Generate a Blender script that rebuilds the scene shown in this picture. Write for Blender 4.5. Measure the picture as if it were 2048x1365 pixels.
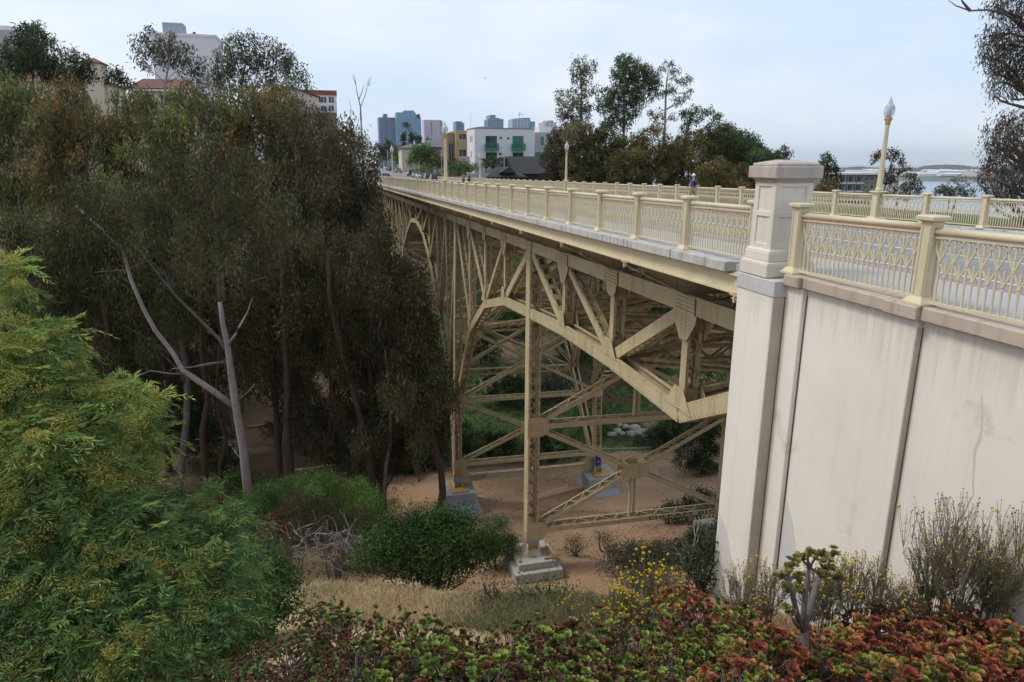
import bpy, bmesh, math, random
import numpy as np
from mathutils import Vector, Matrix

random.seed(7)
RNG = np.random.default_rng(11)
for _o in list(bpy.data.objects):
    bpy.data.objects.remove(_o)
SC = bpy.context.scene
COL = SC.collection
PI = math.pi

# ------------------------------------------------------------------ camera
CAMZ = 1.837
PITCH, ROLL, YAW, FPX = 0.2535, 0.0044, 0.2497, 1400.0
FW = np.array([math.sin(YAW)*math.cos(PITCH), math.cos(YAW)*math.cos(PITCH), -math.sin(PITCH)])
_rt = np.array([math.cos(YAW), -math.sin(YAW), 0.0])
_up = np.cross(_rt, FW)
RT = _rt*math.cos(ROLL)+_up*math.sin(ROLL)
UP = -_rt*math.sin(ROLL)+_up*math.cos(ROLL)
cam_d = bpy.data.cameras.new('camera')
cam = bpy.data.objects.new('camera', cam_d)
COL.objects.link(cam)
cam_d.sensor_width = 36.0
cam_d.lens = 36.0*FPX/2048.0
cam_d.clip_start = 0.1
cam_d.clip_end = 30000.0
cam.matrix_world = Matrix(((RT[0], UP[0], -FW[0], 0.0), (RT[1], UP[1], -FW[1], 0.0),
                           (RT[2], UP[2], -FW[2], CAMZ), (0, 0, 0, 1)))
SC.camera = cam

# ------------------------------------------------------------------ sky and sun (high overcast)
SUN_EL, SUN_AZ = math.radians(52), math.radians(-72)     # azimuth from +Y towards +X
w = bpy.data.worlds.new('World')
SC.world = w
w.use_nodes = True
nt = w.node_tree
nt.nodes.clear()
out = nt.nodes.new('ShaderNodeOutputWorld')
bg = nt.nodes.new('ShaderNodeBackground')
sky = nt.nodes.new('ShaderNodeTexSky')
sky.sky_type = 'NISHITA'
sky.sun_disc = False
sky.sun_elevation = SUN_EL
sky.sun_rotation = SUN_AZ
sky.altitude = 60
sky.air_density = 1.0
sky.dust_density = 2.0
sky.ozone_density = 1.0
tc = nt.nodes.new('ShaderNodeTexCoord')
mp = nt.nodes.new('ShaderNodeMapping')
mp.inputs['Scale'].default_value = (1.0, 1.0, 3.0)
nz = nt.nodes.new('ShaderNodeTexNoise')
nz.inputs['Scale'].default_value = 1.6
nz.inputs['Detail'].default_value = 5.0
nz.inputs['Roughness'].default_value = 0.55
cr = nt.nodes.new('ShaderNodeMapRange')
cr.inputs['From Min'].default_value = 0.30
cr.inputs['From Max'].default_value = 0.72
cr.inputs['To Min'].default_value = 0.80
cr.inputs['To Max'].default_value = 0.97
mx = nt.nodes.new('ShaderNodeMix')
mx.data_type = 'RGBA'
SKY_STRENGTH = 0.10
veil = nt.nodes.new('ShaderNodeMix'); veil.data_type = 'RGBA'       # thin stratus veil: blue-white to white
veil.inputs[6].default_value = (5.1, 6.1, 7.5, 1.0); veil.inputs[7].default_value = (6.7, 7.1, 7.7, 1.0)
nz2_ = nt.nodes.new('ShaderNodeTexNoise'); nz2_.inputs['Scale'].default_value = 2.3; nz2_.inputs['Detail'].default_value = 6.0
vr = nt.nodes.new('ShaderNodeMapRange'); vr.inputs['From Min'].default_value = 0.40; vr.inputs['From Max'].default_value = 0.64
nt.links.new(mp.outputs['Vector'], nz2_.inputs['Vector']); nt.links.new(nz2_.outputs['Fac'], vr.inputs['Value']); nt.links.new(vr.outputs['Result'], veil.inputs[0])
nt.links.new(veil.outputs[2], mx.inputs[7])
nt.links.new(tc.outputs['Generated'], mp.inputs['Vector'])
nt.links.new(mp.outputs['Vector'], nz.inputs['Vector'])
nt.links.new(nz.outputs['Fac'], cr.inputs['Value'])
nt.links.new(cr.outputs['Result'], mx.inputs[0])
nt.links.new(sky.outputs['Color'], mx.inputs[6])
nt.links.new(mx.outputs[2], bg.inputs['Color'])
bg.inputs['Strength'].default_value = SKY_STRENGTH
nt.links.new(bg.outputs['Background'], out.inputs['Surface'])

sun_d = bpy.data.lights.new('sun', 'SUN')
sun_d.energy = 1.5
sun_d.angle = math.radians(15)
sun_d.color = (1.0, 0.91, 0.78)
sun = bpy.data.objects.new('sun', sun_d)
COL.objects.link(sun)
_sd = Vector((math.sin(SUN_AZ)*math.cos(SUN_EL), math.cos(SUN_AZ)*math.cos(SUN_EL), math.sin(SUN_EL)))
sun.rotation_euler = _sd.to_track_quat('Z', 'Y').to_euler()
sun.location = (-40, 20, 60)

SC.view_settings.view_transform = 'Standard'
SC.view_settings.look = 'None'
SC.view_settings.exposure = 0.5
SC.view_settings.gamma = 1.0
SC.view_settings.use_curve_mapping = False
SC.cycles.max_bounces = 6
SC.cycles.diffuse_bounces = 3
SC.cycles.transparent_max_bounces = 8
SC.cycles.use_adaptive_sampling = True
SC.cycles.adaptive_threshold = 0.02

# ------------------------------------------------------------------ helpers
OFF = {}                       # object name -> world offset of its local origin


def at(x, y, Y):
    """point seen at photo pixel (x, y) that stands Y metres down the canyon"""
    d = FW+RT*(x-1024)/FPX-UP*(y-682.5)/FPX
    d = d*(Y/d[1])
    return np.array([d[0], d[1], d[2]+CAMZ])


def atR(x, y, r):
    """same, at horizontal range r"""
    d = FW+RT*(x-1024)/FPX-UP*(y-682.5)/FPX
    d = d*(r/math.hypot(d[0], d[1]))
    return np.array([d[0], d[1], d[2]+CAMZ])


def depth_of(p):
    return float(np.dot(np.array(p)-np.array([0, 0, CAMZ]), FW))


def pxm(p):
    """metres per photo pixel at point p"""
    return depth_of(p)/FPX


def tag(o, label=None, cat=None, group=None, kind=None):
    if label: o['label'] = label
    if cat: o['category'] = cat
    if group: o['group'] = group
    if kind: o['kind'] = kind
    return o


def empty(name, loc, label=None, cat=None, group=None, rz=0.0):
    o = bpy.data.objects.new(name, None)
    o.empty_display_size = 0.3
    COL.objects.link(o)
    o.location = loc
    o.rotation_euler = (0, 0, rz)
    OFF[o.name] = np.array(loc, float)
    return tag(o, label, cat, group)


class MB:
    """collects shapes, builds ONE mesh object"""

    def __init__(self):
        self.v = []; self.f = []; self.n = 0; self.mi = []; self.cur = 0; self.cols = []; self.has_col = False

    def mat(self, i):
        self.cur = i
        return self

    def raw(self, V, Fs, col=None):
        V = np.asarray(V, float)
        b = self.n
        self.v.append(V); self.n += len(V)
        for f in Fs:
            self.f.append([i+b for i in f]); self.mi.append(self.cur)
        return self

    def box(self, c, s, rz=0.0):
        c = np.array(c, float); hx, hy, hz = s[0]/2, s[1]/2, s[2]/2
        V = np.array([[x, y, z] for z in (-hz, hz) for y in (-hy, hy) for x in (-hx, hx)])
        if rz:
            cs, sn = math.cos(rz), math.sin(rz)
            V = np.stack([V[:, 0]*cs-V[:, 1]*sn, V[:, 0]*sn+V[:, 1]*cs, V[:, 2]], 1)
        return self.raw(V+c, BOXF)

    def bx(self, x0, x1, y0, y1, z0, z1):
        return self.box(((x0+x1)/2, (y0+y1)/2, (z0+z1)/2), (abs(x1-x0), abs(y1-y0), abs(z1-z0)))

    def beam(self, a, b, n, w, h, e=0.0):
        """box from a to b; w along n, h along the third axis"""
        a = np.array(a, float); b = np.array(b, float)
        u = b-a; L = np.linalg.norm(u); u /= L
        n = np.array(n, float); n = n-u*np.dot(n, u); n /= np.linalg.norm(n)
        m = np.cross(u, n)
        a = a-u*e; b = b+u*e
        V = np.array([p+n*sx*w/2+m*sy*h/2 for p in (a, b) for sy in (-1, 1) for sx in (-1, 1)])
        return self.raw(V, BOXF)

    def tube(self, pts, rad, k=8, caps=True):
        pts = [np.array(p, float) for p in pts]
        if not hasattr(rad, '__len__'): rad = [rad]*len(pts)
        rings = []
        ref = np.array([0.31, 0.17, 0.93])
        for i, p in enumerate(pts):
            u = pts[min(i+1, len(pts)-1)]-pts[max(i-1, 0)]
            u = u/(np.linalg.norm(u)+1e-9)
            if abs(np.dot(u, ref)) > 0.95: ref = np.array([0.9, 0.3, 0.1])
            s = np.cross(u, ref); s /= np.linalg.norm(s)
            t = np.cross(s, u)
            a = np.arange(k)*2*PI/k
            rings.append(p+rad[i]*(np.cos(a)[:, None]*s+np.sin(a)[:, None]*t))
        V = np.concatenate(rings)
        F_ = []
        for i in range(len(pts)-1):
            for j in range(k):
                F_.append([i*k+j, i*k+(j+1) % k, (i+1)*k+(j+1) % k, (i+1)*k+j])
        if caps:
            F_.append(list(range(k))[::-1]); F_.append([(len(pts)-1)*k+j for j in range(k)])
        return self.raw(V, F_)

    def lathe(self, c, prof, k=16, caps=True):
        c = np.array(c, float)
        a = np.arange(k)*2*PI/k
        V = np.concatenate([np.stack([r*np.cos(a), r*np.sin(a), np.full(k, z)], 1) for r, z in prof])+c
        F_ = []
        for i in range(len(prof)-1):
            for j in range(k):
                F_.append([i*k+j, i*k+(j+1) % k, (i+1)*k+(j+1) % k, (i+1)*k+j])
        if caps:
            F_.append(list(range(k))[::-1]); F_.append([(len(prof)-1)*k+j for j in range(k)])
        return self.raw(V, F_)

    def prism(self, poly, ax, t0, t1):
        """poly: list of 3D points in a plane; extruded along axis vector ax from t0 to t1"""
        P = np.array(poly, float); ax = np.array(ax, float); k = len(P)
        V = np.concatenate([P+ax*t0, P+ax*t1])
        F_ = [list(range(k))[::-1], [k+i for i in range(k)]]
        for i in range(k):
            F_.append([i, (i+1) % k, k+(i+1) % k, k+i])
        return self.raw(V, F_)

    def frust(self, c, s0, s1, z0, z1, rz=0.0):
        """square frustum: size s0=(x,y) at z0, s1 at z1"""
        V = []
        for (sx, sy), z in ((s0, z0), (s1, z1)):
            for y in (-1, 1):
                for x in (-1, 1):
                    V.append([x*sx/2, y*sy/2, z])
        V = np.array(V)
        if rz:
            cs, sn = math.cos(rz), math.sin(rz)
            V = np.stack([V[:, 0]*cs-V[:, 1]*sn, V[:, 0]*sn+V[:, 1]*cs, V[:, 2]], 1)
        return self.raw(V+np.array([c[0], c[1], 0]), BOXF)

    def mesh(self, name, off=None):
        V = np.concatenate(self.v) if self.v else np.zeros((0, 3))
        if off is not None: V = V-off
        me = bpy.data.meshes.new(name)
        me.from_pydata(V.tolist(), [], self.f)
        if any(self.mi): me.polygons.foreach_set('material_index', np.array(self.mi, np.int32))
        return me

    def build(self, name, mat, parent=None, smooth=False, bevel=0.0):
        off = OFF[parent.name] if parent is not None else np.zeros(3)
        me = self.mesh(name, off)
        fix_normals(me)
        o = link(name, me, mat, parent)
        if smooth: shade(me)
        if bevel > 0:
            m = o.modifiers.new('bevel', 'BEVEL'); m.width = bevel; m.segments = 1; m.limit_method = 'ANGLE'
        return o

    def thing(self, name, mat, label, cat, group=None, kind=None, base=None, smooth=False, bevel=0.0):
        """a top-level thing of one mesh, origin at its base"""
        V = np.concatenate(self.v)
        if base is None: base = np.array([V[:, 0].mean(), V[:, 1].mean(), V[:, 2].min()])
        base = np.array(base, float)
        me = self.mesh(name, base)
        fix_normals(me)
        o = link(name, me, mat, None)
        o.location = base; OFF[o.name] = base
        if smooth: shade(me)
        if bevel > 0:
            m = o.modifiers.new('bevel', 'BEVEL'); m.width = bevel; m.segments = 1; m.limit_method = 'ANGLE'
        return tag(o, label, cat, group, kind)


BOXF = [[0, 2, 3, 1], [4, 5, 7, 6], [0, 1, 5, 4], [1, 3, 7, 5], [3, 2, 6, 7], [2, 0, 4, 6]]


def fix_normals(me):
    bm = bmesh.new(); bm.from_mesh(me)
    bmesh.ops.recalc_face_normals(bm, faces=bm.faces)
    bm.to_mesh(me); bm.free()


def shade(me):
    me.polygons.foreach_set('use_smooth', np.ones(len(me.polygons), bool))


def link(name, me, mat, parent):
    o = bpy.data.objects.new(name, me)
    COL.objects.link(o)
    if mat is not None:
        if len(me.materials) == 0:
            for m in (mat if isinstance(mat, (list, tuple)) else [mat]): me.materials.append(m)
    if parent is not None:
        o.parent = parent; OFF[o.name] = OFF[parent.name]
    else:
        OFF[o.name] = np.zeros(3)
    return o


def inst(name, me, parent, loc, rz=0.0):
    """object sharing mesh data, placed at world loc (parent unrotated)"""
    o = bpy.data.objects.new(name, me)
    COL.objects.link(o)
    loc = np.array(loc, float)
    if parent is not None:
        o.parent = parent; o.location = loc-OFF[parent.name]
    else:
        o.location = loc
    o.rotation_euler = (0, 0, rz)
    OFF[o.name] = loc
    return o


def copy_tree(o, parent=None):
    c = o.copy(); COL.objects.link(c); c.parent = parent
    OFF[c.name] = OFF.get(o.name, np.zeros(3))
    for ch in list(o.children): copy_tree(ch, c)
    return c


# ------------------------------------------------------------------ materials
def N(nt, t, **kw):
    n = nt.nodes.new(t)
    for k, v in kw.items():
        if k in n.inputs: n.inputs[k].default_value = v
        else: setattr(n, k, v)
    return n


def material(name, col, col2=None, scale=3.0, rough=0.7, spec=0.3, metal=0.0, bump=0.0, bscale=40.0,
             streak=None, streak_amt=0.0, spots=None, spot_amt=0.0, spot_scale=1.2, coat=0.0, stretch=(1, 1, 1), drip=None):
    m = bpy.data.materials.new(name); m.use_nodes = True
    t = m.node_tree; b = t.nodes['Principled BSDF']
    b.inputs['Roughness'].default_value = rough
    b.inputs['Specular IOR Level'].default_value = spec
    b.inputs['Metallic'].default_value = metal
    b.inputs['Coat Weight'].default_value = coat
    c = (*col, 1.0)
    b.inputs['Base Color'].default_value = c
    L = t.links.new
    geo = N(t, 'ShaderNodeNewGeometry')
    prev = None
    if col2 is not None:
        mp = N(t, 'ShaderNodeMapping'); mp.inputs['Scale'].default_value = stretch
        L(geo.outputs['Position'], mp.inputs['Vector'])
        nz = N(t, 'ShaderNodeTexNoise', Scale=scale, Detail=6.0, Roughness=0.62)
        L(mp.outputs['Vector'], nz.inputs['Vector'])
        rg = N(t, 'ShaderNodeMapRange'); rg.inputs['From Min'].default_value = 0.32; rg.inputs['From Max'].default_value = 0.68
        L(nz.outputs['Fac'], rg.inputs['Value'])
        mx = N(t, 'ShaderNodeMix', data_type='RGBA')
        mx.inputs[6].default_value = c; mx.inputs[7].default_value = (*col2, 1.0)
        L(rg.outputs['Result'], mx.inputs[0]); prev = mx.outputs[2]
    if streak is not None:
        mp = N(t, 'ShaderNodeMapping'); mp.inputs['Scale'].default_value = (5.0, 5.0, 0.28)
        L(geo.outputs['Position'], mp.inputs['Vector'])
        nz = N(t, 'ShaderNodeTexNoise', Scale=1.0, Detail=5.0, Roughness=0.6)
        L(mp.outputs['Vector'], nz.inputs['Vector'])
        rg = N(t, 'ShaderNodeMapRange'); rg.inputs['From Min'].default_value = 0.52; rg.inputs['From Max'].default_value = 0.78
        rg.inputs['To Max'].default_value = streak_amt
        L(nz.outputs['Fac'], rg.inputs['Value'])
        mx = N(t, 'ShaderNodeMix', data_type='RGBA')
        if prev: L(prev, mx.inputs[6])
        else: mx.inputs[6].default_value = c
        mx.inputs[7].default_value = (*streak, 1.0)
        L(rg.outputs['Result'], mx.inputs[0]); prev = mx.outputs[2]
    if spots is not None:
        nz = N(t, 'ShaderNodeTexNoise', Scale=spot_scale, Detail=8.0, Roughness=0.7)
        L(geo.outputs['Position'], nz.inputs['Vector'])
        rg = N(t, 'ShaderNodeMapRange'); rg.inputs['From Min'].default_value = 0.60; rg.inputs['From Max'].default_value = 0.70
        rg.inputs['To Max'].default_value = spot_amt
        L(nz.outputs['Fac'], rg.inputs['Value'])
        mx = N(t, 'ShaderNodeMix', data_type='RGBA')
        if prev: L(prev, mx.inputs[6])
        else: mx.inputs[6].default_value = c
        mx.inputs[7].default_value = (*spots, 1.0)
        L(rg.outputs['Result'], mx.inputs[0]); prev = mx.outputs[2]
    if drip is not None:                       # run-off stains hanging from an edge at height z1, gone by z0
        z0, z1, amt, dc = drip
        mp = N(t, 'ShaderNodeMapping'); mp.inputs['Scale'].default_value = (3.0, 3.0, .12); L(geo.outputs['Position'], mp.inputs['Vector'])
        nz = N(t, 'ShaderNodeTexNoise', Scale=2.2, Detail=7.0, Roughness=.65); L(mp.outputs['Vector'], nz.inputs['Vector'])
        sp = N(t, 'ShaderNodeSeparateXYZ'); L(geo.outputs['Position'], sp.inputs[0])
        zr = N(t, 'ShaderNodeMapRange'); zr.inputs['From Min'].default_value = z0; zr.inputs['From Max'].default_value = z1; zr.inputs['To Min'].default_value = -.32; zr.inputs['To Max'].default_value = .16; L(sp.outputs[2], zr.inputs['Value'])
        ad = N(t, 'ShaderNodeMath', operation='ADD'); L(nz.outputs['Fac'], ad.inputs[0]); L(zr.outputs['Result'], ad.inputs[1])
        rg = N(t, 'ShaderNodeMapRange'); rg.inputs['From Min'].default_value = .50; rg.inputs['From Max'].default_value = .70; rg.inputs['To Max'].default_value = amt; L(ad.outputs[0], rg.inputs['Value'])
        mx = N(t, 'ShaderNodeMix', data_type='RGBA'); mx.inputs[7].default_value = (*dc, 1.0); L(rg.outputs['Result'], mx.inputs[0])
        if prev: L(prev, mx.inputs[6])
        else: mx.inputs[6].default_value = c
        prev = mx.outputs[2]
    if prev: L(prev, b.inputs['Base Color'])
    if bump > 0:
        nz = N(t, 'ShaderNodeTexNoise', Scale=bscale, Detail=4.0, Roughness=0.6)
        L(geo.outputs['Position'], nz.inputs['Vector'])
        bp = N(t, 'ShaderNodeBump', Strength=bump, Distance=0.02)
        L(nz.outputs['Fac'], bp.inputs['Height'])
        L(bp.outputs['Normal'], b.inputs['Normal'])
    return m


def leaf_material(name, rough=0.5, spec=0.35, trans=0.25):
    """colour of each leaf is stored on its faces (attribute 'tint')"""
    m = bpy.data.materials.new(name); m.use_nodes = True
    t = m.node_tree; b = t.nodes['Principled BSDF']
    a = N(t, 'ShaderNodeAttribute', attribute_name='tint')
    t.links.new(a.outputs['Color'], b.inputs['Base Color'])
    b.inputs['Roughness'].default_value = rough
    b.inputs['Specular IOR Level'].default_value = spec
    if trans > 0:
        tr = N(t, 'ShaderNodeBsdfTranslucent')
        t.links.new(a.outputs['Color'], tr.inputs['Color'])
        mx = N(t, 'ShaderNodeMixShader', Fac=trans)
        t.links.new(b.outputs[0], mx.inputs[1]); t.links.new(tr.outputs[0], mx.inputs[2])
        t.links.new(mx.outputs[0], t.nodes['Material Output'].inputs['Surface'])
    return m


M = {}
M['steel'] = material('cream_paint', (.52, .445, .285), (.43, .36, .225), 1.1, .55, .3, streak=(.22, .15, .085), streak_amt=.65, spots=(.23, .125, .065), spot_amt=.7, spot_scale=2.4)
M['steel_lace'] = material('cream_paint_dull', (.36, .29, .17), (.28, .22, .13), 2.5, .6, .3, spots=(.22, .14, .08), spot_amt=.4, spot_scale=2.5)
M['rail'] = material('rail_paint', (.62, .55, .385), (.55, .48, .325), 2.0, .42, .4, spots=(.42, .33, .2), spot_amt=.3, spot_scale=6)
M['rivet'] = material('rivet_paint', (.26, .20, .12), None, 3, .55, .3)
M['concrete'] = material('pale_concrete', (.72, .68, .61), (.62, .575, .505), .45, .85, .15, bump=.3, bscale=45, streak=(.43, .35, .27), streak_amt=.34, spots=(.42, .33, .25), spot_amt=.55, spot_scale=.55)
M['wall'] = material('whitewashed_wall', (.78, .745, .68), (.69, .65, .585), .4, .88, .12, bump=.12, bscale=30, streak=(.50, .43, .35), streak_amt=.22, spots=(.46, .37, .29), spot_amt=.6, spot_scale=.6, drip=(-1.7, -.15, .38, (.44, .36, .29)))
M['coping_cap'] = material('pillar_cap', (.47, .425, .385), (.41, .365, .325), 1.5, .85, .15, bump=.3, bscale=50, streak=(.27, .22, .19), streak_amt=.6)
M['return'] = material('shade_and_wear_return', (.53, .47, .40), (.44, .385, .32), 1.5, .88, .12, bump=.3, streak=(.3, .24, .19), streak_amt=.5)  # tan with the side faces' shade and weathering both put into the colour
M['coping_dark'] = material('dirt_seam', (.13, .10, .08), (.2, .155, .12), 4, .9, .1)
M['coping'] = material('weathered_coping', (.42, .35, .285), (.50, .43, .36), 1.5, .88, .15, bump=.3, bscale=50, streak=(.20, .15, .12), streak_amt=.7)
M['block'] = material('whitewashed_block', (.56, .545, .525), (.36, .355, .35), 4.0, .85, .15, bump=.3, bscale=50, streak=(.15, .145, .14), streak_amt=1.0, spots=(.2, .195, .19), spot_amt=.6, spot_scale=3.0, stretch=(1, 1, .3))
M['patch'] = material('blue_grey_paint', (.57, .56, .545), (.47, .465, .46), 2, .8, .2, bump=.15, streak=(.32, .30, .29), streak_amt=.5)
M['footing'] = material('grey_painted_concrete', (.34, .365, .39), (.28, .30, .32), 1.2, .8, .2, bump=.2, spots=(.19, .2, .22), spot_amt=.4)
M['footing_pale'] = material('pale_grey_concrete', (.42, .41, .39), (.35, .34, .32), 1.2, .85, .15, bump=.2, streak=(.24, .2, .17), streak_amt=.5)
M['asphalt'] = material('asphalt', (.27, .265, .26), (.215, .21, .208), .8, .9, .2, bump=.3, bscale=90)
M['sidewalk'] = material('sidewalk_concrete', (.42, .42, .425), (.36, .36, .365), .9, .9, .15, bump=.15, bscale=60, spots=(.26, .25, .25), spot_amt=.4)
M['redkerb'] = material('red_kerb_paint', (.46, .145, .12), (.39, .15, .125), 3, .7, .3, spots=(.35, .3, .28), spot_amt=.5, spot_scale=5)
M['white_paint'] = material('road_white', (.72, .72, .7), (.6, .6, .58), 4, .8, .2)
M['dark_under'] = material('dark_brown_steel', (.085, .068, .05), (.06, .05, .04), 2, .75, .2)  # very dark brown for the deck slab and coping joints
M['black'] = material('black_stain', (.03, .03, .03), None, 1, .6, .3)
M['bark_dark'] = material('dark_bark', (.055, .042, .034), (.095, .07, .055), 5, .9, .1, bump=.6, bscale=25)
M['bark_pale'] = material('pale_smooth_bark', (.33, .29, .285), (.22, .19, .185), 2.2, .8, .15, bump=.3, bscale=20, spots=(.10, .055, .04), spot_amt=.8, spot_scale=3.0, stretch=(1, 1, .35))
M['bark_jade'] = material('jade_bark', (.13, .115, .105), (.08, .07, .062), 6, .85, .1, bump=.4, bscale=25)
M['bark_grey'] = material('grey_bark', (.17, .15, .14), (.11, .095, .09), 4, .85, .1, bump=.5, bscale=25)
M['bark_red'] = material('red_bark', (.09, .05, .036), (.055, .042, .035), 3, .9, .1, bump=.5, bscale=20)
M['dead_twig'] = material('bleached_twig', (.33, .30, .30), (.22, .195, .195), 6, .85, .1)
M['leaf'] = leaf_material('leaf', .75, .12, .25)
M['leaf_soft'] = leaf_material('soft_leaf', .75, .12, .35)
M['leaf_fleshy'] = leaf_material('fleshy_leaf', .5, .25, .12)
M['glass'] = material('dark_glass', (.035, .05, .06), None, 1, .12, .6)
M['globe'] = None
# ================================================================== terrain
Y0, DP = 13.2314, 2.44               # first railing post on the span, post spacing


def yn(n): return Y0+DP*n


def deck(Y):
    Y = np.asarray(Y, float)
    return np.where(Y < 142.6, -0.0183*(np.maximum(Y, 9.62)-Y0), np.interp(Y, [142.6, 210, 300, 480, 900], [-2.367, -2.0, -1.6, .3, 2.5]))


def cross(X): return -0.0187*(np.asarray(X, float)-7.1)


def nz2(x, y, s, seed=0):
    """smooth value noise"""
    r = np.random.default_rng(seed).random((64, 64))
    u, v_ = x/s+100.3, y/s+57.7
    iu, iv = np.floor(u).astype(int), np.floor(v_).astype(int)
    fu, fv = u-iu, v_-iv
    fu = fu*fu*(3-2*fu); fv = fv*fv*(3-2*fv)
    g = lambda a, b: r[a % 64, b % 64]
    return (g(iu, iv)*(1-fu)+g(iu+1, iv)*fu)*(1-fv)+(g(iu, iv+1)*(1-fu)+g(iu+1, iv+1)*fu)*fv-.5


PY = [-40, 0, 2, 4, 6, 8, 11, 14, 20, 25, 30, 40, 48, 60, 72, 90, 110, 125, 135, 141, 150, 4000]
PZ = [.2, .05, -1.5, -3.2, -4.3, -5.1, -6.2, -7.7, -11.2, -14.7, -18.0, -21.3, -24.5, -25.6, -25.2, -22.6, -19.5, -13.5, -8, -4.2, -3.2, -3.2]


def ground_z(x, y):
    x = np.asarray(x, float); y = np.asarray(y, float)
    ye = y+np.clip(x-26, 0, 60)*.75*np.clip((y-52)/20, 0, 1)
    h = np.interp(ye, PY, PZ)
    # hill on the far left bank, fall towards the bay on the right
    h = h+np.clip((-x-18)/60, 0, 1)*np.clip((y-70)/60, 0, 1)*5.0
    k = np.clip(x-60, 0, None)
    h = np.where(x > 60, np.maximum(h-k*.085, -90), h)
    h = h-1.5*np.clip((x-2.0)/3.5, 0, 1)*np.clip((y-11)/5, 0, 1)*np.clip((30-y)/4, 0, 1)
    far = np.clip((np.hypot(x, y)-500)/1500, 0, 1)
    h = h-far*25
    h = np.where((x > 7.5) & (x < 21.0) & (y < 9.0), np.minimum(h, -1.6), h)
    wob = np.clip((y-2)/6, 0, 1)*np.clip((138-y)/20, 0, 1)
    h = h+wob*(nz2(x, y, 5, 1)*.7+nz2(x, y, 1.7, 2)*.28+nz2(x, y, 14, 3)*1.1*np.clip((y-20)/30, 0, 1))
    # level pads round the tower feet
    for (cx, cy, r, z) in ((8.8, 29.6, 3.0, -18.1), (8.6, 47.6, 4.0, -24.5), (20.0, 47.8, 4.0, -24.3), (19.5, 30.0, 3, -18.2)):
        t = np.clip(1.5-np.hypot(x-cx, y-cy)/r, 0, 1)
        h = h*(1-t)+z*t
    return h


def spaced(lo, a, b, hi, st, g=1.18):
    mid = list(np.arange(a, b+1e-6, st))
    s = st; p = a; left = []
    while p > lo: s *= g; p -= s; left.append(p)
    s = st; p = b; right = []
    while p < hi: s *= g; p += s; right.append(p)
    return np.array(left[::-1]+mid+right)


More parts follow.
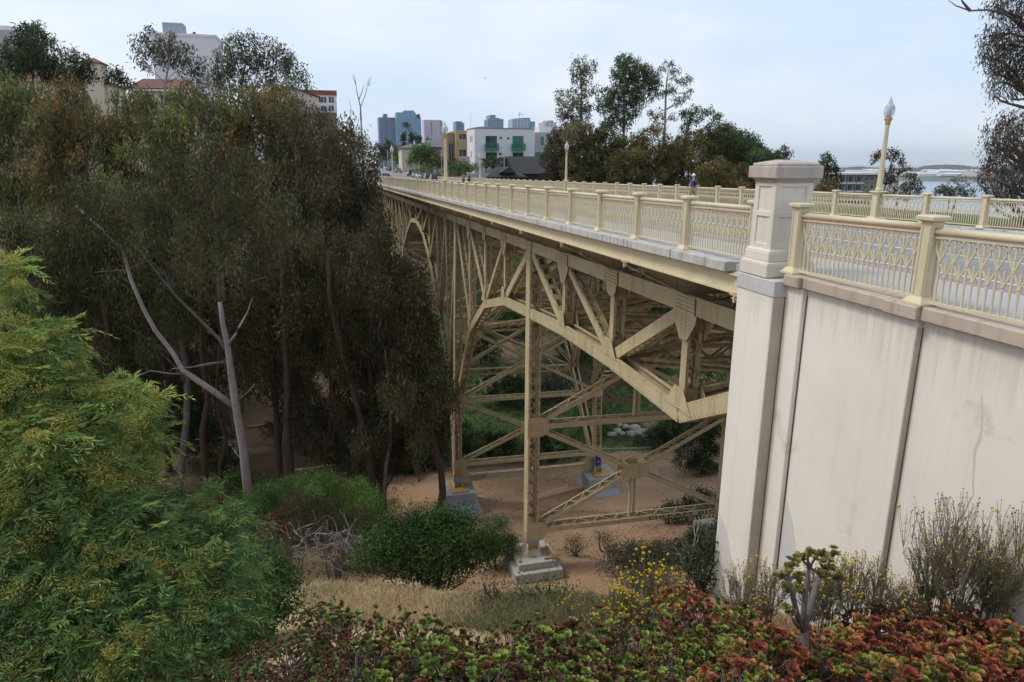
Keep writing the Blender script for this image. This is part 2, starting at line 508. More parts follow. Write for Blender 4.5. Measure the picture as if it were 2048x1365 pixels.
def ground_material():
    m = bpy.data.materials.new('canyon_ground'); m.use_nodes = True
    t = m.node_tree; b = t.nodes['Principled BSDF']; L = t.links.new
    b.inputs['Roughness'].default_value = .95; b.inputs['Specular IOR Level'].default_value = .1
    geo = N(t, 'ShaderNodeNewGeometry')
    n1 = N(t, 'ShaderNodeTexNoise', Scale=.09, Detail=6.0, Roughness=.6); L(geo.outputs['Position'], n1.inputs['Vector'])
    n2 = N(t, 'ShaderNodeTexNoise', Scale=1.3, Detail=8.0, Roughness=.7); L(geo.outputs['Position'], n2.inputs['Vector'])
    n3 = N(t, 'ShaderNodeTexNoise', Scale=9.0, Detail=6.0, Roughness=.7); L(geo.outputs['Position'], n3.inputs['Vector'])
    at_ = N(t, 'ShaderNodeAttribute', attribute_name='cover')
    dirt = N(t, 'ShaderNodeMix', data_type='RGBA'); dirt.inputs[6].default_value = (.32, .185, .11, 1); dirt.inputs[7].default_value = (.50, .355, .23, 1)
    L(n2.outputs['Fac'], dirt.inputs[0])
    d2 = N(t, 'ShaderNodeMix', data_type='RGBA', blend_type='MULTIPLY'); d2.inputs[0].default_value = .55
    L(dirt.outputs[2], d2.inputs[6]); L(n3.outputs['Color'], d2.inputs[7])
    d3 = N(t, 'ShaderNodeMix', data_type='RGBA'); d3.inputs[0].default_value = .6
    L(d2.outputs[2], d3.inputs[6]); L(dirt.outputs[2], d3.inputs[7])
    litter = N(t, 'ShaderNodeMix', data_type='RGBA'); litter.inputs[6].default_value = (.085, .055, .038, 1); litter.inputs[7].default_value = (.15, .10, .065, 1)
    L(n2.outputs['Fac'], litter.inputs[0])
    sep = N(t, 'ShaderNodeSeparateColor'); L(at_.outputs['Color'], sep.inputs[0])
    grass = N(t, 'ShaderNodeMix', data_type='RGBA'); grass.inputs[6].default_value = (.045, .085, .028, 1); grass.inputs[7].default_value = (.09, .12, .045, 1)
    L(n3.outputs['Fac'], grass.inputs[0])
    def edge(sock):
        a = N(t, 'ShaderNodeMath', operation='ADD'); L(sock, a.inputs[0])
        s = N(t, 'ShaderNodeMath', operation='SUBTRACT'); L(n2.outputs['Fac'], s.inputs[0]); s.inputs[1].default_value = .5
        k = N(t, 'ShaderNodeMath', operation='MULTIPLY'); L(s.outputs[0], k.inputs[0]); k.inputs[1].default_value = 1.6
        L(k.outputs[0], a.inputs[1])
        r = N(t, 'ShaderNodeMapRange'); r.inputs['From Min'].default_value = .35; r.inputs['From Max'].default_value = .65
        L(a.outputs[0], r.inputs['Value']); return r.outputs['Result']
    m1 = N(t, 'ShaderNodeMix', data_type='RGBA'); L(edge(sep.outputs[0]), m1.inputs[0]); L(d3.outputs[2], m1.inputs[6]); L(grass.outputs[2], m1.inputs[7])
    m2 = N(t, 'ShaderNodeMix', data_type='RGBA'); L(edge(sep.outputs[1]), m2.inputs[0]); L(m1.outputs[2], m2.inputs[6]); L(litter.outputs[2], m2.inputs[7])
    straw = N(t, 'ShaderNodeMix', data_type='RGBA'); straw.inputs[6].default_value = (.40, .29, .16, 1); straw.inputs[7].default_value = (.55, .43, .27, 1)
    L(n3.outputs['Fac'], straw.inputs[0])
    m3 = N(t, 'ShaderNodeMix', data_type='RGBA'); L(edge(sep.outputs[2]), m3.inputs[0]); L(m2.outputs[2], m3.inputs[6]); L(straw.outputs[2], m3.inputs[7])
    L(m3.outputs[2], b.inputs['Base Color'])
    bp = N(t, 'ShaderNodeBump', Strength=.8, Distance=.12); L(n3.outputs['Fac'], bp.inputs['Height']); L(bp.outputs['Normal'], b.inputs['Normal'])
    return m


def build_ground():
    xs = spaced(-5000, -42, 48, 8500, .75); ys = spaced(-300, -6, 146, 9500, .75)
    gx, gy = np.meshgrid(xs, ys)
    gz = ground_z(gx, gy)
    V = np.stack([gx.ravel(), gy.ravel(), gz.ravel()], 1)
    nx, ny = len(xs), len(ys)
    i = np.arange(nx-1)[None, :]+np.arange(ny-1)[:, None]*nx
    Q = np.stack([i, i+1, i+1+nx, i+nx], -1).reshape(-1, 4)
    me = bpy.data.meshes.new('ground')
    me.vertices.add(len(V)); me.vertices.foreach_set('co', V.ravel())
    me.loops.add(Q.size); me.loops.foreach_set('vertex_index', Q.ravel().astype(np.int32))
    me.polygons.add(len(Q)); me.polygons.foreach_set('loop_start', np.arange(0, Q.size, 4, dtype=np.int32))
    me.update()
    # what grows: red = grass cover, green = leaf litter
    X, Y = V[:, 0], V[:, 1]
    g = np.zeros(len(V)); l = np.zeros(len(V))
    n = nz2(X, Y, 7, 5)+nz2(X, Y, 2.5, 6)*.6
    g += np.clip((Y-59+np.clip(X-10, 0, 30)*.12)/5, 0, 1)*(.85+n*.8)
    g = np.where((X < 4) & (Y > 38) & (Y < 62), .5+n*.8, g)
    tr = np.abs(Y-(56.6+np.clip(X-20, -30, 30)*.02))            # dirt trail along the canyon floor
    g = np.where((tr < 2.4) & (X > 2), 0, g)
    l += np.clip((4.5-X)/4, 0, 1)*np.clip((Y-26)/6, 0, 1)*.75
    l = np.where((Y > 70) & (n > .12), .9, l)
    l = np.where(Y > 118, .8, l)
    ca = me.color_attributes.new('cover', 'FLOAT_COLOR', 'POINT')
    cc = np.zeros((len(V), 4), np.float32); cc[:, 0] = g; cc[:, 1] = np.clip(l, 0, 1); cc[:, 2] = np.clip(1-np.abs(X-.5)/4.5, 0, 1)*np.clip((Y-7)/2, 0, 1)*np.clip((24-Y)/4, 0, 1)*1.3; cc[:, 3] = 1
    ca.data.foreach_set('color', cc.ravel())
    shade(me)
    o = link('ground', me, ground_material(), None)
    tag(o, kind='structure')


build_ground()

# ------------------------------------------------------------------ roads, pavements on the approach, the span and the far street
RX0, RX1 = 9.5, 18.8


def strip(name, secs, xf, zf, mat, kind='structure', parent=None, thick=0.0):
    """sheet of quads along Y: xf(Y) -> list of x, zf(x, Y)"""
    mb = MB(); V = []; F_ = []
    for Y in secs:
        for x in xf(Y): V.append([x, Y, float(zf(x, Y))])
    k = len(xf(secs[0]))
    for i in range(len(secs)-1):
        for j in range(k-1):
            F_.append([i*k+j, i*k+j+1, (i+1)*k+j+1, (i+1)*k+j])
    mb.raw(V, F_)
    if thick:
        b = len(V); V2 = [[x, y, z-thick] for x, y, z in V]; mb.raw(V2, [f[::-1] for f in F_])
        for i in range(len(secs)-1):
            for j in (0, k-1):
                a, c = i*k+j, (i+1)*k+j
                mb.f.append([a, c, b+c, b+a]); mb.mi.append(0)
    o = mb.build(name, mat, parent)
    if kind: tag(o, kind=kind)
    return o


SEC = [-45, -20, -8, 0, 9.7, 11, 30, 60, 90, 120, 142.6, 147, 170, 210, 260, 300, 380, 480, 700, 900]


def rx0(Y): return RX0 if Y < 143 else 5.0


def rx1(Y): return RX1 if Y < 143 else 22.6


strip('road', SEC, lambda Y: [rx0(Y), (rx0(Y)+rx1(Y))/2, rx1(Y)], lambda x, Y: deck(Y)+cross(min(x, 21))-.15, M['asphalt'], thick=.2)
strip('sidewalk', SEC[:11], lambda Y: [7.0 if Y > 10 else 7.42, 9.32], lambda x, Y: deck(Y)+cross(x)+.0, M['sidewalk'], thick=.22)
strip('sidewalk', SEC[:11], lambda Y: [18.98, 21.3], lambda x, Y: deck(Y)+cross(x)+.0, M['sidewalk'], thick=.22)
strip('sidewalk', SEC[11:], lambda Y: [22.8, 25.0], lambda x, Y: deck(Y)+cross(21)-.02, M['sidewalk'], thick=.2)
strip('sidewalk', SEC[11:], lambda Y: [2.6, 4.8], lambda x, Y: deck(Y)-.02, M['sidewalk'], thick=.2)
for xa, xb in ((9.32, 9.5), (18.8, 18.98)):
    strip('kerb', [-45, -8, 5, 12, 30, 60, 90, 120, 142.6], lambda Y, xa=xa, xb=xb: [xa, xb], lambda x, Y: deck(Y)+cross(x)+.003, M['redkerb'], thick=.25)
for xa, Ys in ((11.0, SEC[:12]), (17.25, SEC[:12]), (14.1, SEC), (11.0, SEC[11:17]), (19.2, SEC[11:17])):
    strip('lane_line', Ys, lambda Y, xa=xa: [xa-.06, xa+.06], lambda x, Y: deck(Y)+cross(x)-.146, M['white_paint'])

# ================================================================== the bridge
XL, XR = 8.75, 19.5
STEEL = M['steel']
bridge = empty('steel_bridge', (14.1, 50.0, -24.5), 'long cream painted steel deck truss bridge spanning the canyon', 'bridge')
XV = np.array([1., 0, 0]); YV = np.array([0, 1., 0]); ZV = np.array([0, 0, 1.])


def top_z(n, x): return float(deck(yn(n))+cross(x))-1.57


BOT = {-1: -1.75, 1: -4.6, 3: -4.5, 5: -4.62, 7: -4.98, 9: -5.36, 11: -6.5, 13: -9.2, 15: -15.0,
       17: -15.3, 19: -11.0, 21: -7.25, 23: -5.15, 25: -4.4, 27: -4.7, 29: -6.4, 31: -8.7, 33: -12.3, 35: -16.6,
       37: -17.0, 39: -11.5, 41: -8.7, 43: -7.5, 45: -7.2, 47: -7.0, 49: -7.0, 51: -7.1, 53: -4.0}


def bot_z(n, x): return BOT[n]+(float(cross(x)) if x > 10 else 0.0)


def plates(mb, a, b, n, w, h, fl=.07, t=.022):
    """two channels a-b, set w apart along n, each h deep"""
    a = np.array(a, float); b = np.array(b, float); u = (b-a)/np.linalg.norm(b-a)
    n = n-u*np.dot(n, u); n /= np.linalg.norm(n); m = np.cross(u, n)
    for s in (-1, 1):
        o = n*s*(w/2-t/2)
        mb.beam(a+o, b+o, n, t, h)
        for q in (-1, 1):
            p = n*s*(w/2-t-fl/2)+m*q*(h/2-t/2)
            mb.beam(a+p, b+p, n, fl, t)


def lacing(mb, a, b, n, w, h, pitch=None, bw=.055, double=False, faces=(-1, 1), skip=.3, batten=None, t=.012):
    a = np.array(a, float); b = np.array(b, float); L = np.linalg.norm(b-a); u = (b-a)/L
    n = n-u*np.dot(n, u); n /= np.linalg.norm(n); m = np.cross(u, n)
    pitch = pitch or w*.95
    i0, i1 = skip, L-skip
    if i1-i0 < pitch: return
    k = max(1, int(round((i1-i0)/pitch))); st = (i1-i0)/k
    wi = w/2-.05
    for q in faces:
        off = m*q*(h/2+t/2+.001)
        mb.beam(a+off+u*.02, a+off+u*i0, n, w*.96, t)           # tie plates at both ends
        mb.beam(b+off-u*i0, b+off-u*.02, n, w*.96, t)
        for i in range(k):
            if batten:
                c = a+u*(i0+st*(i+.5))+off
                mb.beam(c-u*batten/2, c+u*batten/2, n, w*.97, t)
                continue
            s = 1 if i % 2 else -1
            p, r = a+u*(i0+st*i), a+u*(i0+st*(i+1))
            mb.beam(p+n*s*wi+off, r-n*s*wi+off, m, t, bw)
            if double: mb.beam(p-n*s*wi+off*1.0+m*q*t, r+n*s*wi+off+m*q*t, m, t, bw)


def rivets(pts, nrm, r, parent):
    """pts Nx3 on a face with outward normal nrm -> low domes, one mesh"""
    pts = np.array(pts, float)
    if len(pts) == 0: return None
    r = r*1.3; nrm = np.array(nrm, float); a = np.cross(nrm, [.3, .5, .8]); a /= np.linalg.norm(a); b = np.cross(nrm, a)
    base = np.stack([a*math.cos(t)*r+b*math.sin(t)*r for t in np.arange(6)*PI/3]); top = base*.55+nrm*r*.55
    V = np.concatenate([np.concatenate([p+base, p+top]) for p in pts])
    F_ = []
    for i in range(len(pts)):
        o = i*12
        for j in range(6): F_.append([o+j, o+(j+1) % 6, o+6+(j+1) % 6, o+6+j])
        F_.append([o+6+j for j in range(6)])
    mb = MB(); mb.raw(V, F_)
    return tag(mb.build('rivets', M['rivet'], parent), kind='stuff')


def member(name, a, b, n, w, h, lace=True, double=False, faces=(-1, 1), pitch=None, batten=None, fl=.07, skip=.3, bw=.055, label=None):
    mb = MB(); plates(mb, a, b, n, w, h, fl)
    o = mb.build(name, STEEL, bridge)
    if label: o['label'] = label
    if lace:
        lb = MB(); lacing(lb, a, b, n, w, h, pitch, bw, double, faces, skip, batten)
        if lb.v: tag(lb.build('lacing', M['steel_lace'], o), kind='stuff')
    return o


NODES = list(range(-1, 54, 2))
DIAG = [(1, 3), (5, 3), (7, 5), (7, 9), (9, 11), (13, 11), (15, 13), (15, 17), (17, 19), (19, 21), (21, 23), (23, 25), (29, 27), (31, 29), (33, 31),
        (35, 33), (37, 35), (37, 39), (39, 41), (43, 41), (45, 43), (45, 47), (49, 47), (51, 49)]
TOWERS = {7: (-17.05, 0.0), 15: (-22.95, .42), 37: (-23.2, .42), 45: (-16.5, 0.0)}
for x in (XL, XR):
    left = x < 10
    P = lambda n, z: np.array([x, yn(n), z])
    so = -1 if left else 1
    for i, n in enumerate(NODES[:-1]):
        n2 = NODES[i+1]
        near = n < 31
        # top chord, one length per panel
        a, b = P(n, top_z(n, x)), P(n2, top_z(n2, x))
        o = member('top_chord', a, b, XV, .46, .47, lace=near, faces=(-1,), fl=.09)
        # bottom chord
        if n == -1:
            a, b = P(-.25, -3.1+(cross(x) if x > 10 else 0)), P(1, bot_z(1, x))
        else:
            a, b = P(n, bot_z(n, x)), P(n2, bot_z(n2, x))
        if n in (13, 35) or n == 15 or n == 37 or n2 == 15 or n2 == 37:
            hh = .5
        else: hh = .46
        if n == 15: continue
        if n2 == 37: continue
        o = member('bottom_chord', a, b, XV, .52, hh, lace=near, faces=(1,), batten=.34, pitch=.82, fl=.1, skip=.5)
        if near and left and n < 9:
            uu = (b-a)/np.linalg.norm(b-a); mm = np.cross(XV, uu); Ln = np.linalg.norm(b-a)
            pts = [a+uu*s+mm*q*(hh/2-.05)+XV*so*.2605 for s in np.arange(.1, Ln, .2) for q in (-1, 1)]
            rivets(pts, XV*so, .016, o)
    # arch ribs springing from the tower feet
    for (na, nb) in ((15, 17), (37, 35)):
        zf, bt = TOWERS[na]
        ft = np.array([x+so*bt*.9, yn(na)+(.35 if nb > na else -.35), zf+.9])
        pts = [ft, np.array([x+so*bt*.45, yn(na)+(2.0 if nb > na else -2.0), (zf+bot_z(nb, x))/2-.3]), P(nb, bot_z(nb, x))]
        for a, b in zip(pts[:-1], pts[1:]):
            member('arch_rib', a, b, XV, .55, .62, lace=na == 15, faces=(1,), pitch=.5, fl=.1)
    # posts
    for n in NODES[1:-1]:
        if n in TOWERS: continue
        near = n < 31
        member('vertical', P(n, top_z(n, x)-.2), P(n, bot_z(n, x)+.2), XV, .40, .30, lace=near, fl=.07, skip=.55)
    for n, n2 in DIAG:
        near = n < 31
        ww = .42
        wide = (n, n2) in ((1, 3), (7, 5), (7, 9))
        member('diagonal', P(n, top_z(n, x)-.1), P(n2, bot_z(n2, x)+.1), XV, ww, .36 if wide else .26, lace=near, faces=(-1, 1), fl=.07, skip=.6,
               batten=.3 if (n, n2) == (7, 5) else None, pitch=.75 if (n, n2) == (7, 5) else None)
    # gussets
    for n in NODES[1:-1]:
        zt, zb = top_z(n, x), bot_z(n, x)
        near = n < 31
        for dirn in ((-1, 1) if n < 16 else (so,)):
            xs_ = x+dirn*.262
            g = MB()
            big = n in (1, 5, 9, 13)
            wt = .62 if big else .40
            dn = .95 if big else .62
            g.prism([[xs_, yn(n)-wt, zt-.22], [xs_, yn(n)+wt, zt-.22], [xs_, yn(n)+wt*.9, zt-.45], [xs_, yn(n)+.17, zt-dn], [xs_, yn(n)-.17, zt-dn], [xs_, yn(n)-wt*.9, zt-.45]], XV, -.008, .008)
            o = g.build('gusset', STEEL, bridge)
            g = MB()
            g.beam([xs_+dirn*.01, yn(n)-.5, zt+.0], [xs_+dirn*.01, yn(n)+.5, zt+.0], XV, .016, .43)
            g.build('splice_plate', STEEL, bridge)
            if n not in TOWERS:
                wb = .70 if n in (1, 3, 11) else .45
                xb = x+dirn*.285
                g = MB()
                g.prism([[xb, yn(n)-wb, zb+.16], [xb, yn(n)+wb, zb+.16], [xb, yn(n)+.22, zb+.75], [xb, yn(n)-.22, zb+.75]], XV, -.008, .008)
                g.build('gusset', STEEL, bridge)
            if left and n < 12 and dirn == so:
                pts = [[xs_+so*.0195, yn(n)+dy, zt+dz] for dy in np.arange(-.42, .43, .084) for dz in (-.15, -.05, .05, .15)]
                pts += [[xs_+so*.009, yn(n)+dy, zt-dz] for dz in np.arange(.28, dn, .09) for dy in (-.1, .1)]
                if n not in TOWERS:
                    pts += [[xb+so*.009, yn(n)+dy, zb+.2+dz] for dz in np.arange(0, .5, .09) for dy in (-.12, .0, .12)]
                rivets(pts, XV*so, .018, o)
    # tower columns
    for n, (zf, bt) in TOWERS.items():
        a = np.array([x, yn(n), top_z(n, x)+.25]); b = np.array([x+so*bt, yn(n), zf])
        W_, H_ = (.58, .66)
        o = member('tower_column', a, b, XV, W_, H_, lace=n < 31, double=True, pitch=.60, fl=.085, skip=.8, bw=.06)
        if n < 20:
            uu = (b-a)/np.linalg.norm(b-a); L_ = np.linalg.norm(b-a)
            pts = [a+uu*s+XV*dx+YV*(-H_/2-.0) for s in np.arange(.2, L_, .28) for dx in (-W_/2+.045, W_/2-.045)]
            rivets(pts, -YV, .02, o)
            if left:
                pts = [a+uu*s+XV*(-W_/2)+YV*dy for s in np.arange(.2, L_, .28) for dy in (-H_/2+.05, H_/2-.05)]
                rivets(pts, -XV, .02, o)
            # foot plates
            g = MB()
            g.beam(b+uu*(-1.15)+YV*(-H_/2-.013), b+uu*(-.35)+YV*(-H_/2-.013), YV, .02, W_*1.15)
            o2 = g.build('foot_plate', M['footing'] if left or n > 7 else STEEL, bridge)
            pts = [b-uu*(1.08-i*.11)+XV*dx+YV*(-H_/2-.024) for i in range(7) for dx in np.arange(-.29, .30, .115)]
            rivets(pts, -YV, .018, o2)
            g = MB()
            g.frust((b[0], b[1]), (.95, .95), (.62, .62), zf-.22, zf+.12)
            g.box((b[0]-.3, b[1]-.42, zf+.2), (.05, .3, .5)); g.box((b[0]+.3, b[1]-.42, zf+.2), (.05, .3, .5))
            g.build('shoe', M['rail'], bridge, bevel=.01)


def bent(n, zs, hub_posts=True):
    """cross frame of a tower: zs = list of (kind, z) from the foot up"""
    Y = yn(n); zf, bt = TOWERS[n]

    def xl(z):
        k = (top_z(n, XL)-z)/(top_z(n, XL)-zf)
        return XL-bt*k, XR+bt*k
    lace = n < 31
    for z in zs['strut']:
        a, b = xl(z)
        o = member('strut', (a+.3, Y, z), (b-.3, Y, z-.15), YV, .68, .24, lace=lace, faces=(1, -1), pitch=.55, skip=.6, fl=.05, bw=.07)
    for z in zs.get('plain', []):
        a, b = xl(z)
        mb = MB(); mb.beam((a+.3, Y, z), (b-.3, Y, z-.1), ZV, .5, .05)
        mb.beam((a+.3, Y, z+.25), (b-.3, Y, z+.15), ZV, .05, .36); mb.beam((a+.3, Y, z-.25), (b-.3, Y, z-.35), ZV, .05, .36)
        for sx, xx in ((1, a+.3), (-1, b-.3)):
            mb.prism([[xx, Y, z-.3], [xx+sx*1.0, Y, z-.3], [xx, Y, z-1.1]], YV, -.02, .02)
            mb.prism([[xx, Y, z+.25], [xx+sx*.8, Y, z+.25], [xx, Y, z+.9]], YV, -.02, .02)
        mb.build('strut', STEEL, bridge)
    for z0, z1 in zs['x']:
        a0, b0 = xl(z0); a1, b1 = xl(z1)
        c = np.array([(a0+b0)/2, Y, (z0+z1)/2-.07])
        for p in ((a0+.35, Y, z0+.2), (b0-.35, Y, z0+.05), (a1+.35, Y, z1-.2), (b1-.35, Y, z1-.35)):
            p = np.array(p)
            member('brace', p, c+(p-c)/np.linalg.norm(p-c)*.35, YV, .62, .18, lace=lace, faces=(1, -1), pitch=.52, skip=.4, fl=.05, bw=.065)
        for s in (-1, 1):
            g = MB(); g.prism([[c[0]-.75, Y+s*.32, c[2]-.2], [c[0]-.2, Y+s*.32, c[2]-.42], [c[0]+.2, Y+s*.32, c[2]-.42], [c[0]+.75, Y+s*.32, c[2]-.2], [c[0]+.75, Y+s*.32, c[2]+.2], [c[0]+.2, Y+s*.32, c[2]+.42], [c[0]-.2, Y+s*.32, c[2]+.42], [c[0]-.75, Y+s*.32, c[2]+.2]], YV, -.008, .008)
            g.build('gusset', STEEL, bridge)
        for sx in (-.12, .12):
            mb = MB(); mb.beam((c[0]+sx, Y, c[2]-.3), (c[0]+sx, Y, z0-.0), XV, .07, .2)
            mb.build('hanger', STEEL, bridge)
    for z in zs['strut']:
        a, b = xl(z)
        for xx in (a, b):
            g = MB(); s = 1 if xx < 14 else -1
            g.prism([[xx-.32*s, Y-.36, z-.48], [xx+.42*s, Y-.36, z-.48], [xx+.74*s, Y-.36, z-.27], [xx+.74*s, Y-.36, z+.27], [xx+.42*s, Y-.36, z+.48], [xx-.32*s, Y-.36, z+.48]], YV, -.008, .008)
            o = g.build('gusset', STEEL, bridge)
            if n < 16: rivets([[xx+s*dx, Y-.369, z+dz] for dx in np.arange(-.24, .7, .12) for dz in (-.4, -.2, -.08, .08, .2, .4) if abs(dz) < .3 or dx < .4], -YV, .02, o)


bent(7, {'strut': [-16.0, -10.5], 'x': [(-16.0, -10.5), (-10.5, -4.9)]})
bent(15, {'strut': [-21.1, -15.9, -10.0], 'plain': [-22.35], 'x': [(-21.1, -15.9), (-15.9, -10.0), (-10.0, -3.3)]})
bent(37, {'strut': [-21.2, -16.0, -10.0], 'plain': [], 'x': [(-21.2, -16.0), (-16.0, -10.0), (-10, -3.6)]})
# gable brace of the far tower
mb = MB(); Y = yn(36.7)
c = at(1012, 684, Y)
for p in (at(935, 722, Y), at(1085, 722, Y)): mb.beam(c, p, YV, .25, .25)
mb.beam(c, at(1024, 752, Y), YV, .22, .3)
mb.build('brace', STEEL, bridge)
# sway struts and laterals between the two trusses
for n in NODES[1:27]:
    Y = yn(n); zl, zr = bot_z(n, XL), bot_z(n, XR)
    if n in TOWERS or n > 45: continue
    lace = n < 27
    member('sway_strut', (XL+.3, Y, zl+.1), (XR-.3, Y, zr+.1), ZV, .55, .25, lace=lace, faces=(-1, 1), pitch=.62, skip=.7, bw=.08)
    tl, tr = top_z(n, XL), top_z(n, XR)
    if tl-zl > 2.6 and n < 31:
        c = np.array([(XL+XR)/2, Y, (tl+zl)/2])
        for (pa, pb) in (((XL+.25, Y, tl-.5), (XR-.25, Y, zr+.5)), ((XL+.25, Y, zl+.5), (XR-.25, Y, tr-.5))):
            member('sway_brace', pa, pb, ZV, .28, .18, lace=lace and n < 12, faces=(-1,), pitch=.34)
for i, n in enumerate(NODES[1:20]):
    n2 = n+2
    if n2 not in BOT or n in (13, 15, 35): continue
    for (xa, xb) in ((XL, XR), (XR, XL)):
        a = np.array([xa, yn(n), bot_z(n, xa)+.02]); b = np.array([xb, yn(n2), bot_z(n2, xb)+.02])
        u = (b-a)/np.linalg.norm(b-a)
        member('lateral_brace', a+u*.5, b-u*.5, ZV, .26, .2, lace=n < 14, faces=(-1, 1), pitch=.34)
    for (xa, xb) in ((XL, XR), (XR, XL)):
        if n > 21: continue
        a = np.array([xa, yn(n), top_z(n, xa)-.1]); b = np.array([xb, yn(n2), top_z(n2, xb)-.1])
        mb = MB(); mb.beam(a, b, ZV, .2, .2); mb.build('lateral_brace', STEEL, bridge)
# floor beams with cantilever brackets, stringers, slab
for n in NODES[:27]:
    Y = yn(n); mb = MB()
    z = lambda x: float(deck(Y)+cross(x))
    mb.prism([[6.98, Y, z(7)-.42], [21.27, Y, z(21.2)-.42], [21.27, Y, z(21.2)-.55], [19.9, Y, z(20)-1.30], [8.35, Y, z(8.3)-1.30], [6.98, Y, z(7)-.55]], YV, -.012, .012)
    mb.beam([6.80, Y, z(7)-.57], [8.4, Y, z(8.4)-1.31], YV, .24, .02)
    mb.beam([8.4, Y, z(8.4)-1.31], [19.9, Y, z(19.9)-1.31], YV, .26, .02)
    mb.box((6.83, Y, z(7)-.50), (.10, .30, .03)); mb.box((6.80, Y, z(7)-.56), (.05, .05, .15))
    mb.build('floor_beam', [STEEL if n < 40 else STEEL], bridge)
ya, yb = yn(-.95), yn(53.6)
for x in (8.3, 9.9, 11.5, 13.1, 14.7, 16.3, 17.9, 19.4, 20.4):
    mb = MB()
    a = np.array([x, ya, deck(ya)+cross(x)-.62]); b = np.array([x, 142.5, deck(142.5)+cross(x)-.62])
    mb.beam(a, b, XV, .02, .42); mb.beam(a+[0, 0, -.21], b+[0, 0, -.21], XV, .2, .02)
    mb.build('stringer', STEEL, bridge)
for x, s in ((6.98, -1), (21.27, 1)):
    mb = MB()
    a = np.array([x, ya, deck(ya)+cross(x)-.32]); b = np.array([x, 142.5, deck(142.5)+cross(x)-.32])
    mb.beam(a, b, XV, .03, .36); mb.beam(a+[s*.04, 0, -.18], b+[s*.04, 0, -.18], XV, .13, .025); mb.beam(a+[s*.05, 0, .14], b+[s*.05, 0, .14], XV, .08, .03)
    mb.build('fascia_girder', M['rail'], bridge)
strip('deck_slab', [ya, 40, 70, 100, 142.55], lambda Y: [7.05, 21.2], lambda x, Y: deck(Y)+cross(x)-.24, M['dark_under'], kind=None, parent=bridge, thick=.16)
# whitewashed coping blocks between the posts
for x, s in ((7.02, -1), (21.23, 1)):
    for n in range(-1, 53):
        if s > 0 and n % 2: continue
        mb = MB(); y1, y2 = yn(n)+.10+(.28 if n == -1 else 0), yn(n+1 if s < 0 else n+2)+.06
        a = np.array([x+s*.02, y1, deck(y1)+cross(x)-.045]); b = np.array([x+s*.02, y2-.0, deck(y2)+cross(x)-.045])
        mb.beam(a, b, XV, .44, .185)
        # post seat, darker and slightly set back
        mb2 = MB(); a2 = b.copy(); b2 = b+np.array([0, .04, -.0007]); mb2.beam(a2, b2, XV, .40, .17)
        o = mb.build('coping_block', M['block'], bridge, bevel=.012)
        mb2.build('joint', M['dark_under'], o)
# graffiti on the lowest cross strut
def letters(body, size, mat, name='lettering'):
    fc = bpy.data.curves.new(name, 'FONT'); fc.body = body; fc.size = size; fc.extrude = .002; fc.space_character = 1.12
    fo = bpy.data.objects.new(name, fc); COL.objects.link(fo)
    me = bpy.data.meshes.new_from_object(fo.evaluated_get(bpy.context.evaluated_depsgraph_get()))
    bpy.data.objects.remove(fo); me.name = name; me.materials.clear(); me.materials.append(mat)
    return me


fo = inst('lettering', letters('DREAM BIG', .62, M['black']), bridge, (14.95, yn(7)-.346, -16.175))
fo.rotation_euler = (PI/2, .015, 0); fo.scale = (1.15, .46, 1); tag(fo, kind='stuff')
mb = MB(); _r = random.Random(5)                                     # illegible black scrawl on the second tower
for row in (0, 1):
    for j in range(16 if row == 0 else 10):
        c = np.array([9.25+j*.085+row*.2, yn(15)-.2, -22.27-row*.17-_r.random()*.02])
        mb.beam(c+[_r.uniform(-.03, .03), 0, -.05], c+[_r.uniform(-.03, .03), 0, .05], YV, .004, .016)
        mb.beam(c+[-.035, 0, _r.uniform(-.05, .05)], c+[.035, 0, _r.uniform(-.05, .05)], YV, .004, .014)
tag(mb.build('scrawl', M['black'], bridge), kind='stuff')
# ================================================================== railings
RAILX_L, RAILX_R = 7.10, 21.15
POST_H = 1.10


def post_mesh(w=.17, h=POST_H, cap=True):
    mb = MB()
    mb.frust((0, 0), (w*1.9, w*1.9), (w*1.9, w*1.9), 0, .03)
    mb.frust((0, 0), (w*1.75, w*1.75), (w*1.15, w*1.15), .03, .10)
    mb.frust((0, 0), (w, w), (w, w), .10, h-.08)
    for s in (-1, 1):                       # sunk panel edges on the shaft
        for q in (-1, 1):
            mb.box((s*(w/2+.004), q*w*.36, h*.5), (.012, w*.16, h*.76)); mb.box((q*w*.36, s*(w/2+.004), h*.5), (w*.16, .012, h*.76))
    me = mb.mesh('post'); fix_normals(me); return me


def cap_mesh(w=.17, h=POST_H):
    mb = MB()
    mb.frust((0, 0), (w*1.05, w*1.05), (w*1.5, w*1.5), h-.085, h-.055)
    mb.frust((0, 0), (w*1.62, w*1.62), (w*1.62, w*1.62), h-.055, h-.018)
    mb.frust((0, 0), (w*1.62, w*1.62), (w*1.3, w*1.3), h-.018, h)
    me = mb.mesh('cap'); fix_normals(me); return me


PANEL_L = DP
NB = 12


def rail_bits(L):
    """panel running +Y from 0 to L between two post centres"""
    y0, y1 = .085, L-.085
    top = MB(); pr = []
    for a in np.arange(10)*2*PI/10: pr.append([math.cos(a)*.052, 0, .955+math.sin(a)*.047])
    top.prism([[p[0], y0, p[2]] for p in pr], YV, 0, y1-y0)
    low = MB(); low.bx(-.03, .03, y0, y1, .075, .105)
    mid = MB(); mid.bx(-.028, .028, y0, y1, .875, .895)
    return [x.mesh(n) for x, n in ((top, 'top_rail'), (mid, 'under_rail'), (low, 'bottom_rail'))]


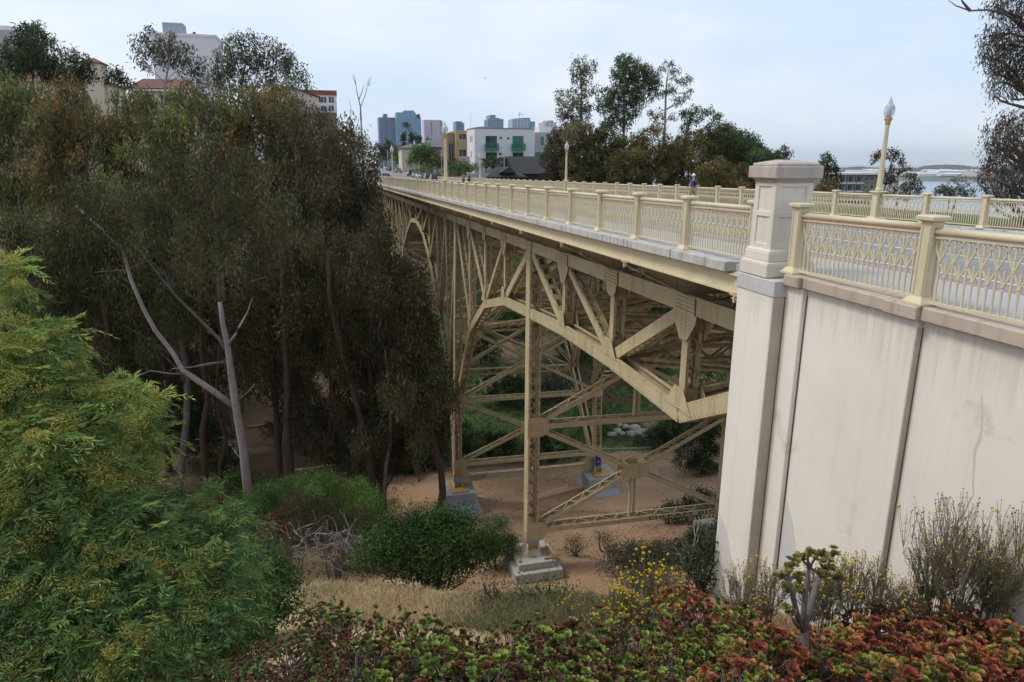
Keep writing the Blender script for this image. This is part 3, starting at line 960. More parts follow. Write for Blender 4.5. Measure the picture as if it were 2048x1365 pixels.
def tall_baluster(p):
    mb = MB(); b = .021
    mb.bx(-.009, .009, -b/2, b/2, .105, .875)
    mb.bx(-.016, .016, -.022, .022, .585, .605); mb.bx(-.013, .013, -.018, .018, .61, .622)
    for s in (-1, 1):
        mb.beam([0, 0, .60], [0, s*p/2, .80], XV, .016, .020)
        mb.beam([0, s*p/2, .80], [0, s*p*.40, .85], XV, .014, .014)
        mb.beam([0, s*p*.40, .85], [0, s*p*.1, .876], XV, .014, .014)
    mb.bx(-.012, .012, -.020, .020, .735, .745)
    return mb


def short_baluster(p):
    mb = MB(); b = .021
    mb.bx(-.009, .009, -b/2, b/2, .105, .60)
    mb.bx(-.016, .016, -.022, .022, .415, .435); mb.bx(-.012, .012, -.024, .024, .375, .39)
    for s in (-1, 1): mb.beam([0, 0, .43], [0, s*p/2, .60], XV, .016, .020)
    return mb


PB = (PANEL_L-.20)/NB
ME_TALL, ME_SHORT = tall_baluster(PB).mesh('tall_baluster'), short_baluster(PB).mesh('short_baluster')
lat = MB()
for i in range(NB):
    for src, dy in ((tall_baluster(PB), PB*(i+.5)), (short_baluster(PB), PB*(i+1))):
        if dy > PB*NB-.01: continue
        V = np.concatenate(src.v)+[0, .10+dy, 0]; lat.raw(V, src.f)
ME_LAT = lat.mesh('lattice')
ME_TOP, ME_MID, ME_LOW = rail_bits(PANEL_L)
ME_POST, ME_CAP = post_mesh(), cap_mesh()
ME_PED, ME_PEDCAP = post_mesh(.30, 1.12), cap_mesh(.30, 1.12)
for me in (ME_TALL, ME_SHORT, ME_LAT, ME_TOP, ME_MID, ME_LOW, ME_POST, ME_CAP, ME_PED, ME_PEDCAP):
    fix_normals(me); me.materials.append(M['rail'])
shade(ME_TOP)


def railing(label, x, ns, y_of, single, lamps, tilt=True):
    """ns: post indices; single(n): balusters built one by one in the panel after post n"""
    yb = y_of(ns[0]); root = empty('railing', (x, yb, float(deck(yb)+cross(x))+.04), label, 'railing')
    sl = -math.atan(.0183)
    for i, n in enumerate(ns):
        Y = y_of(n); z = float(deck(Y)+cross(x))+.04
        ped = n in lamps
        po = inst('post', ME_PED if ped else ME_POST, root, (x, Y, z))
        inst('cap', ME_PEDCAP if ped else ME_CAP, po, (x, Y, z))
        if i == len(ns)-1: continue
        Y2 = y_of(ns[i+1])
        k = (Y2-Y)/PANEL_L
        pa = inst('panel', ME_TOP, root, (x, Y, z)); pa.rotation_euler = (sl, 0, 0); pa.scale = (1, k, 1)
        for nm, me in (('under_rail', ME_MID), ('bottom_rail', ME_LOW)):
            c = bpy.data.objects.new(nm, me); COL.objects.link(c); c.parent = pa
        if single(n):
            for j in range(NB):
                c = bpy.data.objects.new('baluster', ME_TALL); COL.objects.link(c); c.parent = pa; c.location = (0, .10+PB*(j+.5), 0)
                if j < NB-1:
                    c = bpy.data.objects.new('baluster', ME_SHORT); COL.objects.link(c); c.parent = pa; c.location = (0, .10+PB*(j+1), 0)
        else:
            c = bpy.data.objects.new('lattice', ME_LAT); COL.objects.link(c); c.parent = pa; tag(c, kind='stuff')
    return root


railing('cream iron railing along the left edge of the bridge deck, beyond the concrete pillar', RAILX_L, list(range(-1, 53)), yn, lambda n: n < 5, (13, 29, 45))
railing('near cream iron railing on the retaining wall coping, in front of the concrete pillar', RAILX_L, [-1, -2, -3, -4], lambda n: 9.62+(n+1)*2.525, lambda n: False, ())
railing('far cream iron railing along the right edge of the bridge deck', RAILX_R, list(range(-12, 46)), lambda n: 33.7483+n*DP, lambda n: -7 < n < -2, (-4, 12, 28, 44))

# the near railing runs towards the viewer: rebuild with its panels facing back
_rl = [o for o in bpy.data.objects if o.name.startswith('railing') and 'near cream' in o.get('label', '')][0]
for ch in list(_rl.children):
    for g in list(ch.children): bpy.data.objects.remove(g)
    bpy.data.objects.remove(ch)
for i, Y in enumerate([9.62, 7.095, 4.57, 2.05]):
    z = float(deck(Y)+cross(RAILX_L))+.04
    po = inst('post', ME_POST, _rl, (RAILX_L, Y, z)); inst('cap', ME_CAP, po, (RAILX_L, Y, z))
    if i == 3: continue
    Y2 = Y-2.525; z2 = float(deck(Y2)+cross(RAILX_L))+.04
    pa = inst('panel', ME_TOP, _rl, (RAILX_L, Y2, z2)); pa.rotation_euler = (-math.atan(.0183), 0, 0); pa.scale = (1, 2.525/PANEL_L, 1)
    for nm, me in (('under_rail', ME_MID), ('bottom_rail', ME_LOW)):
        c = bpy.data.objects.new(nm, me); COL.objects.link(c); c.parent = pa
    for j in range(NB):
        c = bpy.data.objects.new('baluster', ME_TALL); COL.objects.link(c); c.parent = pa; c.location = (0, .10+PB*(j+.5), 0)
        if j < NB-1:
            c = bpy.data.objects.new('baluster', ME_SHORT); COL.objects.link(c); c.parent = pa; c.location = (0, .10+PB*(j+1), 0)


# ================================================================== lamp posts
def globe_material():
    m = bpy.data.materials.new('lamp_globe'); m.use_nodes = True
    t = m.node_tree; b = t.nodes['Principled BSDF']
    b.inputs['Base Color'].default_value = (.82, .86, .9, 1); b.inputs['Roughness'].default_value = .18
    b.inputs['Transmission Weight'].default_value = .55; b.inputs['IOR'].default_value = 1.2
    return m


M['globe'] = globe_material()
M['lamp_core'] = material('lamp_core', (.22, .25, .30), None, 1, .3, .5)


def lamp(x, Y, label):
    z = float(deck(Y)+cross(x))+.04
    r = empty('lamp_post', (x, Y, z+1.12), label, 'lamp post', 'lamp posts on the bridge')
    mb = MB(); mb.lathe((x, Y, z), [(.15, 1.12), (.15, 1.18), (.12, 1.22), (.112, 1.3), (.075, 3.55), (.085, 3.58), (.085, 3.62)], 14)
    mb.build('pole', M['rail'], r, smooth=True)
    mb = MB(); mb.lathe((x, Y, z), [(.085, 3.62), (.115, 3.68), (.085, 3.72), (.145, 3.82), (.155, 3.86), (.13, 3.89)], 14)
    mb.build('collar', M['ochre'], r, smooth=True)
    mb = MB(); mb.lathe((x, Y, z), [(.12, 3.89), (.17, 4.0), (.20, 4.14), (.195, 4.26), (.15, 4.36), (.09, 4.42)], 16)
    g = mb.build('globe', M['globe'], r, smooth=True)
    mb = MB(); mb.lathe((x, Y, z), [(.06, 3.9), (.085, 4.05), (.085, 4.25), (.03, 4.33)], 10)
    mb.build('bulb_housing', M['lamp_core'], g, smooth=True)
    mb = MB(); mb.lathe((x, Y, z), [(.095, 4.42), (.075, 4.48), (.06, 4.5), (.07, 4.54), (.025, 4.6), (.008, 4.72)], 12)
    mb.build('finial', M['globe'], r, smooth=True)
    return r


M['ochre'] = material('ochre_paint', (.42, .27, .10), (.36, .23, .09), 4, .5, .35)
lamp(RAILX_L, yn(13), 'cream lamp post rising from the left railing, nearest on the left side')
lamp(RAILX_L, yn(29), 'cream lamp post on the left railing near the far end, beside the dark trees')
lamp(RAILX_R, 33.7483-4*DP, 'tall cream lamp post on the far right railing against the open sky')
lamp(RAILX_R, 33.7483+12*DP, 'cream lamp post on the far railing in front of the eucalyptus grove')
lamp(RAILX_R, 33.7483+28*DP, 'small distant cream lamp post on the far railing before the dark house')

# ================================================================== concrete pillar at the bridge head
zb = float(deck(10.25))
pil = empty('concrete_pillar', (7.2, 10.26, zb-.05), 'stout pale concrete pillar with recessed panels and stepped cap', 'pillar')
PX0, PX1, PY0, PY1 = 6.85, 7.54, 9.97, 10.55
cx, cy, sx, sy = (PX0+PX1)/2, (PY0+PY1)/2, PX1-PX0, PY1-PY0
mb = MB()
mb.frust((cx, cy), (sx+.20, sy+.20), (sx+.20, sy+.20), zb-.06, zb+.16)
mb.frust((cx, cy), (sx+.20, sy+.20), (sx+.14, sy+.14), zb+.16, zb+.19)
mb.frust((cx, cy), (sx+.12, sy+.12), (sx+.10, sy+.10), zb+.19, zb+.34)
mb.frust((cx, cy), (sx+.10, sy+.10), (sx+.03, sy+.03), zb+.34, zb+.39)
mb.build('base', M['concrete'], pil, bevel=.012)
mb = MB(); mb.frust((cx, cy), (sx-.05, sy-.05), (sx-.05, sy-.05), zb+.34, zb+1.48)
sh = mb.build('shaft', M['concrete'], pil)
for (f0, f1) in ((zb+.385, zb+.47), (zb+.90, zb+.99), (zb+1.38, zb+1.44)):
    mb = MB(); mb.frust((cx, cy), (sx, sy), (sx, sy), f0, f1); mb.build('band', M['concrete'], sh, bevel=.008)
for a in (-1, 1):
    for b in (-1, 1):
        mb = MB(); mb.box((cx+a*(sx/2-.06), cy+b*(sy/2-.06), zb+.915), (.117, .117, 1.06)); mb.build('corner_strip', M['concrete'], sh, bevel=.006)
mb = MB()
mb.frust((cx, cy), (sx+.03, sy+.03), (sx+.03, sy+.03), zb+1.44, zb+1.47)
mb.frust((cx, cy), (sx+.03, sy+.03), (sx+.10, sy+.10), zb+1.47, zb+1.51)
mb.frust((cx, cy), (sx+.18, sy+.18), (sx+.18, sy+.18), zb+1.51, zb+1.70)
mb.frust((cx, cy), (sx+.11, sy+.11), (sx+.09, sy+.09), zb+1.70, zb+1.75)
mb.frust((cx, cy), (sx+.04, sy+.04), (.25, .2), zb+1.75, zb+1.80)
mb.build('cap', M['coping_cap'], pil, bevel=.012) if 'coping_cap' in M else mb.build('cap', M['concrete'], pil, bevel=.012)

# ================================================================== abutment and wing wall below the approach
wall = empty('retaining_wall', (7.3, 6.0, -9.5), 'tall whitewashed concrete retaining wall under the bridge approach', 'wall')
mb = MB(); mb.bx(7.10, 8.2, -30, 7.0, -12, -.075); mb.build('wall_panel', M['wall'], wall)
mb = MB(); mb.bx(7.06, 8.2, 7.42, 9.2, -12, -.075); mb.build('wall_panel', M['wall'], wall)
mb = MB(); mb.bx(7.0, 8.2, 7.0, 7.42, -12, -.075); mb.build('pilaster', M['wall'], wall, bevel=.01)
mb = MB(); mb.bx(6.97, 8.2, 9.2, 9.62, -12, -.075); mb.build('pilaster', M['wall'], wall, bevel=.01)
mb = MB(); mb.bx(6.75, 8.2, 9.62, 10.66, -13, zb-.33); mb.build('end_pilaster', M['wall'], wall, bevel=.015)
mb = MB(); mb.bx(6.735, 8.2, 9.60, 10.675, zb-.33, zb-.07); mb.build('end_block', M['patch'], wall, bevel=.01)
mb = MB(); mb.bx(8.2, 21.2, 9.9, 10.6, -13, -1.9); mb.build('abutment_face', M['concrete'], wall)
mb = MB(); mb.bx(20.3, 21.2, -30, 9.9, -12, -.5); mb.build('wall_panel', M['concrete'], wall)
mb = MB(); mb.bx(7.9, 20.6, 9.95, 10.65, -1.9, -.7); mb.build('bearing_seat', M['concrete'], wall)
for i, (y1, y2, xo) in enumerate(((9.60, 9.22, 6.88), (9.215, 7.50, 6.95), (7.495, 6.95, 6.90), (6.945, 4.6, 6.97), (4.59, 2.0, 6.97), (1.99, -1.0, 6.97), (-1.01, -6, 6.97), (-6.01, -30, 6.97))):
    mb = MB(); z1, z2 = float(deck(y1)), float(deck(y2))
    mb.beam([(xo+7.5)/2, y1, z1-.05], [(xo+7.5)/2, y2, z2-.05], XV, 7.5-xo, .175); mb.build('coping_stone', M['coping'], wall, bevel=.015)

# seams, tan strips painting shade and weathering on the returns, repainted patches
for (x0, x1, y0, y1) in ((7.045, 7.0605, 9.185, 9.202), (7.085, 7.1015, 6.985, 7.002), (6.955, 6.972, 9.605, 9.625)):
    mb = MB(); mb.bx(x0, x1, y0, y1, -12, -.18); mb.build('seam', M['coping_dark'], wall)
mb = MB(); mb.bx(6.757, 6.965, 9.612, 9.6195, -12, zb-.34); mb.build('shade_and_wear_return', M['return'], wall)
mb = MB(); mb.bx(7.005, 7.09, 6.991, 6.9995, -12, -.18); mb.build('shade_and_wear_return', M['return'], wall)
M['patch_low'] = material('faded_blue_paint', (.54, .55, .56), (.60, .575, .54), 1.5, .85, .15, bump=.2)
for (x, poly) in ((6.748, [(10.63, -6.9), (10.60, -4.6), (10.35, -4.75), (9.95, -5.5), (9.66, -5.65), (9.66, -7.4)]), (7.058, [(9.17, -4.4), (9.17, -3.6), (8.95, -3.9), (8.75, -4.4), (8.45, -5.4), (8.5, -6.5), (9.17, -6.5)])):
    mb = MB(); mb.prism([[x, y, z] for y, z in poly], XV, -.002, .0); mb.build('paint_patch', M['patch_low'], wall)
M['rust_stain'] = material('rust_stain', (.66, .575, .48), (.58, .49, .40), 6, .9, .1)
_r = random.Random(4); yy, zq = 6.05, -.75; mb = MB(); V = []
for i in range(26):
    w_ = .006+.014*_r.random(); V.append([7.0975, yy-w_, zq]); V.append([7.0975, yy+w_, zq]); zq -= .17; yy += _r.uniform(-.05, .06)
mb.raw(V, [[2*i, 2*i+1, 2*i+3, 2*i+2] for i in range(25)]); mb.build('rusty_crack', M['rust_stain'], wall)
# ================================================================== footings
ft = empty('concrete_footing', (8.8, 29.9, -18.3), 'pale stepped concrete footing block under the nearest tower leg', 'footing', 'tower footings')
mb = MB(); mb.bx(7.62, 10.02, 28.9, 31.4, -18.9, -17.62); mb.build('lower_block', M['footing_pale'], ft, bevel=.02)
mb = MB(); mb.bx(7.86, 9.70, 29.2, 31.2, -17.62, -17.27); mb.build('upper_block', M['footing_pale'], ft, bevel=.02)
for (a, b, c, d) in ((9.2, 9.9, 29.35, 29.42), (7.9, 8.0, 29.4, 30.4), (9.55, 9.65, 29.3, 30.5)):
    mb = MB(); mb.bx(a, b, c, d, -17.268, -17.16); mb.build('anchor_bar', M['ochre'], ft)


def sloped_footing(x0, x1, y0, zt, zg, label):
    r = empty('concrete_footing', ((x0+x1)/2, y0+1.5, zg), label, 'footing', 'tower footings')
    zm = zt-(zt-zg)*.48
    mb = MB()
    P_ = [[x0, y0+.6, zt], [x0, y0+3.2, zt], [x0, y0+3.2, zg-.8], [x0, y0-.55, zg-.8], [x0, y0-.45, zg], [x0, y0+.5, zm]]
    mb.prism(P_, XV, 0, x1-x0)
    mb.build('block', M['footing'], r, bevel=.02)
    mb = MB()
    mb.prism([[x1, y0+.5, zm], [x1, y0+3.2, zm], [x1, y0+3.2, zg-.8], [x1, y0-.45, zg-.8], [x1, y0-.45, zg]], XV, 0, .02)
    V = [[x1+.001, y0+.5, zm], [x1+.001, y0+3.2, zm], [x1+.9, y0+3.2, zg-.3], [x1+.9, y0-.5, zg-.3], [x1+.001, y0-.5, zg-.3], [x1+.001, y0+3.2, zg-.3]]
    mb.raw(V, [[0, 1, 2, 3], [0, 3, 4], [1, 5, 2], [0, 4, 5, 1], [3, 2, 5, 4]])
    mb.build('flare', M['footing'], r)
    mb = MB(); mb.bx((x0+x1)/2-.6, (x0+x1)/2+.75, y0+.8, y0+2.9, zt, zt+.09); mb.build('bearing_plate', M['ochre'], r)


sloped_footing(7.1, 9.55, 47.7, -22.95, -24.9, 'blue-grey sloped concrete footing beside the dense shrubs, left leg of the second tower')
sloped_footing(18.7, 21.25, 47.7, -22.95, -24.9, 'blue-grey sloped concrete footing in the open dirt, right leg of the second tower')
ft = empty('concrete_footing', (19.5, 30.2, -18.3), 'low concrete footing behind the white wall, right leg of the nearest tower', 'footing', 'tower footings')
mb = MB(); mb.bx(18.4, 20.8, 28.9, 31.4, -19.2, -17.4); mb.build('block', M['footing_pale'], ft, bevel=.02)

# stickers on the tower legs
M['orange_board'] = material('orange_board', (.50, .25, .03), (.42, .22, .05), 5, .7, .2)
M['pale_board'] = material('pale_board', (.38, .42, .43), (.28, .3, .31), 4, .7, .2)
M['blue_board'] = material('blue_board', (.03, .06, .32), (.02, .035, .2), 6, .6, .3)
M['pink_dot'] = material('pink_mark', (.6, .25, .32), None, 4, .6, .3)
s = empty('poster', (8.37, yn(15)-.46, -22.2), 'weathered orange and grey poster on the left leg of the second tower', 'poster')
mb = MB(); mb.bx(8.12, 8.52, yn(15)-.47, yn(15)-.45, -22.0, -21.35); mb.build('orange_sheet', M['orange_board'], s)
mb = MB(); mb.bx(8.14, 8.5, yn(15)-.47, yn(15)-.45, -22.35, -22.02); mb.build('grey_sheet', M['pale_board'], s)
s = empty('poster', (19.9, yn(15)-.46, -22.3), 'tall blue poster with a pink mark on the right leg of the second tower', 'poster')
mb = MB(); mb.bx(19.66, 20.08, yn(15)-.47, yn(15)-.45, -22.3, -21.3); mb.build('blue_sheet', M['blue_board'], s)
mb = MB(); mb.tube([(19.88, yn(15)-.474, -21.95), (19.88, yn(15)-.482, -21.95)], .10, 12); mb.build('pink_mark', M['pink_dot'], s)
# ================================================================== buildings
def cm(name, c, c2=None, **k): M[name] = material(name, c, c2, **k)


cm('stucco_white', (.70, .69, .71), (.65, .64, .66), scale=.5, rough=.9, streak=(.5, .49, .48), streak_amt=.25)
cm('stucco_cream', (.58, .52, .43), (.52, .46, .37), scale=.5, rough=.9, streak=(.4, .33, .26), streak_amt=.35)
cm('stucco_tan', (.42, .33, .19), (.38, .29, .16), scale=.5, rough=.9)
cm('stucco_brown', (.26, .20, .16), (.22, .17, .13), scale=.5, rough=.9)
cm('stucco_grey', (.42, .41, .43), (.37, .36, .38), scale=.5, rough=.9)
cm('shingle_dark', (.055, .056, .062), (.04, .041, .046), scale=4, rough=.9)
cm('shingle_grey', (.15, .155, .16), (.11, .115, .12), scale=3, rough=.9)
cm('clap_dark', (.030, .030, .034), (.02, .021, .024), scale=3, rough=.8)
cm('clay_tile', (.17, .08, .06), (.12, .058, .045), scale=2.5, rough=.85)
cm('green_metal', (.035, .25, .14), (.03, .21, .12), scale=2, rough=.5)
cm('pane', (.025, .045, .05), None, rough=.1, spec=.6)
cm('pane_green', (.05, .16, .12), None, rough=.12, spec=.6)
cm('orange_band', (.25, .085, .045), (.21, .07, .04), scale=2, rough=.7)
cm('olive_wall', (.24, .235, .17), (.20, .195, .14), scale=1, rough=.9)
cm('screen_grey', (.34, .36, .42), (.31, .33, .39), scale=1, rough=.8)


def wpx(x, y, Y):
    p = at(x, y, Y); return p[0], p[2]


def block(root, name, x0, x1, y0, y1, z0, z1, mat, bevel=0.0):
    mb = MB(); mb.bx(x0, x1, y0, y1, z0, z1); return mb.build(name, mat, root, bevel=bevel)


def window(root, x0, x1, z0, z1, Y, pane=None, frame=None, mull=0, t=.07):
    """window in a wall facing -Y: frame proud of the wall, pane set back inside it"""
    f = MB(); fr = frame or M['stucco_white']
    f.bx(x0-t, x1+t, Y-.05, Y+.02, z1, z1+t); f.bx(x0-t, x1+t, Y-.07, Y+.02, z0-t, z0)
    f.bx(x0-t, x0, Y-.05, Y+.02, z0, z1); f.bx(x1, x1+t, Y-.05, Y+.02, z0, z1)
    for i in range(mull):
        xm = x0+(x1-x0)*(i+1)/(mull+1); f.bx(xm-.04, xm+.04, Y-.045, Y, z0, z1)
    o = f.build('window', fr, root)
    g = MB(); g.bx(x0, x1, Y-.022, Y-.012, z0, z1); g.build('pane', pane or M['pane'], o)
    return o


def window_x(root, y0, y1, z0, z1, X, s=-1, pane=None, frame=None, t=.07):
    f = MB(); fr = frame or M['stucco_white']; a, b = sorted((X+s*.05, X-s*.02))
    f.bx(a, b, y0-t, y1+t, z1, z1+t); f.bx(a, b, y0-t, y1+t, z0-t, z0); f.bx(a, b, y0-t, y0, z0, z1); f.bx(a, b, y1, y1+t, z0, z1)
    o = f.build('window', fr, root)
    a, b = sorted((X+s*.022, X+s*.012))
    g = MB(); g.bx(a, b, y0, y1, z0, z1); g.build('pane', pane or M['pane'], o)
    return o


def hip(root, name, x0, x1, y0, y1, z0, z1, mat, ridge='x', inset=None, over=.5):
    x0 -= over; x1 += over; y0 -= over; y1 += over
    ins = inset if inset is not None else min(x1-x0, y1-y0)/2
    if ridge == 'x':
        cy_ = (y0+y1)/2; R_ = [[x0+ins, cy_, z1], [x1-ins, cy_, z1]]
        F_ = [[0, 1, 5, 4], [1, 2, 5], [2, 3, 4, 5], [3, 0, 4], [0, 3, 2, 1]]
    else:
        cx_ = (x0+x1)/2; R_ = [[cx_, y0+ins, z1], [cx_, y1-ins, z1]]
        F_ = [[0, 1, 4], [1, 2, 5, 4], [2, 3, 5], [3, 0, 4, 5], [0, 3, 2, 1]]
    mb = MB(); mb.raw([[x0, y0, z0], [x1, y0, z0], [x1, y1, z0], [x0, y1, z0]]+R_, F_)
    mb.bx(x0, x1, y0, y1, z0-.18, z0-.003)
    return mb.build(name, mat, root)


# --- white house with green balconies
Yf = 158.0
xa, zt = wpx(949, 257, Yf); xb, _ = wpx(1069, 262, Yf)
h = empty('white_house', ((xa+xb)/2, Yf+4, -3.4), 'white cubic house with two bright green balconies', 'house')
block(h, 'wall', xa, xb, Yf, Yf+9, -3.4, zt, M['stucco_white'])
mb = MB(); mb.bx(xa-.12, xb+.12, Yf-.12, Yf+9.1, zt, zt+.16); mb.build('roof_edge', M['stucco_brown'], h)
for (pa, pb) in ((972, 993), (1026, 1046)):
    x0, z1 = wpx(pa, 273, Yf); x1, z0 = wpx(pb, 297, Yf)
    window(h, x0, x1, z0, z1, Yf, M['pane_green'] if pa > 1000 else M['pane'], M['green_metal'], 1, .1)
    zb0, zb1 = wpx(pa, 301, Yf)[1], wpx(pa, 288, Yf)[1]
    mb = MB(); xx0, xx1 = x0-.35, x1+.35
    mb.bx(xx0, xx1, Yf-.95, Yf-.0, zb0, zb0+.42)
    for q in np.linspace(xx0+.04, xx1-.04, 15): mb.bx(q-.025, q+.025, Yf-.93, Yf-.88, zb0+.42, zb1)
    mb.bx(xx0, xx1, Yf-.95, Yf-.86, zb1, zb1+.08)
    mb.bx(xx0, xx0+.07, Yf-.9, Yf-.03, zb0+.42, zb1); mb.bx(xx1-.07, xx1, Yf-.9, Yf-.03, zb0+.42, zb1)
    mb.build('balcony', M['green_metal'], h)
    z1 = wpx(pa, 306, Yf)[1]; window(h, x0, x1, z1-2.3, z1, Yf, M['pane'], M['green_metal'], 1, .1)
for pa, pb, ya, yb in ((999, 1004, 274, 278), (1014, 1019, 275, 279), (998, 1003, 306, 311)):
    x0, z1 = wpx(pa, ya, Yf); x1, z0 = wpx(pb, yb, Yf); window(h, x0, x1, z0, z1, Yf)
for yy, za, zc in ((160.5, 272, 284), (162.3, 272, 284), (161.5, 303, 315)):
    window_x(h, yy, yy+.7, wpx(945, zc, 161)[1], wpx(945, za, 161)[1], xa, -1, M['pane_green'])
mb = MB(); mb.bx(xa+1.5, xa+5, Yf+3, Yf+6, zt+.16, zt+.5); mb.build('roof_vent', M['stucco_grey'], h)
mb = MB(); mb.tube([(xa+.3, Yf+6, zt), (xa+.35, Yf+6, zt+3.6)], .03, 5); mb.build('antenna', M['stucco_grey'], h)
# neighbour to the right
x0, z1 = wpx(1070, 265, 166); x1, _ = wpx(1112, 265, 166)
h = empty('townhouse', ((x0+x1)/2, 170, -3.4), 'pale grey stepped townhouse half hidden by the grove, right of the white house', 'house')
block(h, 'wall', x0, x1, 166, 176, -3.4, z1, M['stucco_grey'])
block(h, 'upper_storey', x0+2.2, x1+1, 170, 176, z1, z1+1.4, M['stucco_white'])
for q in (.25, .62):
    xx = x0+(x1-x0)*q; window(h, xx, xx+1.0, z1-3.0, z1-.9, 166, M['pane_green'])
mb = MB(); mb.bx(x0+.1, x0+1.4, 165.3, 165.99, 0.3, 3.6); mb.build('stair_screen', M['green_metal'], h)

# --- tan apartment house with balconies, left of the white house
Yf = 170.0
x0, zt = wpx(896, 261, Yf); x1, _ = wpx(934, 261, Yf)
h = empty('apartment_house', ((x0+x1)/2, Yf+4, -3.4), 'tan and brown flat-roofed apartment house beside the white house', 'house')
xm = wpx(911, 261, Yf)[0]
block(h, 'brown_wing', x0, xm, Yf+1.2, Yf+10, -3.4, zt-.5, M['stucco_brown'])
block(h, 'wall', xm, x1, Yf, Yf+10, -3.4, zt, M['stucco_tan'])
xr = wpx(918, 261, Yf)[0]
for za, zb_ in ((268, 279), (300, 313)):
    z1, z0 = wpx(920, za, Yf)[1], wpx(920, zb_, Yf)[1]
    window(h, xr, x1-.3, z0, z1, Yf, M['pane'], M['stucco_cream'], 1)
    block(h, 'balcony', xr, x1-.2, Yf-.8, Yf-.02, z0-2.4, z0-.15, M['stucco_tan'])
for q in (.2, .55):
    xx = x0+(xm-x0)*q; window(h, xx, xx+.45, 1.5, 5.5, Yf+1.2, M['pane'], M['stucco_brown'])
block(h, 'garden_wall', *[wpx(922, 320, 164)[0], wpx(940, 320, 164)[0]], 164, 164.4, -3.4, wpx(930, 313, 164)[1], M['stucco_grey'])

# --- dark shingled house below the grove
Yf = 147.0
h = empty('dark_house', (wpx(1040, 350, Yf)[0], Yf+4, -4.5), 'black shingled house with broad dark gable roofs', 'house')
x0, zr = wpx(1020, 313, Yf+4); x1, _ = wpx(1160, 313, Yf+4)
ze = wpx(1060, 347, Yf)[1]
block(h, 'wall', x0+.8, x1, Yf+.8, Yf+7.5, -4.5, ze, M['clap_dark'])
mb = MB(); mb.raw([[x0, Yf, ze-.1], [x1, Yf, ze-.1], [x1, Yf+8.6, ze-.1], [x0, Yf+8.6, ze-.1], [x0-.6, Yf+4.3, zr], [x1, Yf+4.3, zr]], [[0, 1, 5, 4], [2, 3, 4, 5], [0, 4, 3], [1, 2, 5], [0, 3, 2, 1]])
mb.build('main_roof', M['shingle_dark'], h)
xw0, xw1 = wpx(976, 350, Yf-3)[0], wpx(1052, 350, Yf-3)[0]
zw = wpx(1000, 354, Yf-3)[1]; zp = wpx(1016, 334, Yf-1)[1]
block(h, 'wing_wall', xw0+.6, xw1-.4, Yf-2.4, Yf+3, -4.5, zw, M['clap_dark'])
hip(h, 'wing_roof', xw0, xw1, Yf-3, Yf+4, zw, zp, M['shingle_dark'], 'x', 3.2, .3)
xg0, xg1, xgm = wpx(1000, 345, Yf-3.4)[0], wpx(1034, 345, Yf-3.4)[0], wpx(1018, 345, Yf-3.4)[0]
mb = MB(); zg0, zg1 = wpx(1000, 346, Yf-3.4)[1], wpx(1018, 334, Yf-3.4)[1]
mb.raw([[xg0, Yf-3.5, zg0], [xg1, Yf-3.5, zg0], [xgm, Yf-3.5, zg1], [xg0, Yf+2, zg0], [xg1, Yf+2, zg0], [xgm, Yf+2, zg1]], [[0, 1, 2], [3, 5, 4], [0, 2, 5, 3], [1, 4, 5, 2], [0, 3, 4, 1]])
mb.build('gable', M['shingle_dark'], h)
for pa in (1004, 1012, 1034, 1042):
    xx = wpx(pa, 356, Yf-2.4)[0]; window(h, xx, xx+.55, zw-1.15, zw-.35, Yf-2.4, M['pane_green'], M['clap_dark'])
mb = MB(); mb.tube([(x0-1.5, Yf+3, ze+1), (x0-1.5, Yf+3, zr+.4)], .09, 8); mb.build('flue', M['stucco_grey'], h)
# low wall by the end of the bridge
mb = MB(); xa, z1 = wpx(934, 347, 144.5); xb, _ = wpx(977, 349, 144.5)
mb.bx(xa, xb, 144.5, 144.9, -4.5, z1); mb.bx(xa, xa+.5, 144.3, 145.1, -4.5, z1+.25)
mb.thing('garden_wall', M['stucco_grey'], 'low grey rendered garden wall at the far end of the bridge', 'wall')

# --- grey roofed house further along the street
Yf = 225.0
x0, ze = wpx(838, 294, Yf); x1, _ = wpx(900, 294, Yf)
h = empty('grey_house', ((x0+x1)/2, Yf+6, -2), 'two storey house with a low grey hip roof behind the street trees', 'house')
block(h, 'wall', x0, x1, Yf, Yf+12, -2.2, ze, M['stucco_brown'])
hip(h, 'roof', x0, x1, Yf, Yf+12, ze, ze+2.2, M['shingle_grey'], 'x', 4.5, .9)
xq, zq = wpx(868, 305, Yf-2.5); xr, _ = wpx(896, 305, Yf-2.5)
block(h, 'bay', xq, xr, Yf-2.5, Yf+2, -2.2, zq-1.2, M['stucco_grey'])
hip(h, 'bay_roof', xq, xr, Yf-2.5, Yf+3, zq-1.2, zq-.2, M['shingle_grey'], 'x', 2.0, .6)
for pa in (873, 881):
    xx = wpx(pa, 300, Yf)[0]; window(h, xx, xx+.9, wpx(pa, 302, Yf)[1], wpx(pa, 297, Yf)[1], Yf)
x0, ze = wpx(803, 296, 235); x1, _ = wpx(842, 296, 235)
h = empty('low_house', ((x0+x1)/2, 240, -2), 'low house with a faded reddish roof left of the grey hip roof', 'house')
block(h, 'wall', x0, x1, 235, 246, -2, ze, M['stucco_cream']); hip(h, 'roof', x0, x1, 235, 246, ze, ze+1.4, M['shingle_grey'], 'x', 4, .6)

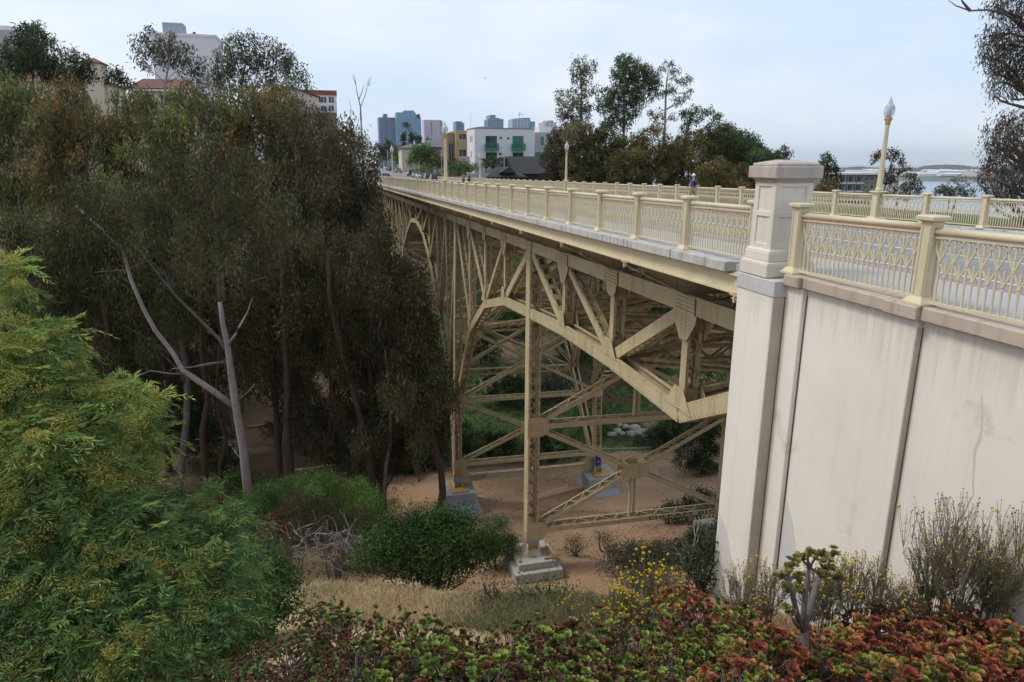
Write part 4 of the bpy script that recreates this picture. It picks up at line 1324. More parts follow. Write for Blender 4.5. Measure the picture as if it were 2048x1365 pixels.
# --- buildings on the left bank, above the eucalyptus
Yf = 192.0
x0, zt = wpx(606, 180, Yf); x1, _ = wpx(672, 182, Yf); z1 = wpx(640, 190, Yf)[1]; z0 = wpx(640, 225, Yf)[1]
h = empty('modern_block', ((x0+x1)/2, Yf+6, -2), 'white modern block with a rust orange roof band above the trees', 'building')
block(h, 'lower_wall', x0, x1-.2, Yf+.3, Yf+12, -2, z0, M['stucco_brown'])
block(h, 'wall', x0, x1, Yf, Yf+12, z0, z1, M['stucco_white'])
block(h, 'roof_band', x0-.3, x1+.15, Yf-.35, Yf+12.2, z1, zt, M['orange_band'])
for pa, pb in ((642, 653), (657, 668)):
    for za, zb_ in ((194, 206), (212, 223)):
        xx0, zz1 = wpx(pa, za, Yf); xx1, zz0 = wpx(pb, zb_, Yf); window(h, xx0, xx1, zz0, zz1, Yf, mull=1)
Yf = 172.0
xr, zr = wpx(578, 172, Yf); xe, ze = wpx(641, 195, Yf); xl = 2*xr-xe
h = empty('gable_house', (xr, Yf+7, -2), 'cream stucco gable house with red tiled verge among the trees', 'house')
mb = MB(); mb.prism([[xl, Yf, -2], [xe-.4, Yf, -2], [xe-.4, Yf, ze-.1], [xr, Yf, zr-.3], [xl, Yf, ze-.1]], YV, 0, 14); mb.build('wall', M['stucco_cream'], h)
for (xq, zq) in ((xe, ze), (xl-.4, ze)):
    mb = MB(); mb.beam([xr, Yf+7, zr], [xq, Yf+7, zq], YV, 15, .22); mb.build('roof', M['clay_tile'], h)
for pa, pb in ((607, 621), (560, 571)):
    xx0, zz1 = wpx(pa, 226, Yf); xx1, zz0 = wpx(pb, 239, Yf); window(h, xx0, xx1, zz0, zz1, Yf, mull=1)
Yf = 262.0
x0, zt = wpx(300, 70, Yf); x1, _ = wpx(432, 77, Yf)
h = empty('white_tower', ((x0+x1)/2, Yf+8, -2), 'white apartment tower with a grey rooftop screen', 'building')
block(h, 'wall', x0, x1, Yf, Yf+13, -2, zt, M['stucco_white'])
block(h, 'parapet', x0-.2, x1+.2, Yf-.2, Yf+13.2, zt, zt+.8, M['stucco_white'])
xs0, zs = wpx(323, 44, Yf+3); xs1, _ = wpx(366, 45, Yf+3)
block(h, 'roof_screen', xs0, xs1, Yf+3, Yf+8, zt+.8, zs, M['screen_grey'], .3)
block(h, 'roof_unit', wpx(386, 71, Yf+2)[0], wpx(391, 71, Yf+2)[0], Yf+2, Yf+3, zt+.8, zt+1.7, M['clap_dark'])
for zz in (zt-4.2, zt-8.5, zt-12.8):
    for yy in (Yf+1.5, Yf+6.5): window_x(h, yy, yy+3.2, zz, zz+3.0, x1, 1)
Yf = 225.0
x0, zt = wpx(-90, 46, Yf); x1, _ = wpx(36, 52, Yf)
h = empty('pale_tower', ((x0+x1)/2, Yf+8, -2), 'pale grey tower at the far left edge behind the trees', 'building')
block(h, 'wall', x0, x1, Yf, Yf+14, -2, zt, M['stucco_grey'], 1.2)
block(h, 'wing', x1, x1+13, Yf+6, Yf+14, -2, zt-9, M['stucco_white'])
for zz in (zt-5, zt-10): window_x(h, Yf+3, Yf+6, zz, zz+2.5, x1, 1)
Yf = 150.0
x0, ze = wpx(163, 124, Yf); x1, _ = wpx(200, 124, Yf)
h = empty('tile_roof_house', ((x0+x1)/2, Yf+5, -2), 'cream house with red tiled roofs and a square corner turret', 'house')
block(h, 'turret', x0, x1, Yf, Yf+4, 8, ze, M['stucco_cream']); hip(h, 'turret_roof', x0, x1, Yf, Yf+4, ze, ze+1.0, M['clay_tile'], 'x', None, .35)
xa, za = wpx(0, 160, Yf); xb, _ = wpx(214, 160, Yf)
block(h, 'wall', xa, xb, Yf+1, Yf+12, -2, za, M['stucco_cream']); hip(h, 'roof', xa, xb, Yf+1, Yf+12, za, za+2.0, M['clay_tile'], 'x', 5, .5)
for pa in (152, 166, 228):
    xx = wpx(pa, 172, Yf+1)[0]; window(h, xx, xx+1.4, wpx(pa, 182, Yf+1)[1], wpx(pa, 173, Yf+1)[1], Yf+1) if pa < 200 else None
Yf = 132.0
x0, za = wpx(262, 176, Yf); x1, _ = wpx(378, 176, Yf)
h = empty('villa', ((x0+x1)/2, Yf+5, -2), 'cream villa with a long red tiled roof, below the white tower', 'house')
block(h, 'wall', x0, x1, Yf, Yf+10, -2, za, M['stucco_cream']); hip(h, 'roof', x0, x1, Yf, Yf+10, za, wpx(300, 158, Yf+5)[1], M['clay_tile'], 'x', 1.5, .6)
block(h, 'fascia', x0-.55, x1+.55, Yf-.62, Yf-.55, za-.45, za-.19, M['stucco_white'])
for pa in (285, 320, 350):
    xx = wpx(pa, 190, Yf)[0]; window(h, xx, xx+1.2, za-2.6, za-1.0, Yf)
Yf = 112.0
x0, za = wpx(140, 262, Yf); x1, _ = wpx(250, 262, Yf)
h = empty('hillside_house', ((x0+x1)/2, Yf+5, -8), 'pale walled house glimpsed through the trees, below the tiled roofs', 'house')
block(h, 'wall', x0, x1, Yf, Yf+9, -10, za+3, M['stucco_cream'])
for pa in (160, 205):
    xx = wpx(pa, 280, Yf)[0]; window(h, xx, xx+1.3, za-2.2, za-.4, Yf)
mb = MB()
for q in np.linspace(x0-9, x0-2, 18): mb.bx(q-.03, q+.03, Yf-.1, Yf-.04, za-6.0, za-4.9)
mb.bx(x0-9, x0-2, Yf-.12, Yf, za-4.9, za-4.8); mb.bx(x0-9, x0, Yf-.3, Yf+3, za-6.2, za-6.0)
mb.build('terrace', M['stucco_white'], h)

# --- apartment block on the slope to the right
Yf = 172.0
x0, zt = wpx(1680, 350, Yf); x1, _ = wpx(1764, 352, Yf); z0 = wpx(1680, 400, Yf)[1]
h = empty('apartment_block', ((x0+x1)/2, Yf+6, z0-4), 'olive grey apartment block with open balconies above the far railing', 'building')
block(h, 'wall', x0, x1, Yf+1.4, Yf+12, z0-6, zt, M['olive_wall'])
block(h, 'roof', x0-.4, x1+.4, Yf-.2, Yf+12.3, zt, zt+.5, M['stucco_white'])
fl = (zt-wpx(1680, 367, Yf)[1])
for k in range(3):
    zz = zt-fl*(k+1)
    block(h, 'floor_slab', x0, x0+(x1-x0)*.6, Yf-.1, Yf+1.4, zz-.15, zz+.15, M['stucco_white'])
    for q in range(3):
        xx = x0+(x1-x0)*.6*(q+.12)/3; window(h, xx, xx+2.6, zz+.35, zz+fl*.8, Yf+1.4)
    for q in (.66, .82): window(h, x0+(x1-x0)*q, x0+(x1-x0)*q+1.3, zz+fl*.3, zz+fl*.75, Yf+1.4)
for q in range(4): block(h, 'post', x0+(x1-x0)*.6*q/3-.12, x0+(x1-x0)*.6*q/3+.12, Yf-.12, Yf+.15, z0-6, zt, M['olive_wall'])


# ================================================================== downtown skyline, about a mile and a half off
def facade(name, glass, line, fx, fz, wx=.18, wz=.25):
    """far curtain wall: floors and bays too small to pick apart"""
    m = bpy.data.materials.new(name); m.use_nodes = True
    t = m.node_tree; b = t.nodes['Principled BSDF']; L = t.links.new
    geo = N(t, 'ShaderNodeNewGeometry'); sp = N(t, 'ShaderNodeSeparateXYZ'); L(geo.outputs['Position'], sp.inputs[0])
    s = N(t, 'ShaderNodeMath', operation='ADD'); L(sp.outputs[0], s.inputs[0]); L(sp.outputs[1], s.inputs[1])

    def band(sock, per, w_):
        a = N(t, 'ShaderNodeMath', operation='DIVIDE'); L(sock, a.inputs[0]); a.inputs[1].default_value = per
        f = N(t, 'ShaderNodeMath', operation='FRACT'); L(a.outputs[0], f.inputs[0])
        c = N(t, 'ShaderNodeMath', operation='LESS_THAN'); L(f.outputs[0], c.inputs[0]); c.inputs[1].default_value = w_; return c.outputs[0]
    mx_ = N(t, 'ShaderNodeMath', operation='MAXIMUM'); L(band(s.outputs[0], fx, wx), mx_.inputs[0]); L(band(sp.outputs[2], fz, wz), mx_.inputs[1])
    nz = N(t, 'ShaderNodeTexNoise', Scale=.03, Detail=3.0); L(geo.outputs['Position'], nz.inputs['Vector'])
    g = N(t, 'ShaderNodeMix', data_type='RGBA'); g.inputs[6].default_value = (*[c*.75 for c in glass], 1); g.inputs[7].default_value = (*[c*1.2 for c in glass], 1); L(nz.outputs['Fac'], g.inputs[0])
    mm = N(t, 'ShaderNodeMix', data_type='RGBA'); L(mx_.outputs[0], mm.inputs[0]); L(g.outputs[2], mm.inputs[6]); mm.inputs[7].default_value = (*line, 1)
    L(mm.outputs[2], b.inputs['Base Color']); b.inputs['Roughness'].default_value = .35
    return m


M['f_blue'] = facade('blue_glass', (.10, .24, .38), (.17, .30, .42), 9, 4.2)
M['f_navy'] = facade('navy_glass', (.055, .13, .24), (.12, .20, .31), 7, 4)
M['f_pink'] = facade('pale_panel', (.50, .43, .47), (.45, .39, .43), 12, 4)
M['f_grey'] = facade('grey_glass', (.13, .19, .29), (.19, .25, .34), 6, 4)
M['f_frame'] = facade('concrete_frame', (.14, .25, .36), (.42, .46, .52), 8, 5, .25, .3)
M['f_white'] = facade('white_frame', (.10, .12, .15), (.55, .57, .62), 9, 5, .45, .45)


def tower(label, YT, mat, parts, name='skyscraper'):
    """parts: (name, px0, px1, ptop, dy, mat)"""
    x0, _ = wpx(parts[0][1], 300, YT); x1, _ = wpx(parts[0][2], 300, YT)
    r = empty(name, ((x0+x1)/2, YT, -60), label, 'skyscraper', 'downtown towers on the horizon')
    for nm, a, b, top, dy, mt in parts:
        xa, zt = wpx(a, top, YT); xb, _ = wpx(b, top, YT)
        block(r, nm, xa, xb, YT+dy, YT+45, -60 if nm in ('shaft', 'annex') else zt-30, zt, mt or mat)
    return r


tower('dark blue glass tower with a reddish upper corner, leftmost of the downtown skyline', 1650, M['f_navy'], [('shaft', 757, 790, 235, 0, None), ('annex', 774, 794, 243, -8, None), ('penthouse', 767, 775, 228, 4, None), ('upper_corner', 781, 789, 235.5, -1, M['orange_band'])])
tower('broad light blue glass tower with a stepped crown behind the palm', 1600, M['f_blue'], [('shaft', 793, 832, 225, 0, None), ('annex', 832, 842, 237, 0, None), ('crown', 808, 829, 221, 3, None), ('crane_base', 837, 840, 228, 5, M['clap_dark']), ('roof_rail', 829, 842, 232, 9, M['f_navy'])])
tower('pale pinkish slab tower right of the blue glass tower', 1750, M['f_pink'], [('shaft', 848, 884, 240, 0, None), ('glazed_strip', 861.5, 864, 244, -1, M['f_blue']), ('side_strip', 880, 885, 243, -1, M['f_blue'])])
tower('small dark blue wedge tower above the tan apartment house', 1800, M['f_navy'], [('shaft', 912, 924, 243, 0, None), ('annex', 924, 929, 246, 3, M['f_blue'])])
tower('slate blue tower with a stepped roof above the white house', 1600, M['f_grey'], [('shaft', 979, 1007, 238, 0, None), ('penthouse', 981, 992, 230, 4, None), ('step', 992, 1000, 236, 3, None), ('balcony_strip', 976.5, 979, 239, -1, M['f_navy'])])
r = tower('open framed tower under construction with a crane on top', 1700, M['f_frame'], [('shaft', 1025, 1060, 239, 0, None), ('annex', 1060, 1071, 243, 4, M['f_blue']), ('top_floor', 1030, 1050, 237, 3, None), ('curved_top', 1046, 1062, 235.5, 6, M['f_blue'])])
c = at(1039, 238, 1700); mb = MB(); mb.beam(c, c+[0, 0, 15], YV, 1.2, 1.2); mb.beam(c+[-4, 0, 9], c+[11, 0, 10], YV, .9, 1.0); mb.beam(c+[0, 0, 15], c+[10, 0, 10], YV, .4, .4); mb.build('crane', M['stucco_grey'], r)
tower('white framed tower partly behind the eucalyptus grove', 1500, M['f_white'], [('shaft', 1089, 1112, 245, 0, None), ('penthouse', 1097, 1108, 241, 4, M['stucco_grey']), ('annex', 1105, 1118, 251, 6, None)])

# ================================================================== bay, naval island, wooded headland
mb = MB(); mb.raw([[-6500, 900, -74], [12500, 900, -74], [12500, 12500, -74], [-6500, 12500, -74]], [[0, 1, 2, 3]])
mb.raw([[400, -2500, -74.01], [12500, -2500, -74.01], [12500, 900, -74.01], [400, 900, -74.01]], [[0, 1, 2, 3]])
M['water'] = material('bay_water', (.20, .27, .34), (.17, .24, .31), .004, .22, .5, bump=.35, bscale=.06)
tag(mb.build('bay_water', M['water']), kind='structure')
M['far_land'] = material('far_land', (.17, .17, .16), (.12, .135, .12), .01, .95, .1)
M['far_wood'] = material('far_wood', (.05, .07, .055), (.075, .09, .07), .02, .95, .1)


def ridge(name, pts, r0, mat, depthm=500, base=-75, seed=0):
    """land seen edge-on: pts = (px, py of the crest)"""
    mb = MB(); V = []
    rr = random.Random(seed); P_ = []
    for (a, b), (c, d) in zip(pts[:-1], pts[1:]):
        k = max(2, int(abs(c-a)/4))
        for i in range(k): t = i/k; P_.append((a+(c-a)*t, b+(d-b)*t+rr.uniform(-.6, .6)))
    for (x, y) in P_:
        p = atR(x, y, r0+depthm*.4); f = atR(x, y, r0); e = atR(x, y, r0+depthm)
        V += [[f[0], f[1], base], [p[0], p[1], p[2]], [e[0], e[1], base]]
    F_ = []
    for i in range(len(P_)-1):
        a = i*3; F_ += [[a, a+3, a+4, a+1], [a+1, a+4, a+5, a+2]]
    mb.raw(V, F_)
    return tag(mb.build(name, mat), kind='structure')


ridge('island_shore', [(1500, 351), (1700, 350), (1850, 350.5), (2300, 351)], 3300, M['far_land'], 500, seed=1)
ridge('headland', [(1560, 337), (1680, 336), (1720, 333), (1760, 336), (1835, 336), (1850, 331.5), (1895, 329.5), (1925, 331), (1960, 336), (2100, 338), (2300, 338)], 4600, M['far_wood'], 800, seed=2)
rr = random.Random(3)
for i in range(38):
    px = rr.uniform(1660, 1990); py = rr.uniform(339, 349); R_ = 3400+(349-py)*70
    p = atR(px, py, R_); w_ = rr.uniform(25, 85) if rr.random() < .8 else rr.uniform(90, 150)
    hh = rr.uniform(5, 13); mb = MB()
    yaw = rr.uniform(-.5, .5)
    mb.box((0, 0, hh/2), (w_, w_*.4, hh)); mb.raw([[-w_/2-1, -w_*.2-1, hh], [w_/2+1, -w_*.2-1, hh], [w_/2+1, w_*.2+1, hh], [-w_/2-1, w_*.2+1, hh], [-w_/2, 0, hh+2.5], [w_/2, 0, hh+2.5]], [[0, 1, 5, 4], [2, 3, 4, 5], [1, 2, 5], [3, 0, 4]])
    me = mb.mesh('island_building'); fix_normals(me)
    o = link('island_building', me, M[['stucco_white', 'stucco_white', 'stucco_grey', 'stucco_cream'][i % 4]], None)
    o.location = (p[0], p[1], p[2]-hh); o.rotation_euler = (0, 0, yaw-.7)
    tag(o, 'small pale flat building on the distant island shore across the bay', 'building', 'island buildings across the bay')

# ================================================================== cars
cm('tyre', (.02, .02, .021), None, rough=.9)
cm('rim', (.35, .36, .38), None, rough=.35, metal=.6)
cm('car_glass', (.02, .028, .035), None, rough=.08, spec=.7)
cm('tail_red', (.35, .02, .015), None, rough=.3)
cm('head_clear', (.75, .77, .8), None, rough=.2)
cm('plate', (.7, .7, .68), None, rough=.6)
for nm, c in (('black', (.02, .02, .023)), ('charcoal', (.06, .062, .068)), ('navy', (.03, .05, .10)), ('white', (.75, .76, .78)), ('silver', (.42, .44, .47)), ('grey', (.16, .165, .175))):
    M['paint_'+nm] = material('paint_'+nm, c, None, 1, .28, .5, coat=.6)


def section_loft(mb, secs):
    """secs: list of (y, [(x, z), ...]) closed sections, same count"""
    k = len(secs[0][1]); V = [[x, y, z] for y, s in secs for x, z in s]; F_ = []
    for i in range(len(secs)-1):
        for j in range(k): F_.append([i*k+j, i*k+(j+1) % k, (i+1)*k+(j+1) % k, (i+1)*k+j])
    F_.append(list(range(k))); F_.append([(len(secs)-1)*k+j for j in range(k)][::-1])
    return mb.raw(V, F_)


def car_meshes(suv):
    L, Wd, Hs, Ht = (4.7, 1.88, .98, 1.72) if suv else (4.6, 1.82, .90, 1.45)
    body = MB()

    def sec(y, hw, zl, zh): return (y, [(-hw*.92, zl), (hw*.92, zl), (hw, zl+.25), (hw, zh-.12), (hw*.93, zh), (-hw*.93, zh), (-hw, zh-.12), (-hw, zl+.25)])
    w_ = Wd/2
    section_loft(body, [sec(-L/2, w_*.84, .35, Hs-.12), sec(-L/2+.25, w_*.97, .28, Hs), sec(-.6, w_, .24, Hs+.02), sec(L/2-1.25, w_, .24, Hs), sec(L/2-.3, w_*.95, .27, Hs-.14), sec(L/2, w_*.8, .35, Hs-.28)])
    roof = MB()

    def cs(y, hw, zt): return (y, [(-w_*.93, Hs-.01), (w_*.93, Hs-.01), (hw, zt-.06), (hw-.12, zt), (-hw+.12, zt), (-hw, zt-.06)])
    yb = -L/2+(.12 if suv else .75)
    section_loft(roof, [(yb, [(-w_*.9, Hs-.01), (w_*.9, Hs-.01), (w_*.88, Hs+.05), (w_*.8, Hs+.07), (-w_*.8, Hs+.07), (-w_*.88, Hs+.05)]), cs(yb+(.38 if suv else .75), w_*.76, Ht-.04), cs(0.0, w_*.78, Ht), cs(.45, w_*.77, Ht-.05), (1.25, [(-w_*.9, Hs-.01), (w_*.9, Hs-.01), (w_*.88, Hs+.03), (w_*.8, Hs+.05), (-w_*.8, Hs+.05), (-w_*.88, Hs+.03)])])
    skin = MB(); skin.bx(-w_*.74, w_*.74, yb+(.42 if suv else .8), .42, Ht-.035, Ht+.012)
    for s in (-1, 1):
        for yy in (yb+.35, -.35, .55):
            skin.beam([s*w_*.935, yy, Hs], [s*w_*.77, yy*.9, Ht-.03], YV, .09, .03)
    wh = MB(); wh.lathe((0, 0, 0), [(.20, -.1), (.33, -.1), (.345, -.06), (.345, .06), (.33, .1), (.20, .1)], 16)
    rim = MB(); rim.lathe((0, 0, 0), [(.05, -.085), (.21, -.075), (.21, .075), (.05, .085)], 12)
    tail = MB(); tail.box((0, 0, 0), (.34, .06, .16))
    head = MB(); head.box((0, 0, 0), (.36, .08, .13))
    pl = MB(); pl.box((0, 0, 0), (.5, .02, .13))
    out = {}
    for k, m_, mt in (('body', body, 'paint_black'), ('cabin', roof, 'car_glass'), ('roof_panel', skin, 'paint_black'), ('wheel', wh, 'tyre'), ('rim', rim, 'rim'), ('tail', tail, 'tail_red'), ('head', head, 'head_clear'), ('plate', pl, 'plate')):
        me = m_.mesh(k); fix_normals(me); me.materials.append(M[mt]); out[k] = me
    out['dim'] = (L, Wd, Hs, Ht); return out


CARS = {True: car_meshes(True), False: car_meshes(False)}


def car(x, y, rz, suv, paint, label, z=None):
    d = CARS[suv]; L, Wd, Hs, Ht = d['dim']
    z = float(deck(y)+cross(min(x, 21)))-.148 if z is None else z
    r = empty('parked_car', (x, y, z), label, 'car', 'cars on the far street', rz)

    def part(nm, me, loc, par=r, paintit=False):
        o = bpy.data.objects.new(nm, me); COL.objects.link(o); o.parent = par; o.location = loc
        if paintit: o.material_slots[0].link = 'OBJECT'; o.material_slots[0].material = M['paint_'+paint]
        return o
    part('body', d['body'], (0, 0, 0), r, True); part('cabin', d['cabin'], (0, 0, 0)); part('roof_panel', d['roof_panel'], (0, 0, 0), r, True)
    for sx in (-1, 1):
        for sy in (-L/2+.85, L/2-.9):
            w_ = part('wheel', d['wheel'], (sx*(Wd/2-.09), sy, .345)); w_.rotation_euler = (0, PI/2, 0); part('rim', d['rim'], (0, 0, .018*sx), w_)
        part('tail_light', d['tail'], (sx*Wd*.36, -L/2-.0, Hs-.22)); part('headlight', d['head'], (sx*Wd*.34, L/2-.06, Hs-.42))
    part('plate', d['plate'], (0, -L/2-.015, .55))


car(20.9, 147.5, 0, True, 'navy', 'dark blue SUV parked nearest the bridge, beside the lamp post')
car(20.9, 156.5, 0, True, 'charcoal', 'charcoal SUV, second in the row of parked cars')
car(20.9, 163.5, 0, False, 'navy', 'dark sedan behind the charcoal SUV in the parked row')
car(20.9, 171.5, 0, False, 'white', 'white sedan parked in the row, fourth from the bridge')
car(20.9, 179.5, 0, False, 'silver', 'silver car parked beyond the white sedan')
car(20.9, 190.0, 0, True, 'black', 'black SUV parked under the round green street tree')
car(20.9, 226.0, 0, False, 'grey', 'grey car parked farther up the street, right of the lamp post')
car(20.9, 252.0, 0, True, 'black', 'black car parked far up the street, left of the lamp post')
car(20.9, 262.0, 0, False, 'black', 'small dark car farthest up the right side of the street')
car(20.3, 330.0, 1.2, False, 'silver', 'silver car stopped at the distant crossing')
car(17.0, 335.0, 1.2, False, 'white', 'white car waiting at the distant crossing')
car(24.6, 149.5, .9, False, 'silver', 'silver hatchback in the driveway right of the lamp post', -3.19)
car(29.6, 150.5, 1.3, False, 'navy', 'dark car in the driveway behind the two people', -3.19)
car(11.0, 146.0, PI, True, 'white', 'white car coming towards the bridge by the left trees')

# street signs and poles
cm('pole_grey', (.40, .41, .43), None, rough=.5, metal=.3)
cm('sign_back', (.55, .58, .64), None, rough=.5)
zz = float(deck(122)+cross(8))
s = empty('street_sign', (8.0, 122, zz), 'pale back of a road sign at the left end of the bridge', 'sign')
mb = MB(); mb.tube([(8, 122, zz), (8, 122, zz+3.1)], .035, 8); mb.build('post', M['pole_grey'], s)
c = at(763, 333, 121.95); mb = MB(); mb.bx(c[0]-.42, c[0]+.42, 121.92, 121.95, c[2]-.55, c[2]+.55); mb.build('plate', M['sign_back'], s)
c0 = at(884, 362, 150); s = empty('street_pole', (c0[0], 150, -3.0), 'thin grey street pole left of the nearest left lamp post', 'pole')
mb = MB(); mb.tube([(c0[0], 150, -3.0), (c0[0], 150, at(884, 302, 150)[2])], .06, 8); mb.build('shaft', M['pole_grey'], s)
mb = MB(); mb.tube([(c0[0], 150, at(884, 302, 150)[2]), (c0[0], 150, at(884, 300, 150)[2])], .1, 8); mb.build('top', M['pole_grey'], s)
c0 = at(829.5, 330, 215); s = empty('street_light', (c0[0], 215, -2.2), 'grey street light with a long curved arm and a white sign box', 'street light')
zt = at(829.5, 281, 215)[2]; zarm = at(829.5, 292, 215)[2]; xl = at(800, 285, 215)[0]
mb = MB(); mb.tube([(c0[0], 215, -2.2), (c0[0], 215, zt)], .1, 8); mb.build('pole', M['pole_grey'], s)
mb = MB(); mb.tube([(c0[0], 215, zarm), (c0[0]*.66+xl*.34, 215, zarm+.8), (c0[0]*.33+xl*.67, 215, zarm+1.15), (xl, 215, zarm+1.2)], .06, 8); mb.build('arm', M['pole_grey'], s)
mb = MB(); mb.box((xl-.2, 215, zarm+1.16), (.7, .3, .14)); mb.build('lamp_head', M['orange_band'], s)
mb = MB(); mb.box((c0[0], 214.8, zt-.9), (.5, .1, 1.3)); mb.build('sign_box', M['stucco_white'], s)
for px, yy, lab in ((776, 262, 'thin pale utility pole far up the street, left of the lamp post'), (780.5, 300, 'slim grey pole at the distant crossing')):
    c0 = at(px, 330, yy); mb = MB(); mb.tube([(c0[0], yy, float(deck(yy))-.1), (c0[0], yy, at(px, 300, yy)[2])], .09, 8)
    mb.thing('utility_pole', M['stucco_cream'], lab, 'pole')
# bird
c = at(970, 157, 90); mb = MB()
mb.tube([c+[-.14, 0, 0], c+[0, 0, .02], c+[.16, 0, 0]], [.012, .045, .008], 6)
for sgn in (-1, 1): mb.raw([c+[-.05, 0, .02], c+[.06, 0, .02], c+[.0, sgn*.2, .1], c+[-.08, sgn*.36, .03]], [[0, 1, 2, 3]])
mb.thing('bird', M['black'], 'tiny dark bird flying in the pale sky', 'bird')
# ================================================================== people
cm('skin', (.42, .24, .17), None, rough=.6)
cm('shirt_blue', (.07, .13, .30), (.055, .10, .24), scale=6, rough=.9)
cm('navy_cloth', (.018, .022, .05), None, rough=.9)
cm('khaki', (.33, .25, .16), None, rough=.9)
cm('cap_white', (.75, .75, .76), None, rough=.8)
cm('shoe', (.12, .12, .13), None, rough=.7)
cm('black_cloth', (.016, .016, .019), None, rough=.9)
cm('mauve_cloth', (.22, .17, .22), None, rough=.9)
cm('jeans', (.05, .06, .09), None, rough=.9)
cm('hair_brown', (.05, .03, .02), None, rough=.7)


def skin_mesh(name, joints, edges, mat, parent, root=0, sub=2):
    me = bpy.data.meshes.new(name)
    me.from_pydata([j[:3] for j in joints], edges, [])
    o = bpy.data.objects.new(name, me); COL.objects.link(o); o.parent = parent
    m = o.modifiers.new('skin', 'SKIN'); m.use_smooth_shade = True; m.branch_smoothing = .4
    for i, j in enumerate(joints):
        sv = me.skin_vertices[0].data[i]; r = j[3]
        sv.radius = r if isinstance(r, tuple) else (r, r); sv.use_root = i == root
    s = o.modifiers.new('sub', 'SUBSURF'); s.levels = s.render_levels = sub
    me.materials.append(mat); return o


